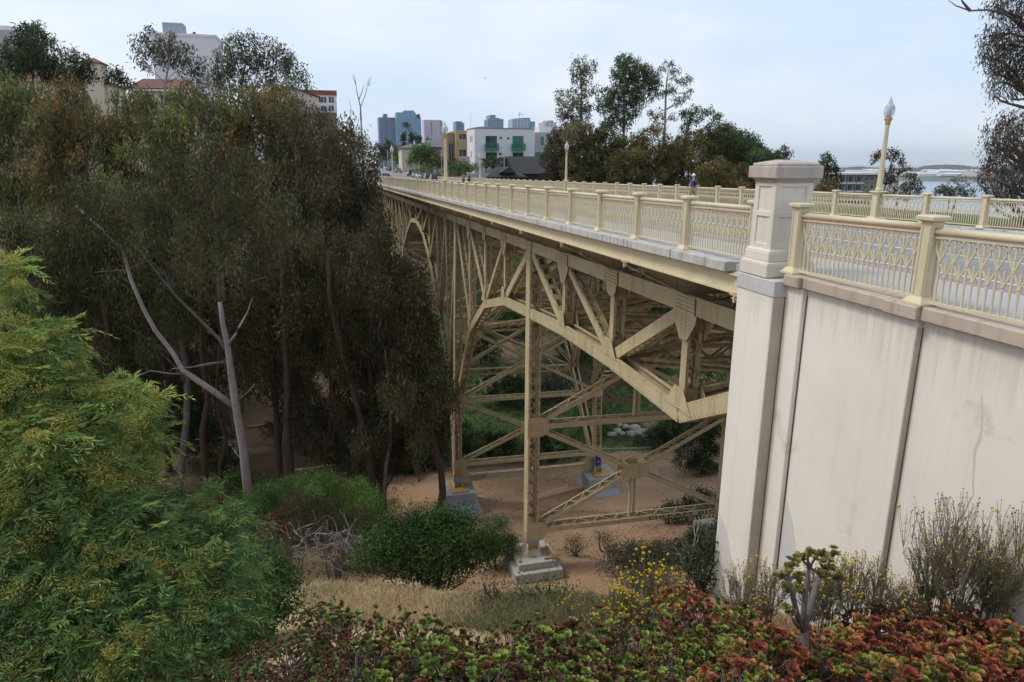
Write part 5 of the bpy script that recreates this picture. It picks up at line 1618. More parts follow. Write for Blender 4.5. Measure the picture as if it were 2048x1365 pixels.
def person(loc, rz, label, shirt, legs, shorts, cap, lean=0.0, stride=.22, pack=None, hair='hair_brown', H=1.78):
    r = empty('person', loc, label, 'person', None, rz); k = H/1.78; r.scale = (k, k, k)
    fl = lean
    sh, hp = 1.45, .94                                      # shoulder, hip
    f = lambda z: fl*max(0, z-hp)
    kneeF, kneeB = stride*.55, -stride*.35
    J = [(0, 0, hp, (.15, .115)), (0, f(1.12), 1.12, (.135, .10)), (0, f(1.32), 1.32, (.155, .11)), (0, f(1.44), 1.44, (.10, .085)), (0, f(1.52), 1.52, .055), (0, f(1.58)+.01, 1.58, .062),
         (0, f(1.66)+.02, 1.66, (.078, .095)), (0, f(1.73)+.015, 1.73, (.07, .085)), (0, f(1.765)+.01, 1.765, .04)]
    E_ = [(i, i+1) for i in range(8)]
    for s, ky, ay in ((-1, kneeF, stride), (1, kneeB, -stride)):
        b = len(J)
        lift = .06 if ay < 0 else 0.0
        J += [(s*.095, 0, hp-.06, .10), (s*.10, ky*.5, .72, .085), (s*.10, ky, .50, .062), (s*.10, (ky+ay)*.5, .32, .058), (s*.10, ay, .09+lift, .038), (s*.105, ay+.10, .045+lift*.4, .035), (s*.105, ay+.17, .035, .028)]
        E_ += [(0, b)]+[(b+i, b+i+1) for i in range(6)]
    hands = []
    for s in (-1, 1):
        b = len(J); sw = .10*s
        J += [(s*.17, f(sh)-.0, sh-.05, .062), (s*.225, f(1.2)-.04, 1.20, .045), (s*.235, f(1.1)+.02, 1.13, .04), (s*.22, f(1.0)+.17+sw*.3, 1.06, .034), (s*.20, f(1.0)+.27+sw*.3, 1.06, .026), (s*.198, f(1.0)+.33+sw*.3, 1.055, .03)]
        E_ += [(2, b)]+[(b+i, b+i+1) for i in range(5)]; hands.append((s, f(1.0)+.33+sw*.3))
        h = b+5
        for q, (dx, L_) in enumerate(((-.028, .062), (-.010, .075), (.010, .07), (.027, .055))):
            c = len(J); y0_ = J[h][1]
            J += [(s*.198+dx, y0_+.04, 1.055, .0095), (s*.198+dx, y0_+.04+L_*.6, 1.045, .0085), (s*.198+dx, y0_+.04+L_*.75, 1.02, .0075)]
            E_ += [(h, c), (c, c+1), (c+1, c+2)]
        c = len(J); J += [(s*.198-s*.035, J[h][1]-.005, 1.065, .011), (s*.198-s*.05, J[h][1]+.035, 1.06, .009)]; E_ += [(h, c), (c, c+1)]
    skin_mesh('body', J, E_, M['skin'], r, 0, 2)
    g = lambda i, e: (J[i][0], J[i][1], J[i][2], tuple(v+e for v in (J[i][3] if isinstance(J[i][3], tuple) else (J[i][3],)*2)))
    a0 = 9+14
    T = [(0, 0, hp-.03, (.168, .13)), g(1, .02), g(2, .02), (0, f(1.43), 1.43, (.12, .095))]
    TE = [(0, 1), (1, 2), (2, 3)]
    for b in (a0, a0+20):
        c = len(T); T += [g(b, .018), (J[b][0]+(J[b+1][0]-J[b][0])*.8, J[b][1]*.4+J[b+1][1]*.6, J[b+1][2]+.05, .062)]; TE += [(2, c), (c, c+1)]
    skin_mesh('shirt', T, TE, M[shirt], r, 0, 2)
    Q = [(0, 0, hp+.0, (.165, .128))]; QE = []
    for b in (9, 16):
        c = len(Q); Q += [g(b, .022), g(b+1, .03)]; QE += [(0, c), (c, c+1)]
        if not shorts: Q += [g(b+2, .02), g(b+3, .018), (J[b+4][0], J[b+4][1], J[b+4][2]+.03, .055)]; QE += [(c+1, c+2), (c+2, c+3), (c+3, c+4)]
        else: Q += [(J[b+2][0], J[b+2][1]*.85, J[b+2][2]+.07, .095)]; QE += [(c+1, c+2)]
    skin_mesh('shorts' if shorts else 'trousers', Q, QE, M[legs], r, 0, 2)
    for b in (9, 16):
        skin_mesh('shoe', [(J[b+4][0], J[b+4][1]-.03, J[b+4][2]-.035, .045), g(b+5, .012), g(b+6, .014)], [(0, 1), (1, 2)], M['shoe'], r, 0, 2)
    hx = f(1.68)+.01
    mb = MB(); mb.lathe((0, hx, 0), [(.092, 1.665), (.098, 1.70), (.09, 1.75), (.06, 1.785), (.015, 1.80)], 16)
    if cap: mb.raw([[-.07, hx+.08, 1.69], [.07, hx+.08, 1.69], [.055, hx+.19, 1.675], [-.055, hx+.19, 1.675], [-.07, hx+.08, 1.70], [.07, hx+.08, 1.70], [.055, hx+.19, 1.685], [-.055, hx+.19, 1.685]], BOXF2)
    me = mb.mesh('cap' if cap else 'hair'); fix_normals(me); shade(me); me.materials.append(M['cap_white' if cap else hair])
    o = bpy.data.objects.new(me.name, me); COL.objects.link(o); o.parent = r
    # face
    fb = MB(); fy = f(1.66)+.02
    for s in (-1, 1):
        fb.lathe((s*.032, fy+.088, 1.672), [(.001, -.01), (.012, 0), (.001, .01)], 8)
    fb.mat(1); fb.frust((0, fy+.10), (.03, .04), (.012, .02), 1.625, 1.67); fb.mat(2); fb.bx(-.025, .025, fy+.086, fy+.092, 1.597, 1.606)
    fb.mat(1)
    for s in (-1, 1): fb.box((s*.082, fy, 1.655), (.018, .035, .055))
    me = fb.mesh('face'); fix_normals(me); me.materials.append(M['black']); me.materials.append(M['skin']); me.materials.append(M['tail_red'])
    o = bpy.data.objects.new('face', me); COL.objects.link(o); o.parent = r; tag(o, kind='stuff')
    if pack:
        skin_mesh('backpack', [(0, f(1.2)-.16, 1.12, (.13, .07)), (0, f(1.3)-.17, 1.27, (.14, .075)), (0, f(1.4)-.15, 1.41, (.11, .05))], [(0, 1), (1, 2)], M[pack], r, 0, 2)
    return r


BOXF2 = [[0, 1, 2, 3], [7, 6, 5, 4], [0, 4, 5, 1], [1, 5, 6, 2], [2, 6, 7, 3], [3, 7, 4, 0]]
zz = lambda X, Y: float(deck(Y)+cross(X))
person((20.05, 37.0, zz(20.05, 37)), .12, 'walker on the far pavement in white cap, blue shirt and khaki shorts', 'shirt_blue', 'khaki', True, True, .03, .2, 'navy_cloth')
_p = at(923.5, 356, 109); person((20.0, 109.0, zz(20, 109)), .2, 'person in a mauve top standing at the far railing', 'mauve_cloth', 'jeans', False, False, .05, .08)
person((20.85, 109.2, zz(20.7, 109.2)), -.9, 'person in black leaning forward beside the person in mauve', 'black_cloth', 'black_cloth', False, False, .35, .08)
# ================================================================== foliage tools
def on_ground(px, py):
    d = FW+RT*(px-1024)/FPX-UP*(py-682.5)/FPX
    t = np.concatenate([np.arange(2, 40, .1), np.arange(40, 260, .4)])
    P_ = d[None, :]*t[:, None]+np.array([0, 0, CAMZ])
    hit = np.nonzero(P_[:, 2] < ground_z(P_[:, 0], P_[:, 1]))[0]
    i = hit[0] if len(hit) else len(t)-1
    p = P_[i]; p[2] = float(ground_z(p[0], p[1])); return p


def gp(x, y): return np.array([x, y, float(ground_z(x, y))])


def unit(v): return v/(np.linalg.norm(v, axis=-1, keepdims=True)+1e-9)


def quads_mesh(name, Q, tint, mat, corner=False):
    """Q: (n,4,3) quads, tint: (n,3) or (n,4,3)"""
    n = len(Q); me = bpy.data.meshes.new(name)
    me.vertices.add(n*4); me.vertices.foreach_set('co', np.ascontiguousarray(Q, np.float32).ravel())
    me.loops.add(n*4); me.loops.foreach_set('vertex_index', np.arange(n*4, dtype=np.int32))
    me.polygons.add(n); me.polygons.foreach_set('loop_start', np.arange(0, n*4, 4, dtype=np.int32))
    me.update()
    a = me.attributes.new('tint', 'FLOAT_COLOR', 'CORNER' if corner else 'FACE')
    t = np.ones((n*4 if corner else n, 4), np.float32); t[:, :3] = tint.reshape(-1, 3)
    a.data.foreach_set('color', t.ravel())
    me.materials.append(mat)
    return me


def leaf_quads(P_, D, L, W, rng, bend=.0):
    """diamond leaves at points P_ along directions D"""
    n = len(P_); D = unit(D)
    s = unit(np.cross(D, rng.normal(size=(n, 3)))); L = np.broadcast_to(L, (n,))[:, None]; W = np.broadcast_to(W, (n,))[:, None]
    m = P_+D*L*.45
    return np.stack([P_, m+s*W/2, P_+D*L, m-s*W/2], 1)


def pick(rng, n, pal, jit=.25):
    """pal: list of (weight, colour)"""
    w_ = np.array([p[0] for p in pal], float); c = np.array([p[1] for p in pal], float)
    k = rng.choice(len(pal), n, p=w_/w_.sum())
    return c[k]*(1+rng.uniform(-jit, jit, (n, 1)))


def in_ball(rng, n, shell=.5):
    v = unit(rng.normal(size=(n, 3))); r = rng.random(n)**(1/3); r = r*(1-shell)+shell*(r**.35)
    return v*r[:, None]


def clump_leaves(rng, clumps, n_of, L, W, pal, droop=.8, sprig=.3, per=11, shell=.35):
    """clumps: (centre, (rx,ry,rz)); leaves hang in sprigs spread through each clump"""
    Qs, Ts = [], []
    for c, r in clumps:
        n = int(n_of(r)); ns = max(1, n//per)
        sc = np.array(c)+in_ball(rng, ns, shell)*np.array(r)
        base_t = pick(rng, ns, pal, .38)*rng.uniform(.7, 1.4)
        if droop > .75:                                  # hanging strands
            P_ = np.repeat(sc, per, 0)+rng.normal(size=(ns*per, 3))*sprig*np.array([.55, .55, 1.5])
            D = rng.normal(size=(ns*per, 3))*.8+np.repeat(rng.normal(size=(ns, 3))*.5, per, 0); D[:, 2] -= droop*2.0
        else:
            P_ = np.repeat(sc, per, 0)+rng.normal(size=(ns*per, 3))*sprig*np.array([1, 1, 1.2])
            D = rng.normal(size=(ns*per, 3)); D[:, 2] -= droop*1.6
        ll = L*rng.uniform(.7, 1.3, ns*per)
        Qs.append(leaf_quads(P_, D, ll, W*rng.uniform(.7, 1.3, ns*per), rng))
        Ts.append(np.repeat(base_t, per, 0)*(1+rng.uniform(-.25, .25, (ns*per, 1))))
    return np.concatenate(Qs), np.concatenate(Ts)


def limb(mb, a, b, r0, r1, rng, k=6, wob=.06, seg=5, sag=0.0):
    a = np.array(a, float); b = np.array(b, float); L = np.linalg.norm(b-a)
    t = np.linspace(0, 1, seg+1); pts = a+(b-a)*t[:, None]
    v1, v2, v3 = rng.normal(size=(3, 3))*L*wob
    pts = pts+np.outer(np.sin(np.pi*t), v1)+np.outer(np.sin(2*np.pi*t), v2)*.6+np.outer(np.sin(3*np.pi*t+.4)*np.sin(np.pi*t), v3)*.4
    pts[:, 2] += sag*L*np.sin(np.pi*t)
    mb.tube(list(pts), list(r0+(r1-r0)*t), k); return pts


def tree(name, label, cat, base, trunk_top, r0, clumps, L, W, pal, rng, bark, group=None, cover=3.0, droop=.8, sprig=.3, twigs=2, trunk_pts=None, mat='leaf', lean=None, leaf_px=None, shell=.35, maxn=30000):
    """tree > trunk (with its limbs), crown"""
    base = np.array(base, float); trunk_top = np.array(trunk_top, float)
    r = empty(name, base, label, cat, group)
    mb = MB()
    if trunk_pts is None:
        pts = limb(mb, base-[0, 0, .4], trunk_top, r0, r0*.45, rng, 8, .022, 10)
    else:
        pts = np.array(trunk_pts, float); tt = np.linspace(0, 1, len(pts)); mb.tube(list(pts), list(r0*(1-.6*tt)), 10)
    for c, rad in clumps:
        c = np.array(c); d = np.linalg.norm(pts-c, axis=1)+np.abs(pts[:, 2]-(c[2]-np.linalg.norm(c-trunk_top)*.35-.5))*.8
        i = int(np.argmin(d)); a = pts[i]
        f = 1-.6*i/max(1, len(pts)-1)
        q = limb(mb, a, c-np.array([0, 0, rad[2]*.25]), max(.03, r0*f*.45), max(.015, r0*.08), rng, 6, .07, 5, .05)
        for _ in range(twigs):
            e = c+in_ball(rng, 1, .9)[0]*np.array(rad)*.9
            limb(mb, q[3], e, max(.015, r0*.1), .008, rng, 4, .08, 3)
    mb.build('trunk', bark, r, smooth=True)
    area = L*W*.5

    def n_of(rad): return min(maxn, cover*PI*rad[0]*max(rad[2], .1)/area)
    Q, T = clump_leaves(rng, clumps, n_of, L, W, pal, droop, sprig, shell=shell)
    me = quads_mesh('crown', Q-base, T, M[mat])
    o = bpy.data.objects.new('crown', me); COL.objects.link(o); o.parent = r
    return r


def px_clumps(lst, Y, rng, jit=1.5, flat=.8, depth=None):
    """lst: (px, py, r_px) -> world clumps around distance Y"""
    out = []
    for x, y, rp in lst:
        yy = Y+rng.uniform(-jit, jit); c = at(x, y, yy); m_ = pxm(c)*rp
        out.append((c, (m_, m_*(depth or 1.0), m_*flat)))
    return out


OLIVE = [(5, (.115, .125, .045)), (3, (.085, .085, .036)), (2, (.15, .135, .06)), (1, (.19, .095, .045))]
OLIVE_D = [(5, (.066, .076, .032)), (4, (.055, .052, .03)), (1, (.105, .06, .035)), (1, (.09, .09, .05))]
RUSTY = [(4, (.095, .085, .038)), (3, (.11, .07, .036)), (2, (.17, .08, .04)), (3, (.08, .085, .034))]
BROWN = [(4, (.066, .056, .034)), (3, (.085, .058, .038)), (3, (.06, .062, .034)), (1, (.12, .072, .05))]
GREY_G = [(4, (.10, .112, .07)), (3, (.072, .082, .046)), (2, (.135, .13, .085)), (1, (.13, .08, .05))]
DKGREEN = [(4, (.044, .064, .03)), (3, (.06, .08, .035)), (1, (.08, .075, .042))]

# ------------------------------------------------------------------ eucalyptus on the canyon's left bank
MASS = [(0, 140), (120, 140), (150, 165), (215, 178), (300, 176), (560, 172), (640, 215), (700, 232), (738, 250), (757, 300), (762, 370), (785, 430), (806, 500),
        (862, 560), (890, 640), (912, 720), (930, 800), (935, 850), (900, 890), (862, 890), (840, 925), (790, 960), (740, 985), (690, 940), (640, 910), (600, 850), (540, 780), (470, 760), (300, 800), (0, 860), (-200, 860), (-200, 140)]


def inside(px, py, poly=MASS):
    c = False; j = len(poly)-1
    for i in range(len(poly)):
        xi, yi = poly[i]; xj, yj = poly[j]
        if (yi > py) != (yj > py) and px < (xj-xi)*(py-yi)/(yj-yi)+xi: c = not c
        j = i
    return c


def egg(cx, y0, y1, hw, k, rng, rmin, rmax, poly=True):
    out = []; tries = 0
    while len(out) < k and tries < 4000:
        tries += 1
        u, v_ = rng.uniform(-1, 1, 2)
        if u*u+v_*v_ > 1: continue
        x, y = cx+u*hw, (y0+y1)/2+v_*(y1-y0)/2; r = rng.uniform(rmin, rmax)
        if poly and not inside(x+(r*.75 if x > 560 else 0), y-r*.7*(1 if y < 300 else 0)): continue
        if any((x-a)**2+(y-b)**2 < (r*.75)**2 for a, b, _ in out): continue
        out.append((x, y, r))
    return out


LEFT = [  # cx, top, bottom, half width, Y, palette, bark, clumps, cover, label
    (40, 140, 430, 95, 78, OLIVE, 'bark_grey', 22, 2.4, 'olive eucalyptus with rusty tips at the upper left edge'),
    (165, 165, 430, 92, 74, RUSTY, 'bark_grey', 22, 2.4, 'rusty topped eucalyptus below the tiled turret house'),
    (292, 172, 450, 88, 71, OLIVE, 'bark_pale', 22, 2.4, 'olive eucalyptus below the villa with the long tiled roof'),
    (420, 165, 470, 88, 69, OLIVE, 'bark_pale', 22, 2.4, 'tall olive eucalyptus rising left of the gable house'),
    (535, 180, 480, 80, 66, RUSTY, 'bark_pale', 22, 2.4, 'eucalyptus in front of the cream gable house'),
    (632, 228, 520, 72, 62, BROWN, 'bark_grey', 22, 2.6, 'brownish eucalyptus below the modern block'),
    (705, 236, 560, 58, 58, BROWN, 'bark_grey', 22, 2.8, 'dark brown eucalyptus beside the far end of the bridge'),
    (20, 380, 860, 110, 52, OLIVE_D, 'bark_dark', 22, 2.2, 'shaded eucalyptus behind the yellow flowering tree, far left'),
    (175, 370, 720, 105, 50, OLIVE_D, 'bark_dark', 24, 2.2, 'shaded eucalyptus left of the white leaning trunk'),
    (310, 400, 700, 95, 49, OLIVE_D, 'bark_grey', 22, 2.0, 'dark eucalyptus behind the white leaning branch'),
    (560, 430, 810, 95, 50, BROWN, 'bark_dark', 24, 2.3, 'dark brown eucalyptus right of the white trunk'),
    (655, 470, 925, 88, 48, BROWN, 'bark_red', 26, 2.5, 'dark drooping eucalyptus in the middle of the canyon, dense and brown'),
    (765, 470, 960, 88, 46.5, BROWN, 'bark_dark', 30, 2.6, 'drooping dark eucalyptus with low hanging twigs beside the bridge'),
    (300, 470, 800, 90, 64, OLIVE_D, 'bark_dark', 22, 2.2, 'shadowy eucalyptus far behind the white branch'),
    (450, 480, 800, 85, 66, OLIVE_D, 'bark_dark', 22, 2.2, 'shadowy eucalyptus straight behind the white trunk'),
    (600, 480, 780, 85, 64, OLIVE_D, 'bark_dark', 22, 2.2, 'shadowy eucalyptus behind the ragged dark trunk'),
    (730, 420, 760, 70, 62, BROWN, 'bark_dark', 22, 2.4, 'shadowy brown eucalyptus behind the drooping twigs'),
    (120, 500, 860, 110, 62, OLIVE_D, 'bark_dark', 22, 2.0, 'shadowy eucalyptus deep behind the flowering tree'),
    (858, 590, 890, 62, 44.5, BROWN, 'bark_dark', 20, 2.2, 'narrow dark eucalyptus overlapping the second bridge tower'),
]
for i, (cx, y0, y1, hw, Y, pal, bark, k, cov, lab) in enumerate(LEFT):
    rng = np.random.default_rng(100+i)
    cl = px_clumps(egg(cx, y0, y1, hw, int(k*1.35), rng, 24, 42), Y, rng, 2.5, .85)
    mid = at(cx, 600, Y)
    b = gp(mid[0]+rng.uniform(-1, 1), Y); top = at(cx, y0+60, Y)
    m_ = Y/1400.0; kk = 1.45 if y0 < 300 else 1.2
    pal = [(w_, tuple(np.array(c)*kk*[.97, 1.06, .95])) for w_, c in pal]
    tree('eucalyptus_tree', lab, 'tree', b, top, .30, cl, 8.6*m_, 2.3*m_, pal, rng, M[bark], 'eucalyptus trees of the canyon', cov*1.15, .9, .30, 1)

# skyline trees behind them
SKY = [
    ([(62, 78, 32), (40, 105, 36), (85, 100, 34), (28, 130, 34), (95, 128, 28), (62, 120, 30), (15, 150, 30), (104, 150, 22), (75, 60, 16)], 108, DKGREEN, (62, 185), 'bark_grey', 'dense dark dome shaped tree at the upper left', 2.6),
    ([(140, 112, 18), (158, 125, 22), (172, 145, 20), (150, 150, 22), (130, 140, 14)], 102, DKGREEN, (150, 190), 'bark_grey', 'small leaning dark tree left of the turret', 2.4),
    ([(228, 145, 15), (240, 155, 14), (222, 160, 12), (255, 165, 12)], 100, DKGREEN, (236, 195), 'bark_grey', 'small dark tree right of the turret', 2.4),
    ([(300, 72, 20), (285, 95, 24), (278, 120, 16), (315, 95, 24), (345, 88, 24), (340, 115, 24), (370, 105, 20), (365, 130, 18), (318, 120, 16), (290, 135, 10), (395, 130, 22), (385, 160, 20)], 96, GREY_G, (352, 215), 'bark_pale', 'open grey green eucalyptus with fanned branches before the white tower', 1.3),
    ([(470, 95, 24), (495, 85, 26), (455, 115, 26), (480, 125, 30), (510, 115, 26), (545, 95, 22), (560, 118, 26), (535, 135, 26), (585, 135, 24), (603, 160, 18), (612, 175, 10), (575, 160, 22), (440, 140, 26), (500, 155, 26), (430, 160, 24), (460, 165, 26), (540, 168, 22)], 92, GREY_G, (470, 235), 'bark_pale', 'large spreading eucalyptus crown against the sky, right of the white tower', 1.55),
    ([(640, 232, 20), (615, 222, 22), (660, 245, 20), (590, 205, 20)], 85, GREY_G, (625, 300), 'bark_pale', 'thin eucalyptus against the cream gable wall', 1.2),
]
for i, (lst, Y, pal, bp, bark, lab, cov) in enumerate(SKY):
    rng = np.random.default_rng(200+i)
    cl = px_clumps(lst, Y, rng, 2.0, .9); m_ = Y/1400
    b0 = at(bp[0], bp[1]+60, Y); b = gp(b0[0], Y); xs_ = [q[0] for q in lst]; top = at(sum(xs_)/len(xs_)*.5+bp[0]*.5, min(q[1] for q in lst)+30, Y)
    tree('eucalyptus_tree' if pal is GREY_G else 'broadleaf_tree', lab, 'tree', b, top, .22, cl, 6.6*m_, 1.9*m_, pal, rng, M[bark], 'trees on the left skyline', cov*1.35, .7, .25, 3)

# bare dead tops poking out of the trees by the street
for i, (pts, Y, lab) in enumerate((([(722, 240), (721, 215), (714, 185), (709, 150)], 60, 'bare dead twig tree against the sky, left of the skyline towers'),)):
    rng = np.random.default_rng(230+i); mb = MB(); P_ = [at(x, y, Y) for x, y in pts]
    mb.tube(P_, list(np.linspace(.07, .015, len(P_))), 6)
    if i == 0:
        for q in ([(721, 215), (731, 190), (737, 160), (745, 150)], [(718, 200), (726, 178), (730, 165)], [(712, 170), (704, 148)], [(701, 250), (702, 215), (698, 198)], [(737, 172), (742, 156)]):
            mb.tube([at(x, y, Y) for x, y in q], list(np.linspace(.04, .008, len(q))), 5)
    P0 = P_[0]; mb.tube([gp(P0[0]-.3, Y)-[0, 0, .3], P0], [.16, .07], 6)
    mb.thing('dead_tree', M['dead_twig'], lab, 'tree', base=gp(P0[0]-.3, Y), smooth=True)

# ------------------------------------------------------------------ the pale leaning trunk
rng = np.random.default_rng(300)
Y = 43.5
T_ = [at(x, y, Y) for x, y in ((497, 992), (487, 900), (478, 850), (470, 800), (462, 745), (455, 690), (446, 650), (440, 605))]
T_[0] = gp(T_[0][0], Y)-[0, 0, .4]
root = empty('pale_eucalyptus', gp(T_[0][0], Y), 'eucalyptus with smooth white forked trunk leaning left in the shade', 'tree', 'eucalyptus trees of the canyon')
mb = MB(); mb.tube(T_, [.31, .27, .25, .235, .21, .18, .15, .12], 12)
br = [([(470, 815), (430, 785), (390, 758), (365, 740), (345, 705), (310, 660), (288, 620), (262, 560), (245, 500), (215, 470), (150, 410)], .20, .06),
      ([(452, 700), (440, 680), (400, 640), (350, 590), (310, 540), (270, 490)], .12, .04),
      ([(455, 690), (472, 668), (478, 655), (495, 625), (505, 595)], .10, .02),
      ([(450, 725), (420, 728), (385, 735), (345, 738), (340, 745)], .09, .02),
      ([(373, 748), (340, 748), (300, 742), (260, 760)], .08, .02),
      ([(440, 605), (436, 560), (440, 500), (430, 430), (428, 380)], .10, .05),
      ([(478, 800), (495, 785), (510, 768)], .08, .02),
      ([(350, 590), (330, 550), (300, 520), (250, 540), (190, 545)], .05, .015),
      ([(500, 565), (530, 555), (548, 530)], .07, .02)]
mb.build('trunk', M['bark_pale'], root, smooth=True)
for bi, (pts, ra, rb) in enumerate(br):
    mb = MB()
    P_ = [at(x, y, Y+rng.uniform(-.2, .2)+i*.12) for i, (x, y) in enumerate(pts)]
    mb.tube(P_, list(np.linspace(ra, rb, len(P_))), 8)
    mb.build('limb', M['bark_pale' if bi in (0, 2) else 'bark_grey'], root, smooth=True)
cl = px_clumps([(150, 400, 40), (210, 440, 38), (250, 470, 34), (290, 480, 36), (330, 430, 40), (380, 400, 42), (430, 380, 44), (470, 420, 42), (500, 460, 40), (440, 470, 40), (390, 470, 40), (350, 520, 30), (520, 530, 36), (470, 540, 36), (400, 560, 28), (545, 480, 38), (300, 400, 40), (350, 345, 38), (420, 320, 40), (490, 340, 40), (245, 400, 36), (560, 420, 36)], Y-.3, rng, 2.6, .8)
Q, T = clump_leaves(rng, cl, lambda r: 2.4*PI*r[0]*r[2]/(.26*.07*.5), .26, .07, [(w_, tuple(np.array(c)*1.3)) for w_, c in OLIVE_D], .9, .32)
o = bpy.data.objects.new('crown', quads_mesh('crown', Q-OFF[root.name], T, M['leaf'])); COL.objects.link(o); o.parent = root

# slim trunks standing in the shade behind
for i, (pts, r0, bark, Y, lab) in enumerate((
        ([(415, 1000), (408, 920), (405, 860), (415, 800), (402, 700), (400, 600), (390, 480)], .24, 'bark_red', 47, 'dark reddish trunk standing left of the white trunk'),
        ([(432, 1000), (440, 930), (452, 880), (438, 830), (434, 760), (440, 660), (430, 520)], .17, 'bark_dark', 48, 'slim crooked dark trunk close behind the reddish trunk'),
        ([(582, 975), (578, 900), (572, 840), (575, 780), (568, 640), (560, 480)], .30, 'bark_dark', 47, 'dark trunk with ragged bark right of the white trunk'),
        ([(745, 1000), (742, 930), (728, 860), (700, 760), (682, 700), (660, 600), (655, 500)], .30, 'bark_dark', 45.5, 'leaning dark trunk in front of the drooping twigs'),
        ([(762, 985), (772, 930), (780, 890), (782, 820), (770, 700)], .16, 'bark_grey', 45, 'thin grey trunk nearest the left footing'),
        ([(90, 700), (85, 600), (60, 540), (45, 500), (20, 470)], .22, 'bark_grey', 56, 'thin pale trunk at the far left edge'))):
    rng = np.random.default_rng(330+i); mb = MB(); P_ = [at(x, y, Y) for x, y in pts]; P_[0] = gp(P_[0][0], Y)-[0, 0, .3]
    mb.tube(P_, list(np.linspace(r0, r0*.4, len(P_))), 8)
    for q in (2, 3, 4):
        if q < len(P_): limb(mb, P_[q], P_[q]+rng.normal(size=3)*[1.3, 1, .5]+[0, 0, 2.6], r0*.3, .02, rng, 5, .08, 4)
    mb.thing('tree_trunk', M[bark], lab, 'tree trunk', 'bare trunks in the shade', base=P_[0], smooth=True)

# ------------------------------------------------------------------ grove beyond the bridge, right of the houses
GROVE = [
    ([(1165, 128, 20), (1182, 135, 15), (1155, 142, 16), (1170, 152, 18), (1150, 160, 9), (1166, 172, 11), (1172, 185, 12), (1192, 180, 12), (1120, 186, 10), (1122, 200, 12), (1146, 192, 18), (1160, 205, 18), (1128, 217, 18), (1152, 225, 20), (1170, 228, 15), (1135, 242, 20), (1160, 248, 20), (1125, 230, 12), (1178, 215, 10)], 112, GREY_G, (1160, 330), 'slender open eucalyptus, leftmost of the tall trees beyond the bridge', 1.5),
    ([(1246, 122, 18), (1262, 128, 20), (1238, 140, 16), (1255, 150, 22), (1278, 145, 20), (1230, 156, 10), (1295, 140, 15), (1305, 158, 18), (1285, 168, 20), (1312, 170, 13), (1302, 188, 16), (1262, 172, 22), (1240, 176, 16), (1219, 186, 16), (1205, 200, 15), (1230, 200, 20), (1255, 198, 20), (1275, 205, 18), (1200, 216, 10), (1220, 220, 18), (1245, 226, 18), (1268, 228, 14), (1222, 240, 16), (1250, 246, 16), (1212, 250, 12), (1275, 188, 16)], 108, DKGREEN, (1252, 330), 'tallest dark eucalyptus with a dense billowing crown, centre of the grove', 2.4),
    ([(1338, 128, 10), (1326, 138, 9), (1350, 142, 11), (1348, 158, 8), (1375, 158, 12), (1366, 165, 9), (1336, 178, 11), (1324, 190, 9), (1345, 182, 9), (1352, 203, 11), (1375, 190, 9), (1365, 200, 8), (1384, 180, 6), (1322, 228, 11), (1345, 235, 9), (1310, 232, 9), (1300, 225, 8)], 110, GREY_G, (1330, 330), 'wispy open eucalyptus on the right of the tall grove', 1.5),
    ([(1372, 226, 13), (1366, 232, 10), (1385, 222, 11), (1398, 220, 10), (1410, 224, 9), (1422, 222, 9), (1432, 229, 9), (1440, 234, 7), (1395, 238, 12), (1380, 245, 13), (1372, 258, 13)], 106, DKGREEN, (1385, 330), 'flat topped dark eucalyptus stepping down to the right', 1.8),
]
for i, (lst, Y, pal, bp, lab, cov) in enumerate(GROVE):
    rng = np.random.default_rng(400+i); cl = px_clumps(lst, Y, rng, 1.6, .85); m_ = depth_of(at(lst[0][0], lst[0][1], Y))/1400
    b0 = at(bp[0], bp[1], Y); b = gp(b0[0], Y); ty = min(q[1] for q in lst)
    top = at((bp[0]+lst[0][0])/2, ty+28, Y)
    pal2 = [(w_, tuple(np.array(c)*[1.25, 1.35, 1.25])) for w_, c in pal]
    tree('eucalyptus_tree', lab, 'tree', b, top, .30, cl, 5.0*m_, 1.8*m_, pal2, rng, M['bark_grey' if pal is DKGREEN else 'bark_pale'], 'tall eucalyptus beyond the bridge', cov*1.35, .6, .18, 2)
LOW = [  # cx, top, bottom, half width, Y, palette, label
    (1122, 262, 388, 22, 104, BROWN, 'sparse brown tree in front of the pale townhouse'),
    (1168, 255, 392, 34, 100, RUSTY, 'brown leaved tree at the foot of the slender eucalyptus'),
    (1212, 258, 392, 36, 99, OLIVE_D, 'dark rounded tree left of the tallest eucalyptus trunk'),
    (1262, 285, 394, 38, 97, RUSTY, 'reddish brown tree under the tallest eucalyptus'),
    (1318, 256, 394, 46, 96, RUSTY, 'broad rusty topped tree right of the tallest eucalyptus'),
    (1378, 262, 396, 42, 95, RUSTY, 'rust tinged tree behind the walker in the white cap'),
    (1432, 252, 396, 36, 96, OLIVE_D, 'olive tree stepping down behind the far railing'),
    (1465, 262, 340, 34, 102, DKGREEN, 'dark green rounded tree above the olive tree'),
    (1490, 280, 398, 40, 94, DKGREEN, 'dark green tree left of the concrete pillar'),
    (1455, 325, 400, 48, 86, RUSTY, 'low rusty shrubby tree left of the concrete pillar'),
    (1528, 305, 400, 30, 92, DKGREEN, 'small dark tree just left of the concrete pillar'),
]
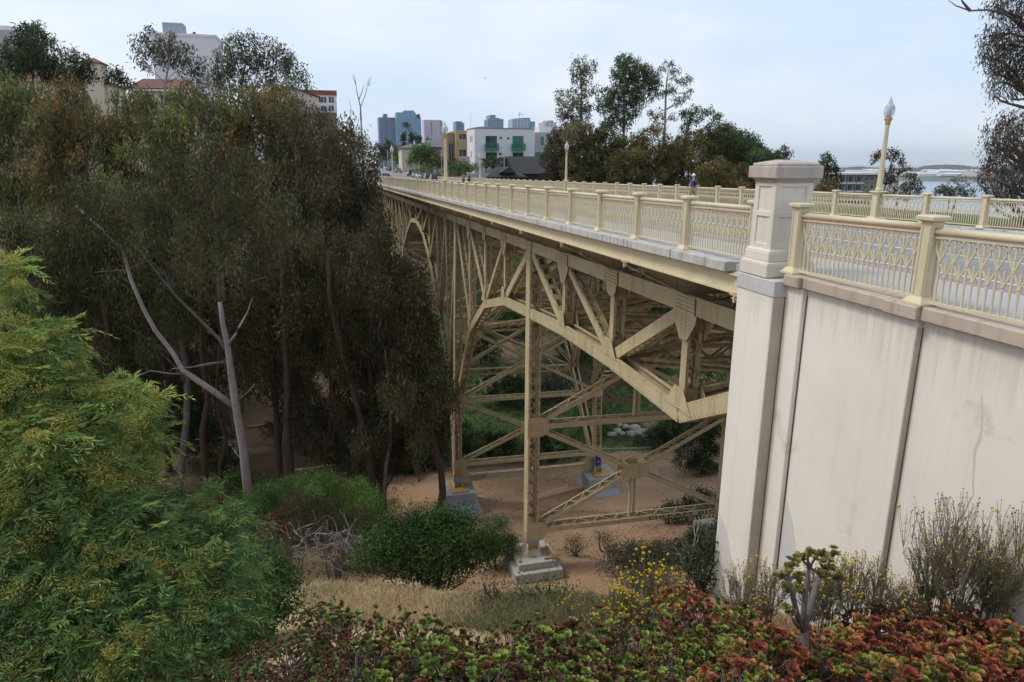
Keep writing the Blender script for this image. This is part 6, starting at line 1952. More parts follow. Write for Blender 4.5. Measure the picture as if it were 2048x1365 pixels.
for i, (cx, y0, y1, hw, Y, pal, lab) in enumerate(LOW):
    rng = np.random.default_rng(430+i)
    cl = px_clumps(egg(cx, y0, y1, hw*1.3, 30, rng, 13, 22, False), Y, rng, 1.8, .85); m_ = depth_of(at(cx, y0, Y))/1400
    b0 = at(cx, 400, Y); b = gp(b0[0], Y); pal = [(w_, tuple(np.array(c)*[1.35, 1.5, 1.35])) for w_, c in pal]
    tree('broadleaf_tree', lab, 'tree', b, at(cx, y0+25, Y), .22, cl, 5.0*m_, 1.8*m_, pal, rng, M['bark_grey'], 'lower trees along the far railing', 2.9, .5, .16, 2)
# trees on the slope towards the bay
BAYS = [
    ([(1568, 298, 10), (1560, 308, 10), (1575, 308, 10), (1566, 318, 13), (1555, 322, 9)], 88, OLIVE_D, 1566, 'small pointed tree above the concrete pillar', 1.8, 'broadleaf_tree'),
    ([(1652, 316, 13), (1662, 330, 14), (1646, 330, 12), (1670, 342, 12), (1655, 350, 15), (1673, 360, 12)], 72, DKGREEN, 1657, 'dark green bushy tree right of the concrete pillar', 2.4, 'broadleaf_tree'),
    ([(1650, 372, 14), (1664, 377, 11), (1640, 380, 12), (1676, 388, 9)], 60, RUSTY, 1658, 'rusty low tree in front of the olive apartment block', 2.0, 'broadleaf_tree'),
    ([(1752, 312, 9), (1746, 320, 7), (1766, 308, 11), (1782, 308, 12), (1796, 314, 11), (1806, 326, 9), (1810, 338, 8), (1798, 342, 8), (1785, 336, 8), (1776, 350, 12), (1785, 362, 13), (1772, 366, 10)], 66, BROWN, 1783, 'umbrella shaped brown tree behind the tall lamp post', 2.0, 'umbrella_tree'),
    ([(1822, 356, 12), (1830, 368, 11), (1815, 372, 11), (1836, 380, 10)], 60, DKGREEN, 1824, 'small dark tree against the water, right of the umbrella tree', 2.2, 'broadleaf_tree'),
    ([(1800, 382, 14), (1780, 385, 12), (1815, 388, 12), (1770, 390, 11)], 48, RUSTY, 1795, 'rusty shrubby tree at the foot of the tall lamp post', 2.0, 'broadleaf_tree'),
    ([(1885, 378, 10), (1898, 382, 11), (1875, 384, 9), (1912, 382, 11), (1925, 384, 10), (1940, 386, 11)], 52, DKGREEN, 1900, 'low dark trees row in front of the bay', 2.2, 'broadleaf_tree'),
    ([(1908, 360, 6), (1918, 356, 5), (1928, 360, 5), (1934, 366, 5), (1900, 362, 4)], 50, BROWN, 1918, 'wispy sapling against the water', 1.3, 'sapling'),
]
for i, (lst, Y, pal, bx_, lab, cov, nm) in enumerate(BAYS):
    rng = np.random.default_rng(460+i); cl = px_clumps(lst, Y, rng, .8, .85); m_ = depth_of(at(lst[0][0], lst[0][1], Y))/1400
    b0 = at(bx_, 400, Y); b = gp(b0[0], Y); ty = min(q[1] for q in lst)
    tree(nm, lab, 'tree', b, at(bx_, ty+15, Y), .16, cl, 5.0*m_, 1.8*m_, pal, rng, M['bark_grey'], 'trees on the slope to the bay', cov*1.4, .5, .12, 1)
# big eucalyptus at the right edge
rng = np.random.default_rng(480); Y = 28.0
lst = [(2020, 12, 30), (1990, 8, 22), (2050, 30, 36), (1975, 70, 18), (1990, 95, 26), (2015, 75, 30), (2040, 95, 34), (1970, 110, 16), (1985, 135, 20), (2010, 125, 28), (2038, 145, 30), (1995, 165, 20), (2020, 180, 18), (1988, 190, 10), (2075, 120, 50), (2090, 240, 34),
       (2010, 238, 16), (2038, 245, 26), (1985, 260, 18), (2010, 270, 26), (1978, 290, 16), (1998, 305, 24), (2030, 295, 30), (1975, 325, 16), (1995, 345, 24), (2025, 345, 30), (1968, 350, 12), (1985, 378, 20), (2010, 385, 24), (2040, 385, 28), (1960, 368, 9), (2080, 350, 50)]
cl = px_clumps(lst, Y, rng, 1.2, .9); b0 = at(2120, 400, Y); b = gp(b0[0], Y)
REDDISH = [(4, (.07, .075, .052)), (2, (.09, .06, .052)), (1.5, (.14, .055, .06)), (4, (.075, .092, .055)), (1, (.16, .13, .105))]
tree('eucalyptus_tree', 'tall reddish leaved eucalyptus at the right edge of the view', 'tree', b, at(2110, -40, Y), .36, cl, .20, .042, REDDISH, rng, M['bark_grey'], None, 1.9, .9, .17, 3, shell=.2)
mb = MB()
for pts in ([(2060, 60), (2010, 28), (1975, 20), (1940, 22), (1912, 12), (1896, 0)], [(1940, 22), (1925, 4), (1918, -12)], [(2060, 190), (2020, 150), (1995, 110)]):
    mb.tube([at(x, y, Y) for x, y in pts], list(np.linspace(.07, .012, len(pts))), 6)
mb.build('limb', M['bark_grey'], bpy.data.objects[[o.name for o in bpy.data.objects if o.get('label', '').startswith('tall reddish')][0]], smooth=True)

# ------------------------------------------------------------------ street trees, cypresses, palm
GREEN = [(4, (.10, .17, .05)), (3, (.075, .13, .04)), (2, (.14, .20, .07))]
ST = [([(838, 300, 13), (850, 298, 13), (860, 306, 12), (832, 312, 12), (846, 316, 13), (868, 316, 10), (825, 322, 10), (860, 325, 10)], 190, GREEN, 848, 'round bright green street tree over the parked cars', 'street_tree'),
      ([(798, 302, 10), (806, 310, 10), (795, 315, 10), (812, 320, 9), (788, 308, 8)], 255, GREEN, 800, 'green street tree behind the left lamp post', 'street_tree'),
      ([(776, 290, 10), (768, 300, 9), (784, 298, 10), (762, 308, 8), (772, 312, 9), (755, 296, 8)], 290, DKGREEN, 772, 'dark street tree below the navy glass tower', 'street_tree'),
      ([(872, 318, 9), (880, 324, 9), (876, 332, 8), (868, 328, 8)], 176, OLIVE, 875, 'small olive tree beside the nearest left lamp post', 'street_tree'),
      ([(912, 334, 9), (924, 331, 10), (938, 333, 9), (950, 337, 8), (930, 341, 9), (915, 343, 8), (902, 340, 8)], 152, GREEN, 925, 'bright green hedge like shrub below the white house', 'shrub'),
      ([(905, 322, 6), (912, 326, 5), (899, 330, 7)], 158, OLIVE_D, 905, 'dark shrub under the tan apartment house', 'shrub'),
      ([(975, 330, 8), (990, 333, 8), (1005, 330, 8), (1015, 326, 7)], 153, DKGREEN, 992, 'dark shrubs under the banana plants', 'shrub'),
      ([(845, 338, 6), (838, 341, 5), (880, 343, 6)], 168, GREEN, 858, 'low green verge shrub behind the parked row', 'shrub')]
for i, (lst, Y, pal, bx_, lab, nm) in enumerate(ST):
    rng = np.random.default_rng(500+i); cl = px_clumps(lst, Y, rng, 1.5, .85); m_ = Y/1400
    b0 = at(bx_, 350, Y); b = np.array([b0[0], Y, -3.2 if nm == 'shrub' else float(deck(Y))-.3]); ty = min(q[1] for q in lst)
    tree(nm, lab, 'tree' if nm != 'shrub' else 'shrub', b, at(bx_, ty+10, Y), .16, cl, 4.2*m_, 2.0*m_, pal, rng, M['bark_grey'], 'planting along the far street', 4.2, .2, .3, 1)
for i, (px, y0, y1, w_) in enumerate(((808, 266, 292, 4.5), (823, 266, 292, 4), (832, 267, 292, 2.6), (839, 271, 293, 3.2), (855, 278, 292, 2.4), (859, 280, 292, 2.2))):
    rng = np.random.default_rng(520+i); Y = 300.0; lst = [(px, y0+2+(y1-y0)*t, w_*(.35+1.0*math.sin(PI*min(1, .15+t*.75)))) for t in np.linspace(0, 1, 9)]
    cl = px_clumps(lst, Y, rng, .3, 1.2); b0 = at(px, 320, Y)
    tree('cypress_tree', 'narrow dark cypress, number %s of the row behind the street counted from the palm' % ('one two three four five six'.split()[i]), 'tree', np.array([b0[0], Y, -1.7]), at(px, y0+4, Y), .12, cl, .8, .35, DKGREEN, rng, M['bark_dark'], 'row of cypresses', 2.6, -.8, .2, 0)


def palm(name, label, base, top, r0, nf, fl, pal, rng, cat='palm', group=None, drop=.55, wid=.16):
    r = empty(name, base, label, cat, group); mb = MB(); limb(mb, base-np.array([0, 0, .2]), top, r0, r0*.7, rng, 8, .01, 6); mb.build('trunk', M['bark_grey'], r, smooth=True)
    Qs = []
    for i in range(nf):
        a = i*2.4+rng.uniform(-.2, .2); el = rng.uniform(-.5, 1.2); t = np.linspace(0, 1, 12)
        d = np.array([math.cos(a), math.sin(a), 0]); pts = top+d*np.outer(t, np.ones(3))*fl*math.cos(el)*.95+np.outer(math.sin(el)*t*fl-drop*fl*t*t, [0, 0, 1])
        for j in range(11):
            for s in (-1, 1):
                p = pts[j]; sd = np.cross(d, [0, 0, 1])*s
                e = p+(sd*.75+d*.5+np.array([0, 0, -.55]))*fl*wid*(1.15-t[j]*.6)
                Qs.append([p, p+(pts[j+1]-p)*.9, e+(pts[j+1]-p)*.4, e])
    Q = np.array(Qs); T = pick(rng, len(Q), pal)
    o = bpy.data.objects.new('fronds', quads_mesh('fronds', Q-base, T, M['leaf'])); COL.objects.link(o); o.parent = r; tag(o, kind='stuff')


rng = np.random.default_rng(540); b0 = at(812, 320, 262)
palm('palm_tree', 'tall feather palm in front of the light blue glass tower', np.array([b0[0], 262, -1.9]), at(812.5, 250, 262), .22, 26, 2.9, [(3, (.06, .075, .03)), (2, (.09, .08, .04)), (1, (.12, .075, .04))], rng)
for i, (px, py) in enumerate(((972, 318), (984, 313), (995, 316), (1008, 314), (1018, 318), (1040, 314))):
    Y = 155.0; b0 = at(px, 335, Y)
    palm('banana_plant', 'broad leaved banana plant before the white house, %s from the left' % ('first second third fourth fifth sixth'.split()[i]), np.array([b0[0], Y, -3.2]), at(px, py+4, Y), .12, 16, 1.7, [(3, (.05, .085, .03)), (2, (.075, .11, .04))], rng, 'plant', 'banana plants', .5, .3)
# ================================================================== shrubs of the canyon
SH_GREEN = [(4, (.055, .115, .03)), (3, (.075, .15, .04)), (2, (.04, .085, .026))]
SH_BRIGHT = [(4, (.095, .175, .04)), (3, (.13, .20, .05)), (2, (.07, .13, .035))]
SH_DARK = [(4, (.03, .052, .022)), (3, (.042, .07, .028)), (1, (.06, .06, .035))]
SH_GREY = [(4, (.075, .095, .062)), (3, (.10, .115, .08)), (2, (.055, .07, .045))]
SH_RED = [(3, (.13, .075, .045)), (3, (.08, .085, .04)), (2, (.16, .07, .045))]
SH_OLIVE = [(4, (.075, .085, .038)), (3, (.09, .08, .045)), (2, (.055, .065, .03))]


def shrub(label, lst, ref, pal, seed, L=.09, W=.035, cover=2.6, group='shrubs on the canyon floor', flat=.85, bark='bark_grey', droop=-.3, sprig=.12, mat='leaf', name='shrub', Yoff=0.0, depth=.9, Yfix=None):
    """lst: px clumps; ref: pixel of the base, on the ground"""
    rng = np.random.default_rng(seed); b = on_ground(*ref); L *= 1.12; W *= 1.14; cover *= .85
    if Yfix: b = gp(at(ref[0], ref[1], Yfix)[0], Yfix)
    Y = b[1]+Yoff
    cl = []; sat = []
    for x, y, rp in lst:                                         # ragged outline: small outliers round every clump
        for _ in range(3):
            q = rng.uniform(0, 6.28); sat.append((x+math.cos(q)*rp*rng.uniform(.75, 1.12), y-abs(math.sin(q))*rp*rng.uniform(.6, 1.1), rp*rng.uniform(.22, .42)))
    for x, y, rp in list(lst)+sat:
        yy = Y+rng.uniform(-.35, .35)*pxm(b)*rp; c = at(x, y, yy); m_ = pxm(c)*rp; cl.append((c, (m_, m_*depth, m_*flat)))
    r = empty(name, b, label, 'shrub', group); mb = MB()
    for c, rad in cl[:len(lst)+4]:
        limb(mb, b+rng.normal(size=3)*[.12, .12, 0]-[0, 0, .1], c, .035, .012, rng, 5, .08, 4)
        for _ in range(2): limb(mb, c-[0, 0, rad[2]*.5], c+in_ball(rng, 1, .8)[0]*np.array(rad)*.9, .012, .005, rng, 4, .08, 3)
    mb.build('stems', M[bark], r, smooth=True)
    Q, T = clump_leaves(rng, cl, lambda q: min(7500, cover*PI*q[0]*q[2]/(L*W*.5)), L, W, pal, droop, sprig, shell=.55)
    o = bpy.data.objects.new('foliage', quads_mesh('foliage', Q-b, T, M[mat])); COL.objects.link(o); o.parent = r
    return r


shrub('big rounded dark green bush left of the nearest tower footing', [(870, 1062, 46), (820, 1068, 42), (910, 1068, 46), (870, 1095, 58), (780, 1085, 50), (930, 1100, 50), (840, 1130, 50), (890, 1140, 45), (750, 1110, 38), (800, 1120, 45), (960, 1110, 38), (730, 1125, 25)], (870, 1178), SH_GREEN, 600, .075, .036, 2.8)
shrub('smaller green bush against the nearest tower footing', [(985, 1075, 36), (1000, 1100, 30), (960, 1090, 30), (1018, 1090, 22)], (990, 1140), SH_GREEN, 601, .075, .036, 2.4)
shrub('bright green bush below the drooping dark trees', [(660, 975, 30), (640, 1000, 32), (690, 990, 32), (720, 1000, 28), (700, 1025, 28), (660, 1020, 26)], (690, 1050), SH_BRIGHT, 602, .09, .034, 2.4, Yfix=34)
shrub('pale green feathery bush at the foot of the white trunk', [(560, 985, 28), (590, 975, 26), (530, 1000, 28), (610, 990, 24), (575, 1010, 28)], (570, 1040), SH_BRIGHT, 603, .10, .024, 2.0, Yfix=35)
shrub('reddish brown bush beside the yellow flowering tree', [(570, 1035, 36), (545, 1055, 28), (600, 1045, 32), (620, 1025, 24)], (575, 1090), SH_RED, 604, .08, .032, 2.2, Yfix=30)
shrub('olive scrub mass left of the big dark green bush', [(610, 1010, 30), (640, 1030, 34), (680, 1040, 32), (720, 1035, 28), (600, 1060, 26), (740, 1060, 22)], (670, 1075), SH_OLIVE, 630, .08, .028, 2.0, Yfix=29)
shrub('grey green scrub below the drooping dark trees', [(740, 1000, 26), (720, 975, 22), (620, 960, 26), (590, 990, 24)], (680, 1020), SH_BRIGHT, 631, .09, .03, 2.0, Yfix=36)
shrub('mid green bush right of the flowering tree, below the white trunk', [(520, 1010, 34), (500, 1040, 34), (550, 1030, 30), (480, 1015, 26), (530, 985, 20)], (520, 1070), SH_GREEN, 632, .09, .03, 2.2, Yfix=31)
shrub('low bright bush in front of the thin grey trunk', [(735, 1010, 24), (760, 1020, 20), (715, 1030, 24), (745, 1040, 22)], (735, 1060), SH_BRIGHT, 633, .08, .03, 2.0, Yfix=33)
shrub('grey green shrub behind the tangle of dead branches', [(640, 1050, 30), (700, 1060, 30), (670, 1075, 26)], (670, 1095), SH_OLIVE, 605, .07, .022, 1.1, Yfix=31)
shrub('leafy green bush beside the dry grass slope', [(520, 1130, 44), (550, 1170, 46), (500, 1190, 46), (580, 1215, 34), (530, 1225, 44), (560, 1140, 26), (470, 1230, 44)], (530, 1275), SH_GREEN, 606, .06, .030, 2.6)
shrub('dark shrub mass behind the left sloped footing', [(850, 905, 34), (820, 930, 34), (880, 920, 26), (800, 950, 30), (860, 950, 24)], (840, 965), SH_DARK, 607, .14, .05, 2.4, Yoff=3)
shrub('dark green thicket behind the second tower, left part', [(960, 890, 34), (1000, 895, 32), (940, 915, 26), (1030, 905, 28)], (985, 925), SH_DARK, 608, .15, .06, 2.4)
shrub('dark green thicket behind the second tower, right part', [(1075, 900, 30), (1110, 895, 32), (1145, 905, 28), (1090, 915, 26)], (1105, 925), SH_DARK, 609, .15, .06, 2.4)
shrub('large dark rounded bush by the white wall beyond the trail', [(1395, 900, 38), (1430, 880, 34), (1370, 920, 26), (1425, 920, 36), (1445, 850, 26), (1400, 935, 24)], (1405, 950), SH_DARK, 610, .13, .055, 2.6)
shrub('dark green bush above the boulders', [(1340, 865, 28), (1370, 860, 30), (1400, 850, 28), (1320, 880, 22)], (1355, 895), SH_DARK, 611, .14, .06, 2.4)
shrub('blue grey spiky shrub beside the boulders', [(1300, 880, 20), (1325, 885, 22), (1350, 890, 20), (1280, 885, 14)], (1315, 902), SH_GREY, 612, .20, .05, 2.0)
shrub('small green bush beside the pale pipe', [(1195, 840, 22), (1175, 850, 18), (1215, 850, 16), (1160, 835, 14)], (1190, 870), SH_GREEN, 613, .13, .05, 2.2)
shrub('dark bush at the base of the white wall, upper', [(1395, 1005, 28), (1425, 1010, 30), (1370, 1020, 24), (1345, 1025, 18)], (1400, 1045), SH_DARK, 614, .10, .045, 2.4)
shrub('prickly green shrub below the lowest cross strut', [(1340, 1030, 20), (1365, 1032, 22), (1318, 1028, 12)], (1340, 1048), SH_GREEN, 615, .12, .06, 2.0)
shrub('grey green shrub under the lettered strut', [(1285, 1108, 26), (1325, 1108, 30), (1375, 1100, 32), (1412, 1078, 34), (1258, 1108, 20)], (1340, 1125), SH_DARK, 616, .09, .03, 2.4)
shrub('soft grey sagebrush right of the nearest footing', [(1250, 1115, 30), (1290, 1125, 34), (1220, 1135, 26), (1330, 1130, 34), (1270, 1150, 30)], (1280, 1175), SH_GREY, 617, .07, .018, 1.9)
shrub('dark green brush at the corner of the white wall', [(1400, 1120, 34), (1430, 1100, 30), (1380, 1150, 30), (1420, 1155, 28)], (1405, 1185), SH_DARK, 618, .08, .03, 2.4)
shrub('small tuft of sage on the bare dirt', [(1150, 1085, 14), (1165, 1095, 12), (1140, 1100, 12)], (1152, 1112), SH_GREY, 619, .07, .02, 1.4)
shrub('second small tuft of sage nearer the lettered strut', [(1205, 1075, 16), (1220, 1090, 14)], (1210, 1106), SH_GREY, 620, .07, .02, 1.3)
shrub('green mat of low brush below the footing', [(1060, 1180, 22), (1095, 1178, 24), (1130, 1182, 24), (1030, 1186, 18)], (1080, 1202), SH_GREEN, 621, .06, .02, 2.0, flat=.45)
shrub('reddish dry brush beside the green mat', [(980, 1180, 22), (1000, 1190, 20), (960, 1195, 18)], (980, 1210), SH_RED, 622, .07, .014, 1.3, flat=.6)
for i, (x, y, r_, pal, lab) in enumerate(((1000, 640, 26, SH_BRIGHT, 'bright yellow green shrub high on the far canyon slope'), (1040, 655, 22, SH_GREEN, 'green shrub right of the bright one on the far slope'), (960, 700, 28, SH_DARK, 'dark shrub on the far slope near the second tower'),
        (1000, 770, 34, SH_DARK, 'dark ivy like bush on the far slope, left'), (1040, 785, 30, SH_DARK, 'dark ivy like bush on the far slope, centre'), (1110, 780, 26, SH_GREY, 'grey shrub on the far slope behind the tower column'),
        (1150, 690, 26, SH_GREEN, 'green bush on the far slope under the deck'), (1320, 620, 30, SH_DARK, 'dark bush high under the deck, left'), (1380, 600, 26, SH_DARK, 'dark bush high under the deck, right'),
        (1430, 740, 32, SH_GREEN, 'green bush beside the white wall on the far slope'), (1300, 720, 28, SH_GREEN, 'mid green bush on the far grassy slope'), (1220, 700, 26, SH_DARK, 'dark bush behind the truss diagonals'), (900, 850, 24, SH_DARK, 'dark shrub just left of the second tower leg'))):
    shrub(lab, [(x, y, r_), (x+r_*.8, y+r_*.2, r_*.8), (x-r_*.8, y+r_*.25, r_*.8), (x+rng.uniform(-8, 8), y-r_*.5, r_*.7)], (x, y+r_*1.1), pal, 640+i, .22, .10, 2.1, 'shrubs on the far canyon slope')
# undergrowth in the shade of the left trees
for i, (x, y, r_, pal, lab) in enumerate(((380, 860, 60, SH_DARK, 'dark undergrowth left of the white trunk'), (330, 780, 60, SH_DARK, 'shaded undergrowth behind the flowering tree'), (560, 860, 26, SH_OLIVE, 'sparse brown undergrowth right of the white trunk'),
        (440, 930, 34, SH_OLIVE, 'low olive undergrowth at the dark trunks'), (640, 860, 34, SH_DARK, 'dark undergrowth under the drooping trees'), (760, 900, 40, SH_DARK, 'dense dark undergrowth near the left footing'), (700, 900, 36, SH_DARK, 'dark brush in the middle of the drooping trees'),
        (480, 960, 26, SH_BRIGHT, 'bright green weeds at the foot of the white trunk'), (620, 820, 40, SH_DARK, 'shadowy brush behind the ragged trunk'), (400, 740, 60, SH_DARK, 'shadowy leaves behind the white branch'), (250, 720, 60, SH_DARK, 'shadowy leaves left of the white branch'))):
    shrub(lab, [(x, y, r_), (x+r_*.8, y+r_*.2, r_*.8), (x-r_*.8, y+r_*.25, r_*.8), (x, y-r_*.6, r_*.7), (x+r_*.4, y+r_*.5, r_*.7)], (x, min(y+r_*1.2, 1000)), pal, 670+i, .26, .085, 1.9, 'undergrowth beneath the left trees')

# tangle of bleached dead branches
rng = np.random.default_rng(700); b = gp(at(650, 1105, 27.5)[0], 27.5); root = empty('dead_brush', b, 'tangle of bleached bare branches between the green bushes', 'dead shrub'); mb = MB()
for i in range(70):
    a = at(rng.uniform(580, 740), rng.uniform(1065, 1120), b[1]+rng.uniform(-.6, .8)); d = rng.normal(size=3)*[1, .6, .45]+[0, 0, .25]
    p = limb(mb, a, a+unit(d)*rng.uniform(.4, 1.3), .016, .005, rng, 4, .12, 5)
    for q in (2, 3): limb(mb, p[q], p[q]+unit(rng.normal(size=3)+[0, 0, .3])*rng.uniform(.2, .5), .008, .003, rng, 3, .1, 3)
mb.build('branches', M['dead_twig'], root)
rng = np.random.default_rng(701); b = on_ground(1375, 1185); root = empty('bare_sapling', b, 'leafless pale sapling in front of the white wall corner', 'sapling'); mb = MB(); Y = b[1]
st = [at(x, y, Y) for x, y in ((1372, 1185), (1378, 1150), (1384, 1110), (1392, 1070), (1398, 1050))]; mb.tube(st, [.03, .025, .02, .012, .006], 6)
for (a, q) in (((1380, 1140), (1410, 1085)), ((1378, 1150), (1345, 1090)), ((1386, 1100), (1366, 1060)), ((1388, 1090), (1405, 1045)), ((1380, 1130), (1395, 1100)), ((1384, 1120), (1352, 1110)), ((1376, 1160), (1415, 1110)), ((1390, 1075), (1388, 1040)), ((1382, 1128), (1362, 1085))):
    limb(mb, at(*a, Y), at(*q, Y+rng.uniform(-.4, .4)), .014, .004, rng, 4, .05, 4)
mb.build('branches', M['dead_twig'], root, smooth=True)

# ------------------------------------------------------------------ grasses (uncounted)
def blades(name, label, P_, L, W, pal, rng, lean=.5, mat='leaf_soft'):
    n = len(P_); D = np.stack([rng.normal(size=n)*lean, rng.normal(size=n)*lean, np.ones(n)], 1); D = unit(D)
    LL = L*rng.uniform(.5, 1.4, n)[:, None]; s = unit(np.cross(D, rng.normal(size=(n, 3))))*W/2
    bend = np.stack([rng.normal(size=n), rng.normal(size=n), -np.abs(rng.normal(size=n))*.4], 1)*.28
    mid = P_+D*LL*.55; tip = P_+(D+bend)*LL
    Q = np.concatenate([np.stack([P_-s, P_+s, mid+s*.8, mid-s*.8], 1), np.stack([mid-s*.8, mid+s*.8, tip+s*.1, tip-s*.1], 1)])
    T = pick(rng, n, pal); T = np.concatenate([T, T])
    o = bpy.data.objects.new(name, quads_mesh(name, Q, T, M[mat])); COL.objects.link(o); return tag(o, label, 'grass', kind='stuff')


def scatter_px(rng, n, poly, jit=0):
    xs_ = [p[0] for p in poly]; ys_ = [p[1] for p in poly]; out = []
    # lay a coarse raster of ground hits, then jitter around them
    cells = [(x, y) for x in np.arange(min(xs_), max(xs_), 12) for y in np.arange(min(ys_), max(ys_), 8) if inside(x, y, poly)]
    G = np.array([on_ground(x, y) for x, y in cells]); k = rng.integers(0, len(G), n); m_ = np.array([pxm(g) for g in G])[k]
    P_ = G[k][:, :2]+rng.normal(size=(n, 2))*np.stack([m_*9, m_*16], 1)
    return np.concatenate([P_, ground_z(P_[:, 0], P_[:, 1])[:, None]], 1)


STRAW = [(5, (.52, .40, .235)), (3, (.42, .31, .17)), (2, (.62, .51, .33)), (1, (.20, .19, .08))]
rng = np.random.default_rng(720)
P_ = scatter_px(rng, 22000, [(540, 1085), (620, 1105), (700, 1135), (760, 1165), (860, 1190), (960, 1205), (960, 1250), (760, 1262), (640, 1240), (600, 1200), (560, 1140)])
blades('dry_grass', 'dry straw coloured grass on the slope below the bush', P_, .20, .012, STRAW, rng, .8)
P_ = scatter_px(rng, 14000, [(900, 1190), (1100, 1195), (1240, 1200), (1300, 1230), (1200, 1260), (1000, 1270), (880, 1250)])
blades('green_grass', 'mixed green and straw grass above the succulents', P_, .18, .010, [(4, (.15, .17, .075)), (3, (.10, .13, .06)), (3, (.36, .28, .16))], rng, .6)
P_ = scatter_px(rng, 5000, [(560, 1120), (640, 1130), (720, 1180), (640, 1215), (590, 1180)])
blades('weeds', 'low green weeds scattered in the dry grass', P_, .10, .012, [(3, (.09, .14, .05)), (2, (.07, .11, .04))], rng, .9)
n = 26000; X_ = rng.uniform(4, 44, n); Y_ = 60+rng.random(n)**.8*50
keep = (nz2(X_, Y_, 7, 5)+nz2(X_, Y_, 2.5, 6)*.6) > -.18; X_, Y_ = X_[keep], Y_[keep]
blades('slope_grass', 'green grass and weeds covering the far canyon slope', np.stack([X_, Y_, ground_z(X_, Y_)], 1), .5, .085, [(4, (.06, .115, .035)), (3, (.085, .14, .045)), (2, (.12, .135, .06))], rng, .7)
n = 5000; X_ = rng.uniform(-14, 5, n); Y_ = rng.uniform(40, 60, n)
blades('shade_grass', 'shaded green grass under the left trees', np.stack([X_, Y_, ground_z(X_, Y_)], 1), .3, .03, [(3, (.05, .085, .03)), (2, (.09, .085, .04))], rng, .7)
n = 3500; X_ = rng.uniform(8, 30, n); Y_ = rng.uniform(30, 54, n); k = nz2(X_, Y_, 3, 9) > .12; X_, Y_ = X_[k], Y_[k]
blades('dirt_weeds', 'thin dry weeds on the bare dirt under the bridge', np.stack([X_, Y_, ground_z(X_, Y_)], 1), .22, .02, [(3, (.26, .19, .11)), (1, (.10, .11, .05))], rng, .7)

def litter(name, label, X_, Y_, L, W, pal, rng):
    P_ = np.stack([X_, Y_, ground_z(X_, Y_)+.02], 1); n = len(P_); D = rng.normal(size=(n, 3))*[1, 1, .18]
    D = unit(D); s = unit(np.cross(D, np.array([0, 0, 1.])+rng.normal(size=(n, 3))*.3)); LL = L*rng.uniform(.4, 1.5, n)[:, None]
    m_ = P_+D*LL*.5; Q = np.stack([P_, m_+s*W/2, P_+D*LL, m_-s*W/2], 1)
    o = bpy.data.objects.new(name, quads_mesh(name, Q, pick(rng, n, pal), M['leaf_soft'])); COL.objects.link(o); tag(o, label, 'litter', kind='stuff')


n = 15000; X_ = rng.uniform(2, 32, n); Y_ = rng.uniform(24, 58, n); k = nz2(X_, Y_, 4, 12)+nz2(X_, Y_, 1.2, 13)*.5 > -.02
litter('leaf_litter', 'fallen leaves and bark strips on the dirt under the bridge', X_[k], Y_[k], .20, .05, [(3, (.17, .10, .06)), (2, (.28, .18, .11)), (2, (.10, .07, .045)), (1, (.42, .33, .23))], rng)
n = 12000; X_ = rng.uniform(-16, 4, n); Y_ = rng.uniform(34, 62, n)
litter('shade_litter', 'fallen leaves and bark strips under the left trees', X_, Y_, .26, .06, [(3, (.13, .08, .05)), (2, (.20, .13, .08)), (2, (.08, .055, .04))], rng)
n = 900; X_ = rng.uniform(3, 30, n); Y_ = rng.uniform(26, 58, n); k = nz2(X_, Y_, 5, 15) > -.1; X_, Y_ = X_[k], Y_[k]
mb = MB()
for x, y, z in zip(X_, Y_, ground_z(X_, Y_)):
    r_ = .03+.09*rng.random()**3; o6 = np.array([[1, 0, 0], [0, 1, 0], [-1, 0, 0], [0, -1, 0], [0, 0, .7], [0, 0, -.7]])*r_*rng.uniform(.7, 1.3, (6, 1))
    mb.raw(o6+[x, y, z+r_*.25], [[0, 1, 4], [1, 2, 4], [2, 3, 4], [3, 0, 4], [1, 0, 5], [2, 1, 5], [3, 2, 5], [0, 3, 5]])
cm('pebble', (.36, .27, .20), (.25, .18, .13), scale=3, rough=.9)
tag(mb.build('pebbles', M['pebble']), 'small stones scattered on the dirt under the bridge', 'stones', kind='stuff')
# ------------------------------------------------------------------ boulders, pipes, logs, litter
cm('boulder', (.42, .37, .32), (.30, .26, .22), scale=2.5, rough=.9, bump=.6, bscale=8)
for i, (px, py, w_) in enumerate(((1232, 862, .55), (1252, 856, .5), (1268, 858, .6), (1246, 868, .45), (1260, 870, .5), (1276, 868, .5), (1238, 850, .35), (1284, 862, .4), (1222, 868, .4), (1290, 872, .35), (1442, 935, .8))):
    rng = np.random.default_rng(740+i); p = on_ground(px, py+4); bm = bmesh.new(); bmesh.ops.create_icosphere(bm, subdivisions=2, radius=w_)
    sc = rng.uniform(.7, 1.15, 3)*[1.15, 1, .75]; k1, k2 = rng.normal(size=(2, 3))
    for v_ in bm.verts:
        d = np.array(v_.co)/w_; f = 1+.16*math.sin(np.dot(d, k1)*3)+.12*math.sin(np.dot(d, k2)*5+1)
        v_.co = Vector(d*w_*f*sc)
    me = bpy.data.meshes.new('boulder'); bm.to_mesh(me); bm.free(); shade(me)
    o = link('boulder', me, M['boulder'], None); o.location = p+[0, 0, w_*.25]
    if i < 10: tag(o, 'pale rounded boulder in the small rock pile beyond the trail', 'boulder', 'rock pile beyond the trail')
    else: tag(o, 'single brown boulder under the dark bush by the white wall', 'boulder')
cm('pvc', (.60, .60, .58), None, rough=.5)
cm('log_wood', (.26, .19, .14), (.18, .13, .10), scale=4, rough=.9)
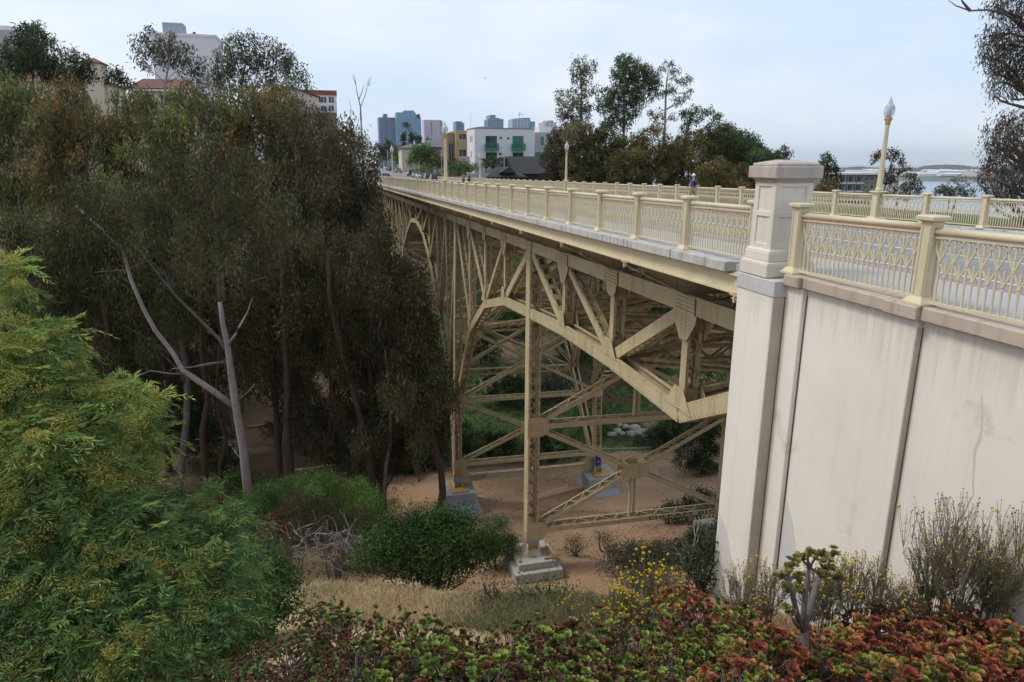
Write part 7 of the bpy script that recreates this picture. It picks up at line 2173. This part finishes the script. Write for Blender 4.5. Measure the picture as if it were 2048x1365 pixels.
for i, (pts, r_, mat, nm, lab) in enumerate((
        ([(1182, 748), (1230, 745), (1262, 737)], .09, 'pvc', 'pipe', 'white pipe lying on the far slope behind the second tower, upper'),
        ([(1195, 756), (1240, 752), (1300, 742)], .06, 'pvc', 'pipe', 'white pipe lying on the far slope behind the second tower, lower'),
        ([(1080, 700), (1110, 735), (1148, 785)], .07, 'pvc', 'pipe', 'pale pipe running down the far slope'),
        ([(1205, 900), (1280, 899), (1345, 899)], .05, 'pvc', 'edging', 'pale edging along the dirt trail'),
        ([(350, 880), (400, 882), (450, 878)], .06, 'pvc', 'pipe', 'pale pipe in the shade left of the white trunk'),
        ([(446, 872), (462, 895), (478, 915)], .05, 'pvc', 'pipe', 'short slanting pale pipe left of the white trunk'),
        ([(430, 880), (442, 905), (452, 915)], .05, 'pvc', 'pipe', 'second slanting pale pipe left of the white trunk'),
        ([(590, 945), (640, 935), (690, 930)], .05, 'pvc', 'edging', 'pale edging of the dirt path under the left trees'),
        ([(495, 858), (530, 853), (560, 848)], .11, 'log_wood', 'log', 'fallen log right of the white trunk'),
        ([(1205, 830), (1245, 845), (1285, 840)], .10, 'log_wood', 'log', 'fallen log above the rock pile'),
        ([(870, 790), (960, 770), (985, 762)], .06, 'log_wood', 'log', 'thin fallen branch on the far slope'))):
    mb = MB(); P_ = [on_ground(x, y)+[0, 0, r_*.9] for x, y in pts]; mb.tube(P_, r_, 8); mb.thing(nm, M[mat], lab, nm, smooth=True)
p = on_ground(576, 1182); mb = MB(); mb.raw([p+[-.03, 0, .02], p+[.03, .01, .02], p+[.035, .02, .07], p+[-.02, .02, .08], p+[0, -.03, .05]], [[0, 1, 2, 3], [0, 1, 4], [1, 2, 4]])
mb.thing('paper_scrap', M['cap_white'], 'small white scrap of paper in the dry grass', 'litter')

# ================================================================== flowering tree, left foreground
def feather_tree():
    rng = np.random.default_rng(800)
    base = gp(-3.0, 8.3); root = empty('flowering_tree', base, 'bright green feathery tree with yellow flower clusters, left foreground', 'tree')
    cl = []
    OUT = [(-60, 560, 60, 9.0), (10, 535, 34, 9.0), (30, 580, 34, 8.8), (0, 640, 60, 8.6), (60, 690, 62, 8.4), (130, 690, 50, 8.5), (165, 665, 28, 8.6), (-60, 720, 80, 8.2), (110, 760, 70, 8.2), (40, 800, 80, 8.0), (170, 790, 55, 8.3), (235, 800, 50, 8.3), (290, 800, 45, 8.3), (330, 800, 30, 8.4), (-60, 860, 90, 7.8), (90, 880, 85, 7.7), (190, 870, 75, 7.9), (270, 870, 70, 8.0), (320, 880, 45, 8.2), (20, 960, 90, 7.5), (130, 970, 90, 7.4), (220, 960, 80, 7.6), (290, 960, 60, 7.8), (330, 1000, 44, 7.9),
           (60, 1060, 95, 7.1), (170, 1060, 95, 7.1), (270, 1060, 80, 7.3), (350, 1050, 60, 7.6), (410, 1030, 55, 7.8), (450, 1010, 38, 8.0), (470, 1060, 48, 7.8), (420, 1100, 65, 7.4), (0, 1150, 95, 6.8), (110, 1160, 95, 6.8), (220, 1160, 95, 6.8), (320, 1150, 85, 7.0), (400, 1180, 75, 7.0), (470, 1150, 55, 7.4), (50, 1260, 95, 6.5), (160, 1260, 95, 6.4), (270, 1260, 95, 6.4), (370, 1260, 85, 6.6), (450, 1250, 65, 6.8), (490, 1300, 40, 6.8), (20, 1350, 95, 6.2), (140, 1350, 95, 6.2), (260, 1350, 95, 6.2), (370, 1350, 85, 6.3), (460, 1350, 60, 6.5), (-70, 1000, 90, 7.4), (-70, 1250, 90, 6.5)]
    mb = MB(); trunk = limb(mb, base-[0, 0, .3], at(120, 800, 8.6), .16, .05, rng, 8, .03, 8)
    Qs, Ts, Fq, Ft = [], [], [], []
    for x, y, rp, Y in OUT:
        if y < 990 and x > 90: x -= 34
        elif y < 1100 and x > 300: x -= 12
        rp = rp*(.82 if y < 990 else .9)
        c = at(x, y, Y+.25); m_ = pxm(c)*rp; rad = np.array([m_, m_*1.0, m_*.85])
        i = int(np.argmin(np.linalg.norm(trunk-c, axis=1)+np.maximum(0, trunk[:, 2]-c[2]+.3)*2)); q = limb(mb, trunk[i], c+[0, .12, -.1], .022, .007, rng, 5, .06, 5, .1)
        for _ in range(3): limb(mb, q[3], c+in_ball(rng, 1, .8)[0]*rad*.7, .007, .003, rng, 4, .08, 3)
        ck = rng.uniform(.62, 1.32); ns = int(165*(rp/80)**2)+12
        for _ in range(ns):
            p = c+in_ball(rng, 1, .75)[0]*rad; out_ = unit((p-c)/rad); ax = unit(out_*.7+rng.normal(size=3)*.45+np.array([0, 0, -.15]))
            Ls = rng.uniform(.20, .36); k = rng.integers(16, 24); t = np.linspace(.05, 1, k)
            pts = p+np.outer(t*Ls, ax)+np.outer(-(t**2)*Ls*.45, [0, 0, 1])
            sd = unit(np.cross(ax, [0, 0, 1])+1e-4)
            D = np.outer(np.where(np.arange(k) % 2, 1, -1), sd)*.75+ax*.75+rng.normal(size=(k, 3))*.16; D[:, 2] -= .35
            col = pick(rng, 1, [(3, (.17, .27, .075)), (3, (.25, .345, .095)), (2, (.11, .19, .075)), (3, (.34, .39, .11))] if y < 1000 else [(3, (.115, .20, .065)), (2, (.16, .255, .075)), (3, (.075, .145, .06)), (1.5, (.24, .275, .085))], .2)  # top light painted into the palettes: upper sprays yellower, lower ones darker
            Qs.append(leaf_quads(pts, D, rng.uniform(.07, .125, k), .014, rng)); Ts.append(np.repeat(col, k, 0)*ck*(1+rng.uniform(-.2, .2, (k, 1))))
        # fluffy yellow panicles near the surface
        pf = 3.4 if y < 860 else 1.7 if y < 1000 else .8
        for _ in range(rng.poisson(pf*6*(rp/80)**2+.3)):
            d = unit(rng.normal(size=3)+np.array([.0, -.7, .5])); p = c+d*rad*rng.uniform(1.0, 1.22); nn = rng.integers(150, 270)
            P_ = p+in_ball(rng, nn, .2)*rng.uniform(.08, .19)*np.array([1, 1, .7])
            Fq.append(leaf_quads(P_, rng.normal(size=(nn, 3)), rng.uniform(.013, .022, nn), .013, rng)); Ft.append(pick(rng, nn, [(3, (.44, .38, .09)), (2, (.38, .35, .085)), (1, (.50, .44, .15)), (2, (.29, .31, .085))], .2))
    mb.build('trunk', M['bark_red'], root, smooth=True)
    b = OFF[root.name]
    o = bpy.data.objects.new('foliage', quads_mesh('foliage', np.concatenate(Qs)-b, np.concatenate(Ts), M['leaf_soft'])); COL.objects.link(o); o.parent = root
    o = bpy.data.objects.new('flowers', quads_mesh('flowers', np.concatenate(Fq)-b, np.concatenate(Ft), M['leaf_soft'])); COL.objects.link(o); o.parent = root; tag(o, kind='stuff')


feather_tree()


# ================================================================== jade plants along the bottom
def jade_leaf_quads(rng, p, ax, n, Lf, tipc, basec):
    """rosette of n spoon shaped leaves at p along ax; each leaf two quads, tip redder"""
    Q, T = [], []
    a = unit(np.cross(ax, [.3, .9, .2])); b_ = np.cross(ax, a)
    for i in range(n):
        th = i*2.4; ring = i/n; el = .25+.95*ring+rng.uniform(-.1, .1)
        d = (a*math.cos(th)+b_*math.sin(th))*math.cos(el)+ax*math.sin(el); d = d/np.linalg.norm(d); s = np.cross(d, ax); s = s/(np.linalg.norm(s)+1e-6); up_ = np.cross(s, d)
        L = Lf*rng.uniform(.8, 1.15)*(1-.35*ring); w_ = L*.46; q0 = p+d*L*.06
        m1 = q0+d*L*.55-up_*L*.04; tip = q0+d*L+up_*L*.12; h = q0+d*L*.30
        Q += [[q0, h+s*w_*.62+up_*L*.05, m1, h-s*w_*.62+up_*L*.05], [h-s*w_*.62+up_*L*.05, m1, tip-s*w_*.42, q0+d*L*.72-s*w_*1.0+up_*L*.10], [h+s*w_*.62+up_*L*.05, q0+d*L*.72+s*w_*1.0+up_*L*.10, tip+s*w_*.42, m1], [m1, tip+s*w_*.42, tip+d*L*.05, tip-s*w_*.42]]
        g = rng.uniform(.8, 1.2); bc, tc_ = basec*g, tipc*g*rng.uniform(.8, 1.2)
        mc = bc*.55+tc_*.45
        T += [[bc, bc, mc, bc], [bc, mc, tc_, tc_], [bc, tc_, tc_, mc], [mc, tc_, tc_, tc_]]
    return Q, T


def jade_variant(seed, tips, bases, h=.75, spread=.55, nr=54, Lf=.05):
    rng = np.random.default_rng(seed); mb = MB(); Q, T = [], []
    mains = []
    for k in range(5):
        d = unit(rng.normal(size=3)*[1, 1, .2]+[0, 0, 1.3]); e = d*h*.55*rng.uniform(.8, 1.2); mains.append(limb(mb, [0, 0, -.1], e, .022, .012, rng, 6, .08, 4))
    for i in range(nr):
        u = in_ball(rng, 1, .8)[0]; u[2] = abs(u[2]); p = u*np.array([spread, spread, h*.62])+[0, 0, h*.38]
        m_ = mains[rng.integers(5)]; st = m_[rng.integers(2, 5)]
        limb(mb, st, p, .008, .005, rng, 4, .06, 4, -.03)
        ax = unit(unit(u)+np.array([0, 0, .6])+rng.normal(size=3)*.2)
        k = rng.integers(len(tips)); q, t = jade_leaf_quads(rng, p, ax, rng.integers(11, 16), Lf*rng.uniform(.8, 1.2), np.array(tips[k]), np.array(bases[k])); Q += q; T += t
        for _ in range(3):
            p2 = p+rng.normal(size=3)*.055; q, t = jade_leaf_quads(rng, p2-[0, 0, .03], unit(ax+rng.normal(size=3)*.5), rng.integers(7, 11), Lf*.85, np.array(tips[k]), np.array(bases[k])*.8); Q += q; T += t
    sm = mb.mesh('stems'); fix_normals(sm); shade(sm); sm.materials.append(M['bark_jade'])
    return sm, quads_mesh('leaves', np.array(Q), np.array(T), M['leaf_fleshy'], True)


G1, G2, R1, R2, O1 = (.24, .30, .06), (.14, .20, .045), (.42, .095, .06), (.30, .07, .05), (.46, .19, .065)
JV = [jade_variant(820, [G1, G2, (.20, .11, .045)], [(.10, .16, .03), (.08, .13, .025), (.07, .08, .025)]),
      jade_variant(821, [(.20, .10, .045), G1, (.17, .07, .04), G2], [(.10, .12, .03), (.11, .17, .03), (.07, .065, .03), (.08, .13, .03)]),
      jade_variant(822, [R1, O1, R2, G1, (.26, .20, .05)], [(.14, .14, .035), (.13, .17, .04), (.10, .07, .03), (.12, .18, .035), (.11, .17, .035)], .8, .6, 46, .06),
      jade_variant(823, [R1, R2, (.28, .10, .055), O1], [(.15, .09, .035), (.11, .07, .03), (.12, .11, .04), (.11, .13, .035)]),
      jade_variant(824, [(.15, .065, .035), (.19, .08, .04), G2], [(.06, .055, .025), (.055, .06, .025), (.06, .095, .025)], .6, .55, 70, .037)]
JADE = []          # px of plant middle, Y, scale, variant
rng = np.random.default_rng(830)
for k, (x, y, Y, s, v_) in enumerate((
        (600, 1300, 5.6, 1.0, 4), (680, 1260, 6.0, 1.05, 0), (760, 1310, 5.4, 1.0, 1), (850, 1260, 5.9, 1.15, 0), (930, 1310, 5.5, 1.0, 1), (1000, 1290, 5.9, .95, 4), (1060, 1265, 6.3, .95, 4), (700, 1345, 5.0, .9, 4), (860, 1350, 4.9, .9, 0), (560, 1345, 5.2, .9, 4), (780, 1240, 6.6, .8, 4), (640, 1225, 6.6, .75, 0),
        (1000, 1350, 5.0, .9, 4), (1100, 1345, 4.9, .95, 0), (1170, 1320, 5.0, .95, 2), (1120, 1290, 5.9, .8, 4), (1240, 1345, 4.7, .9, 1), (1300, 1290, 5.2, 1.0, 2), (1370, 1250, 5.5, 1.0, 2), (1430, 1225, 5.8, .85, 2), (1450, 1300, 5.0, 1.0, 0), (1370, 1340, 4.6, .9, 1), (1520, 1260, 5.6, .9, 3), (1520, 1345, 4.6, .95, 2), (1580, 1290, 5.3, .9, 3), (1660, 1340, 4.6, .95, 2), (1660, 1280, 5.3, .9, 3), (1730, 1310, 5.0, 1.0, 2), (1760, 1255, 5.6, .9, 3), (1800, 1345, 4.5, .9, 2), (1840, 1280, 5.2, 1.0, 3), (1840, 1230, 5.8, .8, 3), (1900, 1330, 4.6, 1.0, 2), (1920, 1260, 5.3, .95, 3), (1930, 1205, 6.0, .7, 2), (2000, 1300, 4.8, 1.05, 2), (2030, 1240, 5.2, .9, 3), (2050, 1345, 4.3, .95, 2), (2040, 1175, 5.6, .6, 2), (1980, 1350, 4.4, .9, 3),
        (1130, 1400, 4.2, .9, 1), (1300, 1400, 4.1, .9, 2), (1480, 1400, 4.0, .9, 2), (1660, 1405, 3.9, .9, 1), (1830, 1405, 3.8, .9, 2), (1960, 1400, 3.8, .95, 2), (2070, 1395, 3.7, .9, 3), (640, 1400, 4.6, .9, 4), (800, 1400, 4.5, .9, 4), (960, 1400, 4.4, .9, 0))):
    JADE.append((x, y, Y, s, v_))
WHERE = 'left end|next to the leafy bush|below the dry grass|centre left|under the dry slope|middle of the bottom edge|below the green grass|front left|front centre|far left corner|behind the tall stalk|beside the leafy green bush|front middle|centre of the hedge|right of the dry stalks|among dry stalks|front right of centre|left of the jade tree|in front of the daisy bush|at the foot of the wall corner|before the wall corner|front, below the wall|left of the jade trunk|front, left of the jade trunk|behind the jade trunk|front, right of the jade trunk|right of the jade trunk|below the second wall panel|against the wall base|front below the wall panel|below the wall joint|at the wall joint|front right|right of the wall joint|under the big dry bush|right edge|right edge near the wall|bottom right corner|highest at the right edge|front near the right corner|cut by the bottom edge right of centre|cut by the bottom edge below the daisy bush|cut by the bottom edge left of the jade tree|cut by the bottom edge right of the jade tree|cut by the bottom edge below the wall joint|cut by the bottom edge near the right corner|last in the bottom right corner|cut by the bottom edge at the left|cut by the bottom edge left of centre|cut by the bottom edge at the centre'.split('|')
LOOK = ['green', 'green and dark red', 'orange tipped', 'bright red', 'dark bronze']
for k, (x, y, Y, s, v_) in enumerate(JADE):
    if x < 1110 and y < 1330: y += 26
    if x < 1480 and v_ == 2 and k % 3: v_ = 1
    if x < 1110 and v_ == 0 and k % 2: v_ = 1
    s *= rng.uniform(.7, 1.25); y += rng.uniform(-18, 22)
    c = at(x, y, Y); g = gp(c[0], c[1]); z = c[2]-.52*s
    r = empty('jade_plant', (c[0], c[1], z), '%s jade plant, %s' % (LOOK[v_], WHERE[k]), 'succulent', 'jade plants along the bottom edge', rng.uniform(0, 6.28)); r.scale = (s*1.05, s*1.05, s)
    for nm, me in zip(('stems', 'leaves'), JV[v_]):
        o = bpy.data.objects.new(nm, me); COL.objects.link(o); o.parent = r
        if nm == 'leaves': tag(o, kind='stuff')
    if z-.1*s > g[2]:                                            # woody legs down to the slope
        mb = MB(); limb(mb, np.array([0, 0, (g[2]-z)/s-.1]), np.array([0, 0, 0]), .04, .03, rng, 6, .04, 4); me = mb.mesh('stem_base'); fix_normals(me); me.materials.append(M['bark_grey'])
        o = bpy.data.objects.new('stem_base', me); COL.objects.link(o); o.parent = r

# tall jade tree with a thick grey stem
rng = np.random.default_rng(860); Y = 4.7
b = gp(at(1607, 1365, Y)[0], Y); root = empty('jade_tree', b, 'tall jade with thick grey forked stem and rosettes on top, before the wall', 'succulent')
mb = MB(); A = lambda x, y, d=0.0: at(x, y, Y+d)
mb.tube([b-[0, 0, .1], A(1608, 1365), A(1606, 1310), A(1605, 1262)], [.075, .062, .058, .050], 12)
Q, T = [], []
for pts, r0, ends in ((((1605, 1265), (1622, 1210), (1632, 1170), (1648, 1140)), .036, ((1660, 1128), (1668, 1097), (1650, 1112), (1672, 1150))), (((1605, 1265), (1608, 1215), (1612, 1170), (1618, 1135)), .030, ((1620, 1098), (1605, 1110), (1635, 1105), (1640, 1140))), (((1603, 1262), (1592, 1220), (1585, 1185), (1575, 1165)), .028, ((1562, 1140), (1575, 1130), (1590, 1115), (1598, 1150))), (((1600, 1258), (1590, 1245), (1586, 1238)), .022, ((1580, 1215),)), (((1590, 1215), (1582, 1190), (1580, 1165)), .018, ((1575, 1178), (1600, 1170)))):
    d = rng.uniform(-.15, .15); P_ = [A(x, y, d*i) for i, (x, y) in enumerate(pts)]; mb.tube(P_, list(np.linspace(r0, r0*.55, len(P_))), 8)
    for (x, y) in ends:
        e = A(x, y+8, d*2+rng.uniform(-.1, .1)); limb(mb, P_[-1], e, r0*.5, .009, rng, 6, .08, 4)
        for q in range(4):
            q_, t_ = jade_leaf_quads(rng, e+rng.normal(size=3)*.022, unit(np.array([0, 0, 1])+rng.normal(size=3)*.45), 14, .05, np.array((.27, .20, .08)), np.array((.17, .25, .07))); Q += q_; T += t_
mb.build('stem', M['bark_grey'], root, smooth=True)
o = bpy.data.objects.new('leaves', quads_mesh('leaves', np.array(Q)-b, np.array(T), M['leaf_fleshy'], True)); COL.objects.link(o); o.parent = root; tag(o, kind='stuff')


# ================================================================== daisy bushes with yellow heads and dry seed heads
def daisy_variant(seed, ns, h, spread, yellow, leafc, dry):
    rng = np.random.default_rng(seed); mb = MB(); Q, T = [], []; F_, Ft = [], []
    for i in range(ns):
        a = rng.uniform(0, 6.28); r_ = spread*math.sqrt(rng.random()); hh = h*rng.uniform(.55, 1.1)*(1-.35*(r_/spread)**2)
        e = np.array([math.cos(a)*r_, math.sin(a)*r_, hh]); p = limb(mb, np.array([e[0]*.2, e[1]*.2, 0]), e, .0042, .0018, rng, 3, .06, 5)
        n = rng.integers(26, 44); t = rng.uniform(.25, .95, n); ii = np.clip((t*5).astype(int), 0, 4); P_ = p[ii]+(p[ii+1]-p[ii])*(t*5-ii)[:, None]
        Q.append(leaf_quads(P_, rng.normal(size=(n, 3))+[0, 0, .4], rng.uniform(.025, .05, n), .008, rng)); T.append(pick(rng, n, dry if rng.random() < .45 else leafc))
        for _ in range(rng.integers(1, 5)):
            c = e+rng.normal(size=3)*[.05, .05, .03]; limb(mb, p[3], c, .003, .002, rng, 3, .03, 2)
            yel = rng.random() < yellow; rr_ = .019 if yel else .010; nv = unit(rng.normal(size=3)*.4+[0, 0, 1]); u = unit(np.cross(nv, [1, .2, 0])); v_ = np.cross(nv, u); k = 8
            ring = [c+(u*math.cos(q)+v_*math.sin(q))*rr_ for q in np.arange(k)*2*PI/k]
            for q in range(0, k, 2): F_.append([c+nv*rr_*.5, ring[q], ring[(q+1) % k]-nv*rr_*.2, ring[(q+2) % k]]); Ft.append(np.array((.62, .42, .02) if yel else (.15, .085, .05))*rng.uniform(.8, 1.2))
            for q in range(0, k, 2): F_.append([c-nv*rr_*.6, ring[(q+2) % k], ring[(q+1) % k]-nv*rr_*.2, ring[q]]); Ft.append(np.array((.30, .25, .06) if yel else (.12, .07, .045)))
    sm = mb.mesh('stems'); sm.materials.append(M['stalk'])
    return sm, quads_mesh('leaves', np.concatenate(Q), np.concatenate(T), M['leaf_soft']), quads_mesh('flower_heads', np.array(F_), np.array(Ft), M['leaf_soft'])


cm('stalk', (.20, .15, .10), (.14, .16, .09), scale=12, rough=.9)
SAGE = [(4, (.17, .20, .12)), (3, (.13, .16, .09)), (2, (.22, .23, .15))]
DRY = [(4, (.22, .13, .075)), (3, (.16, .085, .05)), (2, (.30, .21, .13))]
DV = [daisy_variant(870, 70, 1.0, .42, .75, SAGE, SAGE), daisy_variant(871, 60, .95, .40, .25, SAGE, DRY), daisy_variant(872, 62, 1.2, .42, .06, SAGE, DRY)]
for k, (x, ytop, Y, s, v_, lab) in enumerate((
        (1300, 1112, 6.6, .95, 0, 'daisy bush crowded with yellow flowers in front of the lettered strut'), (1250, 1165, 6.4, .75, 0, 'lower yellow daisy bush left of the crowded one'), (1210, 1215, 6.0, .7, 1, 'dry straw coloured daisy stalks at the bottom centre'), (1345, 1150, 6.5, .7, 1, 'sparse daisy stalks right of the crowded yellow bush'),
        (1490, 1130, 6.2, .75, 1, 'thin daisy bush at the wall corner pilaster'), (1545, 1120, 6.2, .75, 1, 'thin daisy bush left of the jade tree'), (1670, 1108, 5.8, .8, 0, 'yellow daisy bush just right of the jade tree'), (1720, 1110, 5.8, .8, 1, 'half dry daisy bush below the wall panel'), (1770, 1120, 5.8, .75, 1, 'half dry daisy bush at the wall joint'), (1640, 1130, 6.0, .75, 1, 'daisy bush behind the jade tree crown'),
        (1905, 985, 5.6, 1.05, 2, 'tall dry seed head bush against the white wall'), (1950, 1040, 5.4, .9, 2, 'brown seed head bush right of the tallest one'), (1870, 1070, 5.7, .8, 1, 'smaller half green bush left of the tallest one'), (2040, 1010, 5.2, 1.0, 2, 'dry seed head bush cut by the right edge'), (1820, 1160, 5.7, .55, 1, 'short dry daisy tuft left of the tall dry bush'), (1150, 1190, 6.6, .6, 1, 'thin dry stalks left of the yellow bush'), (2000, 1100, 5.3, .8, 1, 'half green daisy bush near the right edge'))):
    top = at(x, ytop, Y); H = (1.0, .95, 1.2)[v_]*1.02*s; z = top[2]-H; g = gp(top[0], Y)
    r = empty('daisy_bush', (top[0], Y, z), lab, 'flowering shrub', 'daisy bushes along the wall', k*1.7); r.scale = (s*1.0, s*1.0, s)
    for nm, me in zip(('stems', 'leaves', 'flower_heads'), DV[v_]):
        o = bpy.data.objects.new(nm, me); COL.objects.link(o); o.parent = r; tag(o, kind='stuff')
    if z > g[2]:
        mb = MB()
        for q in range(14): mb.tube([np.array([math.cos(q)*.12, math.sin(q)*.12, (g[2]-z)/s-.1]), np.array([math.cos(q)*.08, math.sin(q)*.08, .1])], [.006, .005], 4)
        me = mb.mesh('lower_stems'); me.materials.append(M['stalk']); o = bpy.data.objects.new('lower_stems', me); COL.objects.link(o); o.parent = r; tag(o, kind='stuff')
rng = np.random.default_rng(890)
P_ = np.concatenate([np.stack([rng.uniform(-1.5, 6.8, 9000), rng.uniform(4.8, 9.5, 9000)], 1)]); P_ = np.concatenate([P_, ground_z(P_[:, 0], P_[:, 1])[:, None]], 1)
blades('dry_stalks', 'dry brown stalks and grass among the succulents', P_, .34, .007, [(3, (.20, .12, .07)), (3, (.30, .21, .12)), (1, (.10, .11, .05))], rng, .35)
# ================================================================== the air over canyon, town and bay
def haze():
    mb = MB(); mb.bx(-8000, 13500, -3500, 13500, -120, 165)
    m = bpy.data.materials.new('haze'); m.use_nodes = True; t = m.node_tree
    t.nodes.remove(t.nodes['Principled BSDF'])
    v = N(t, 'ShaderNodeVolumePrincipled'); v.inputs['Color'].default_value = (.90, .95, 1.0, 1); v.inputs['Density'].default_value = HAZE; v.inputs['Anisotropy'].default_value = .3
    t.links.new(v.outputs[0], t.nodes['Material Output'].inputs['Volume'])
    o = mb.build('haze', m); tag(o, kind='stuff')


HAZE = .00006
haze()
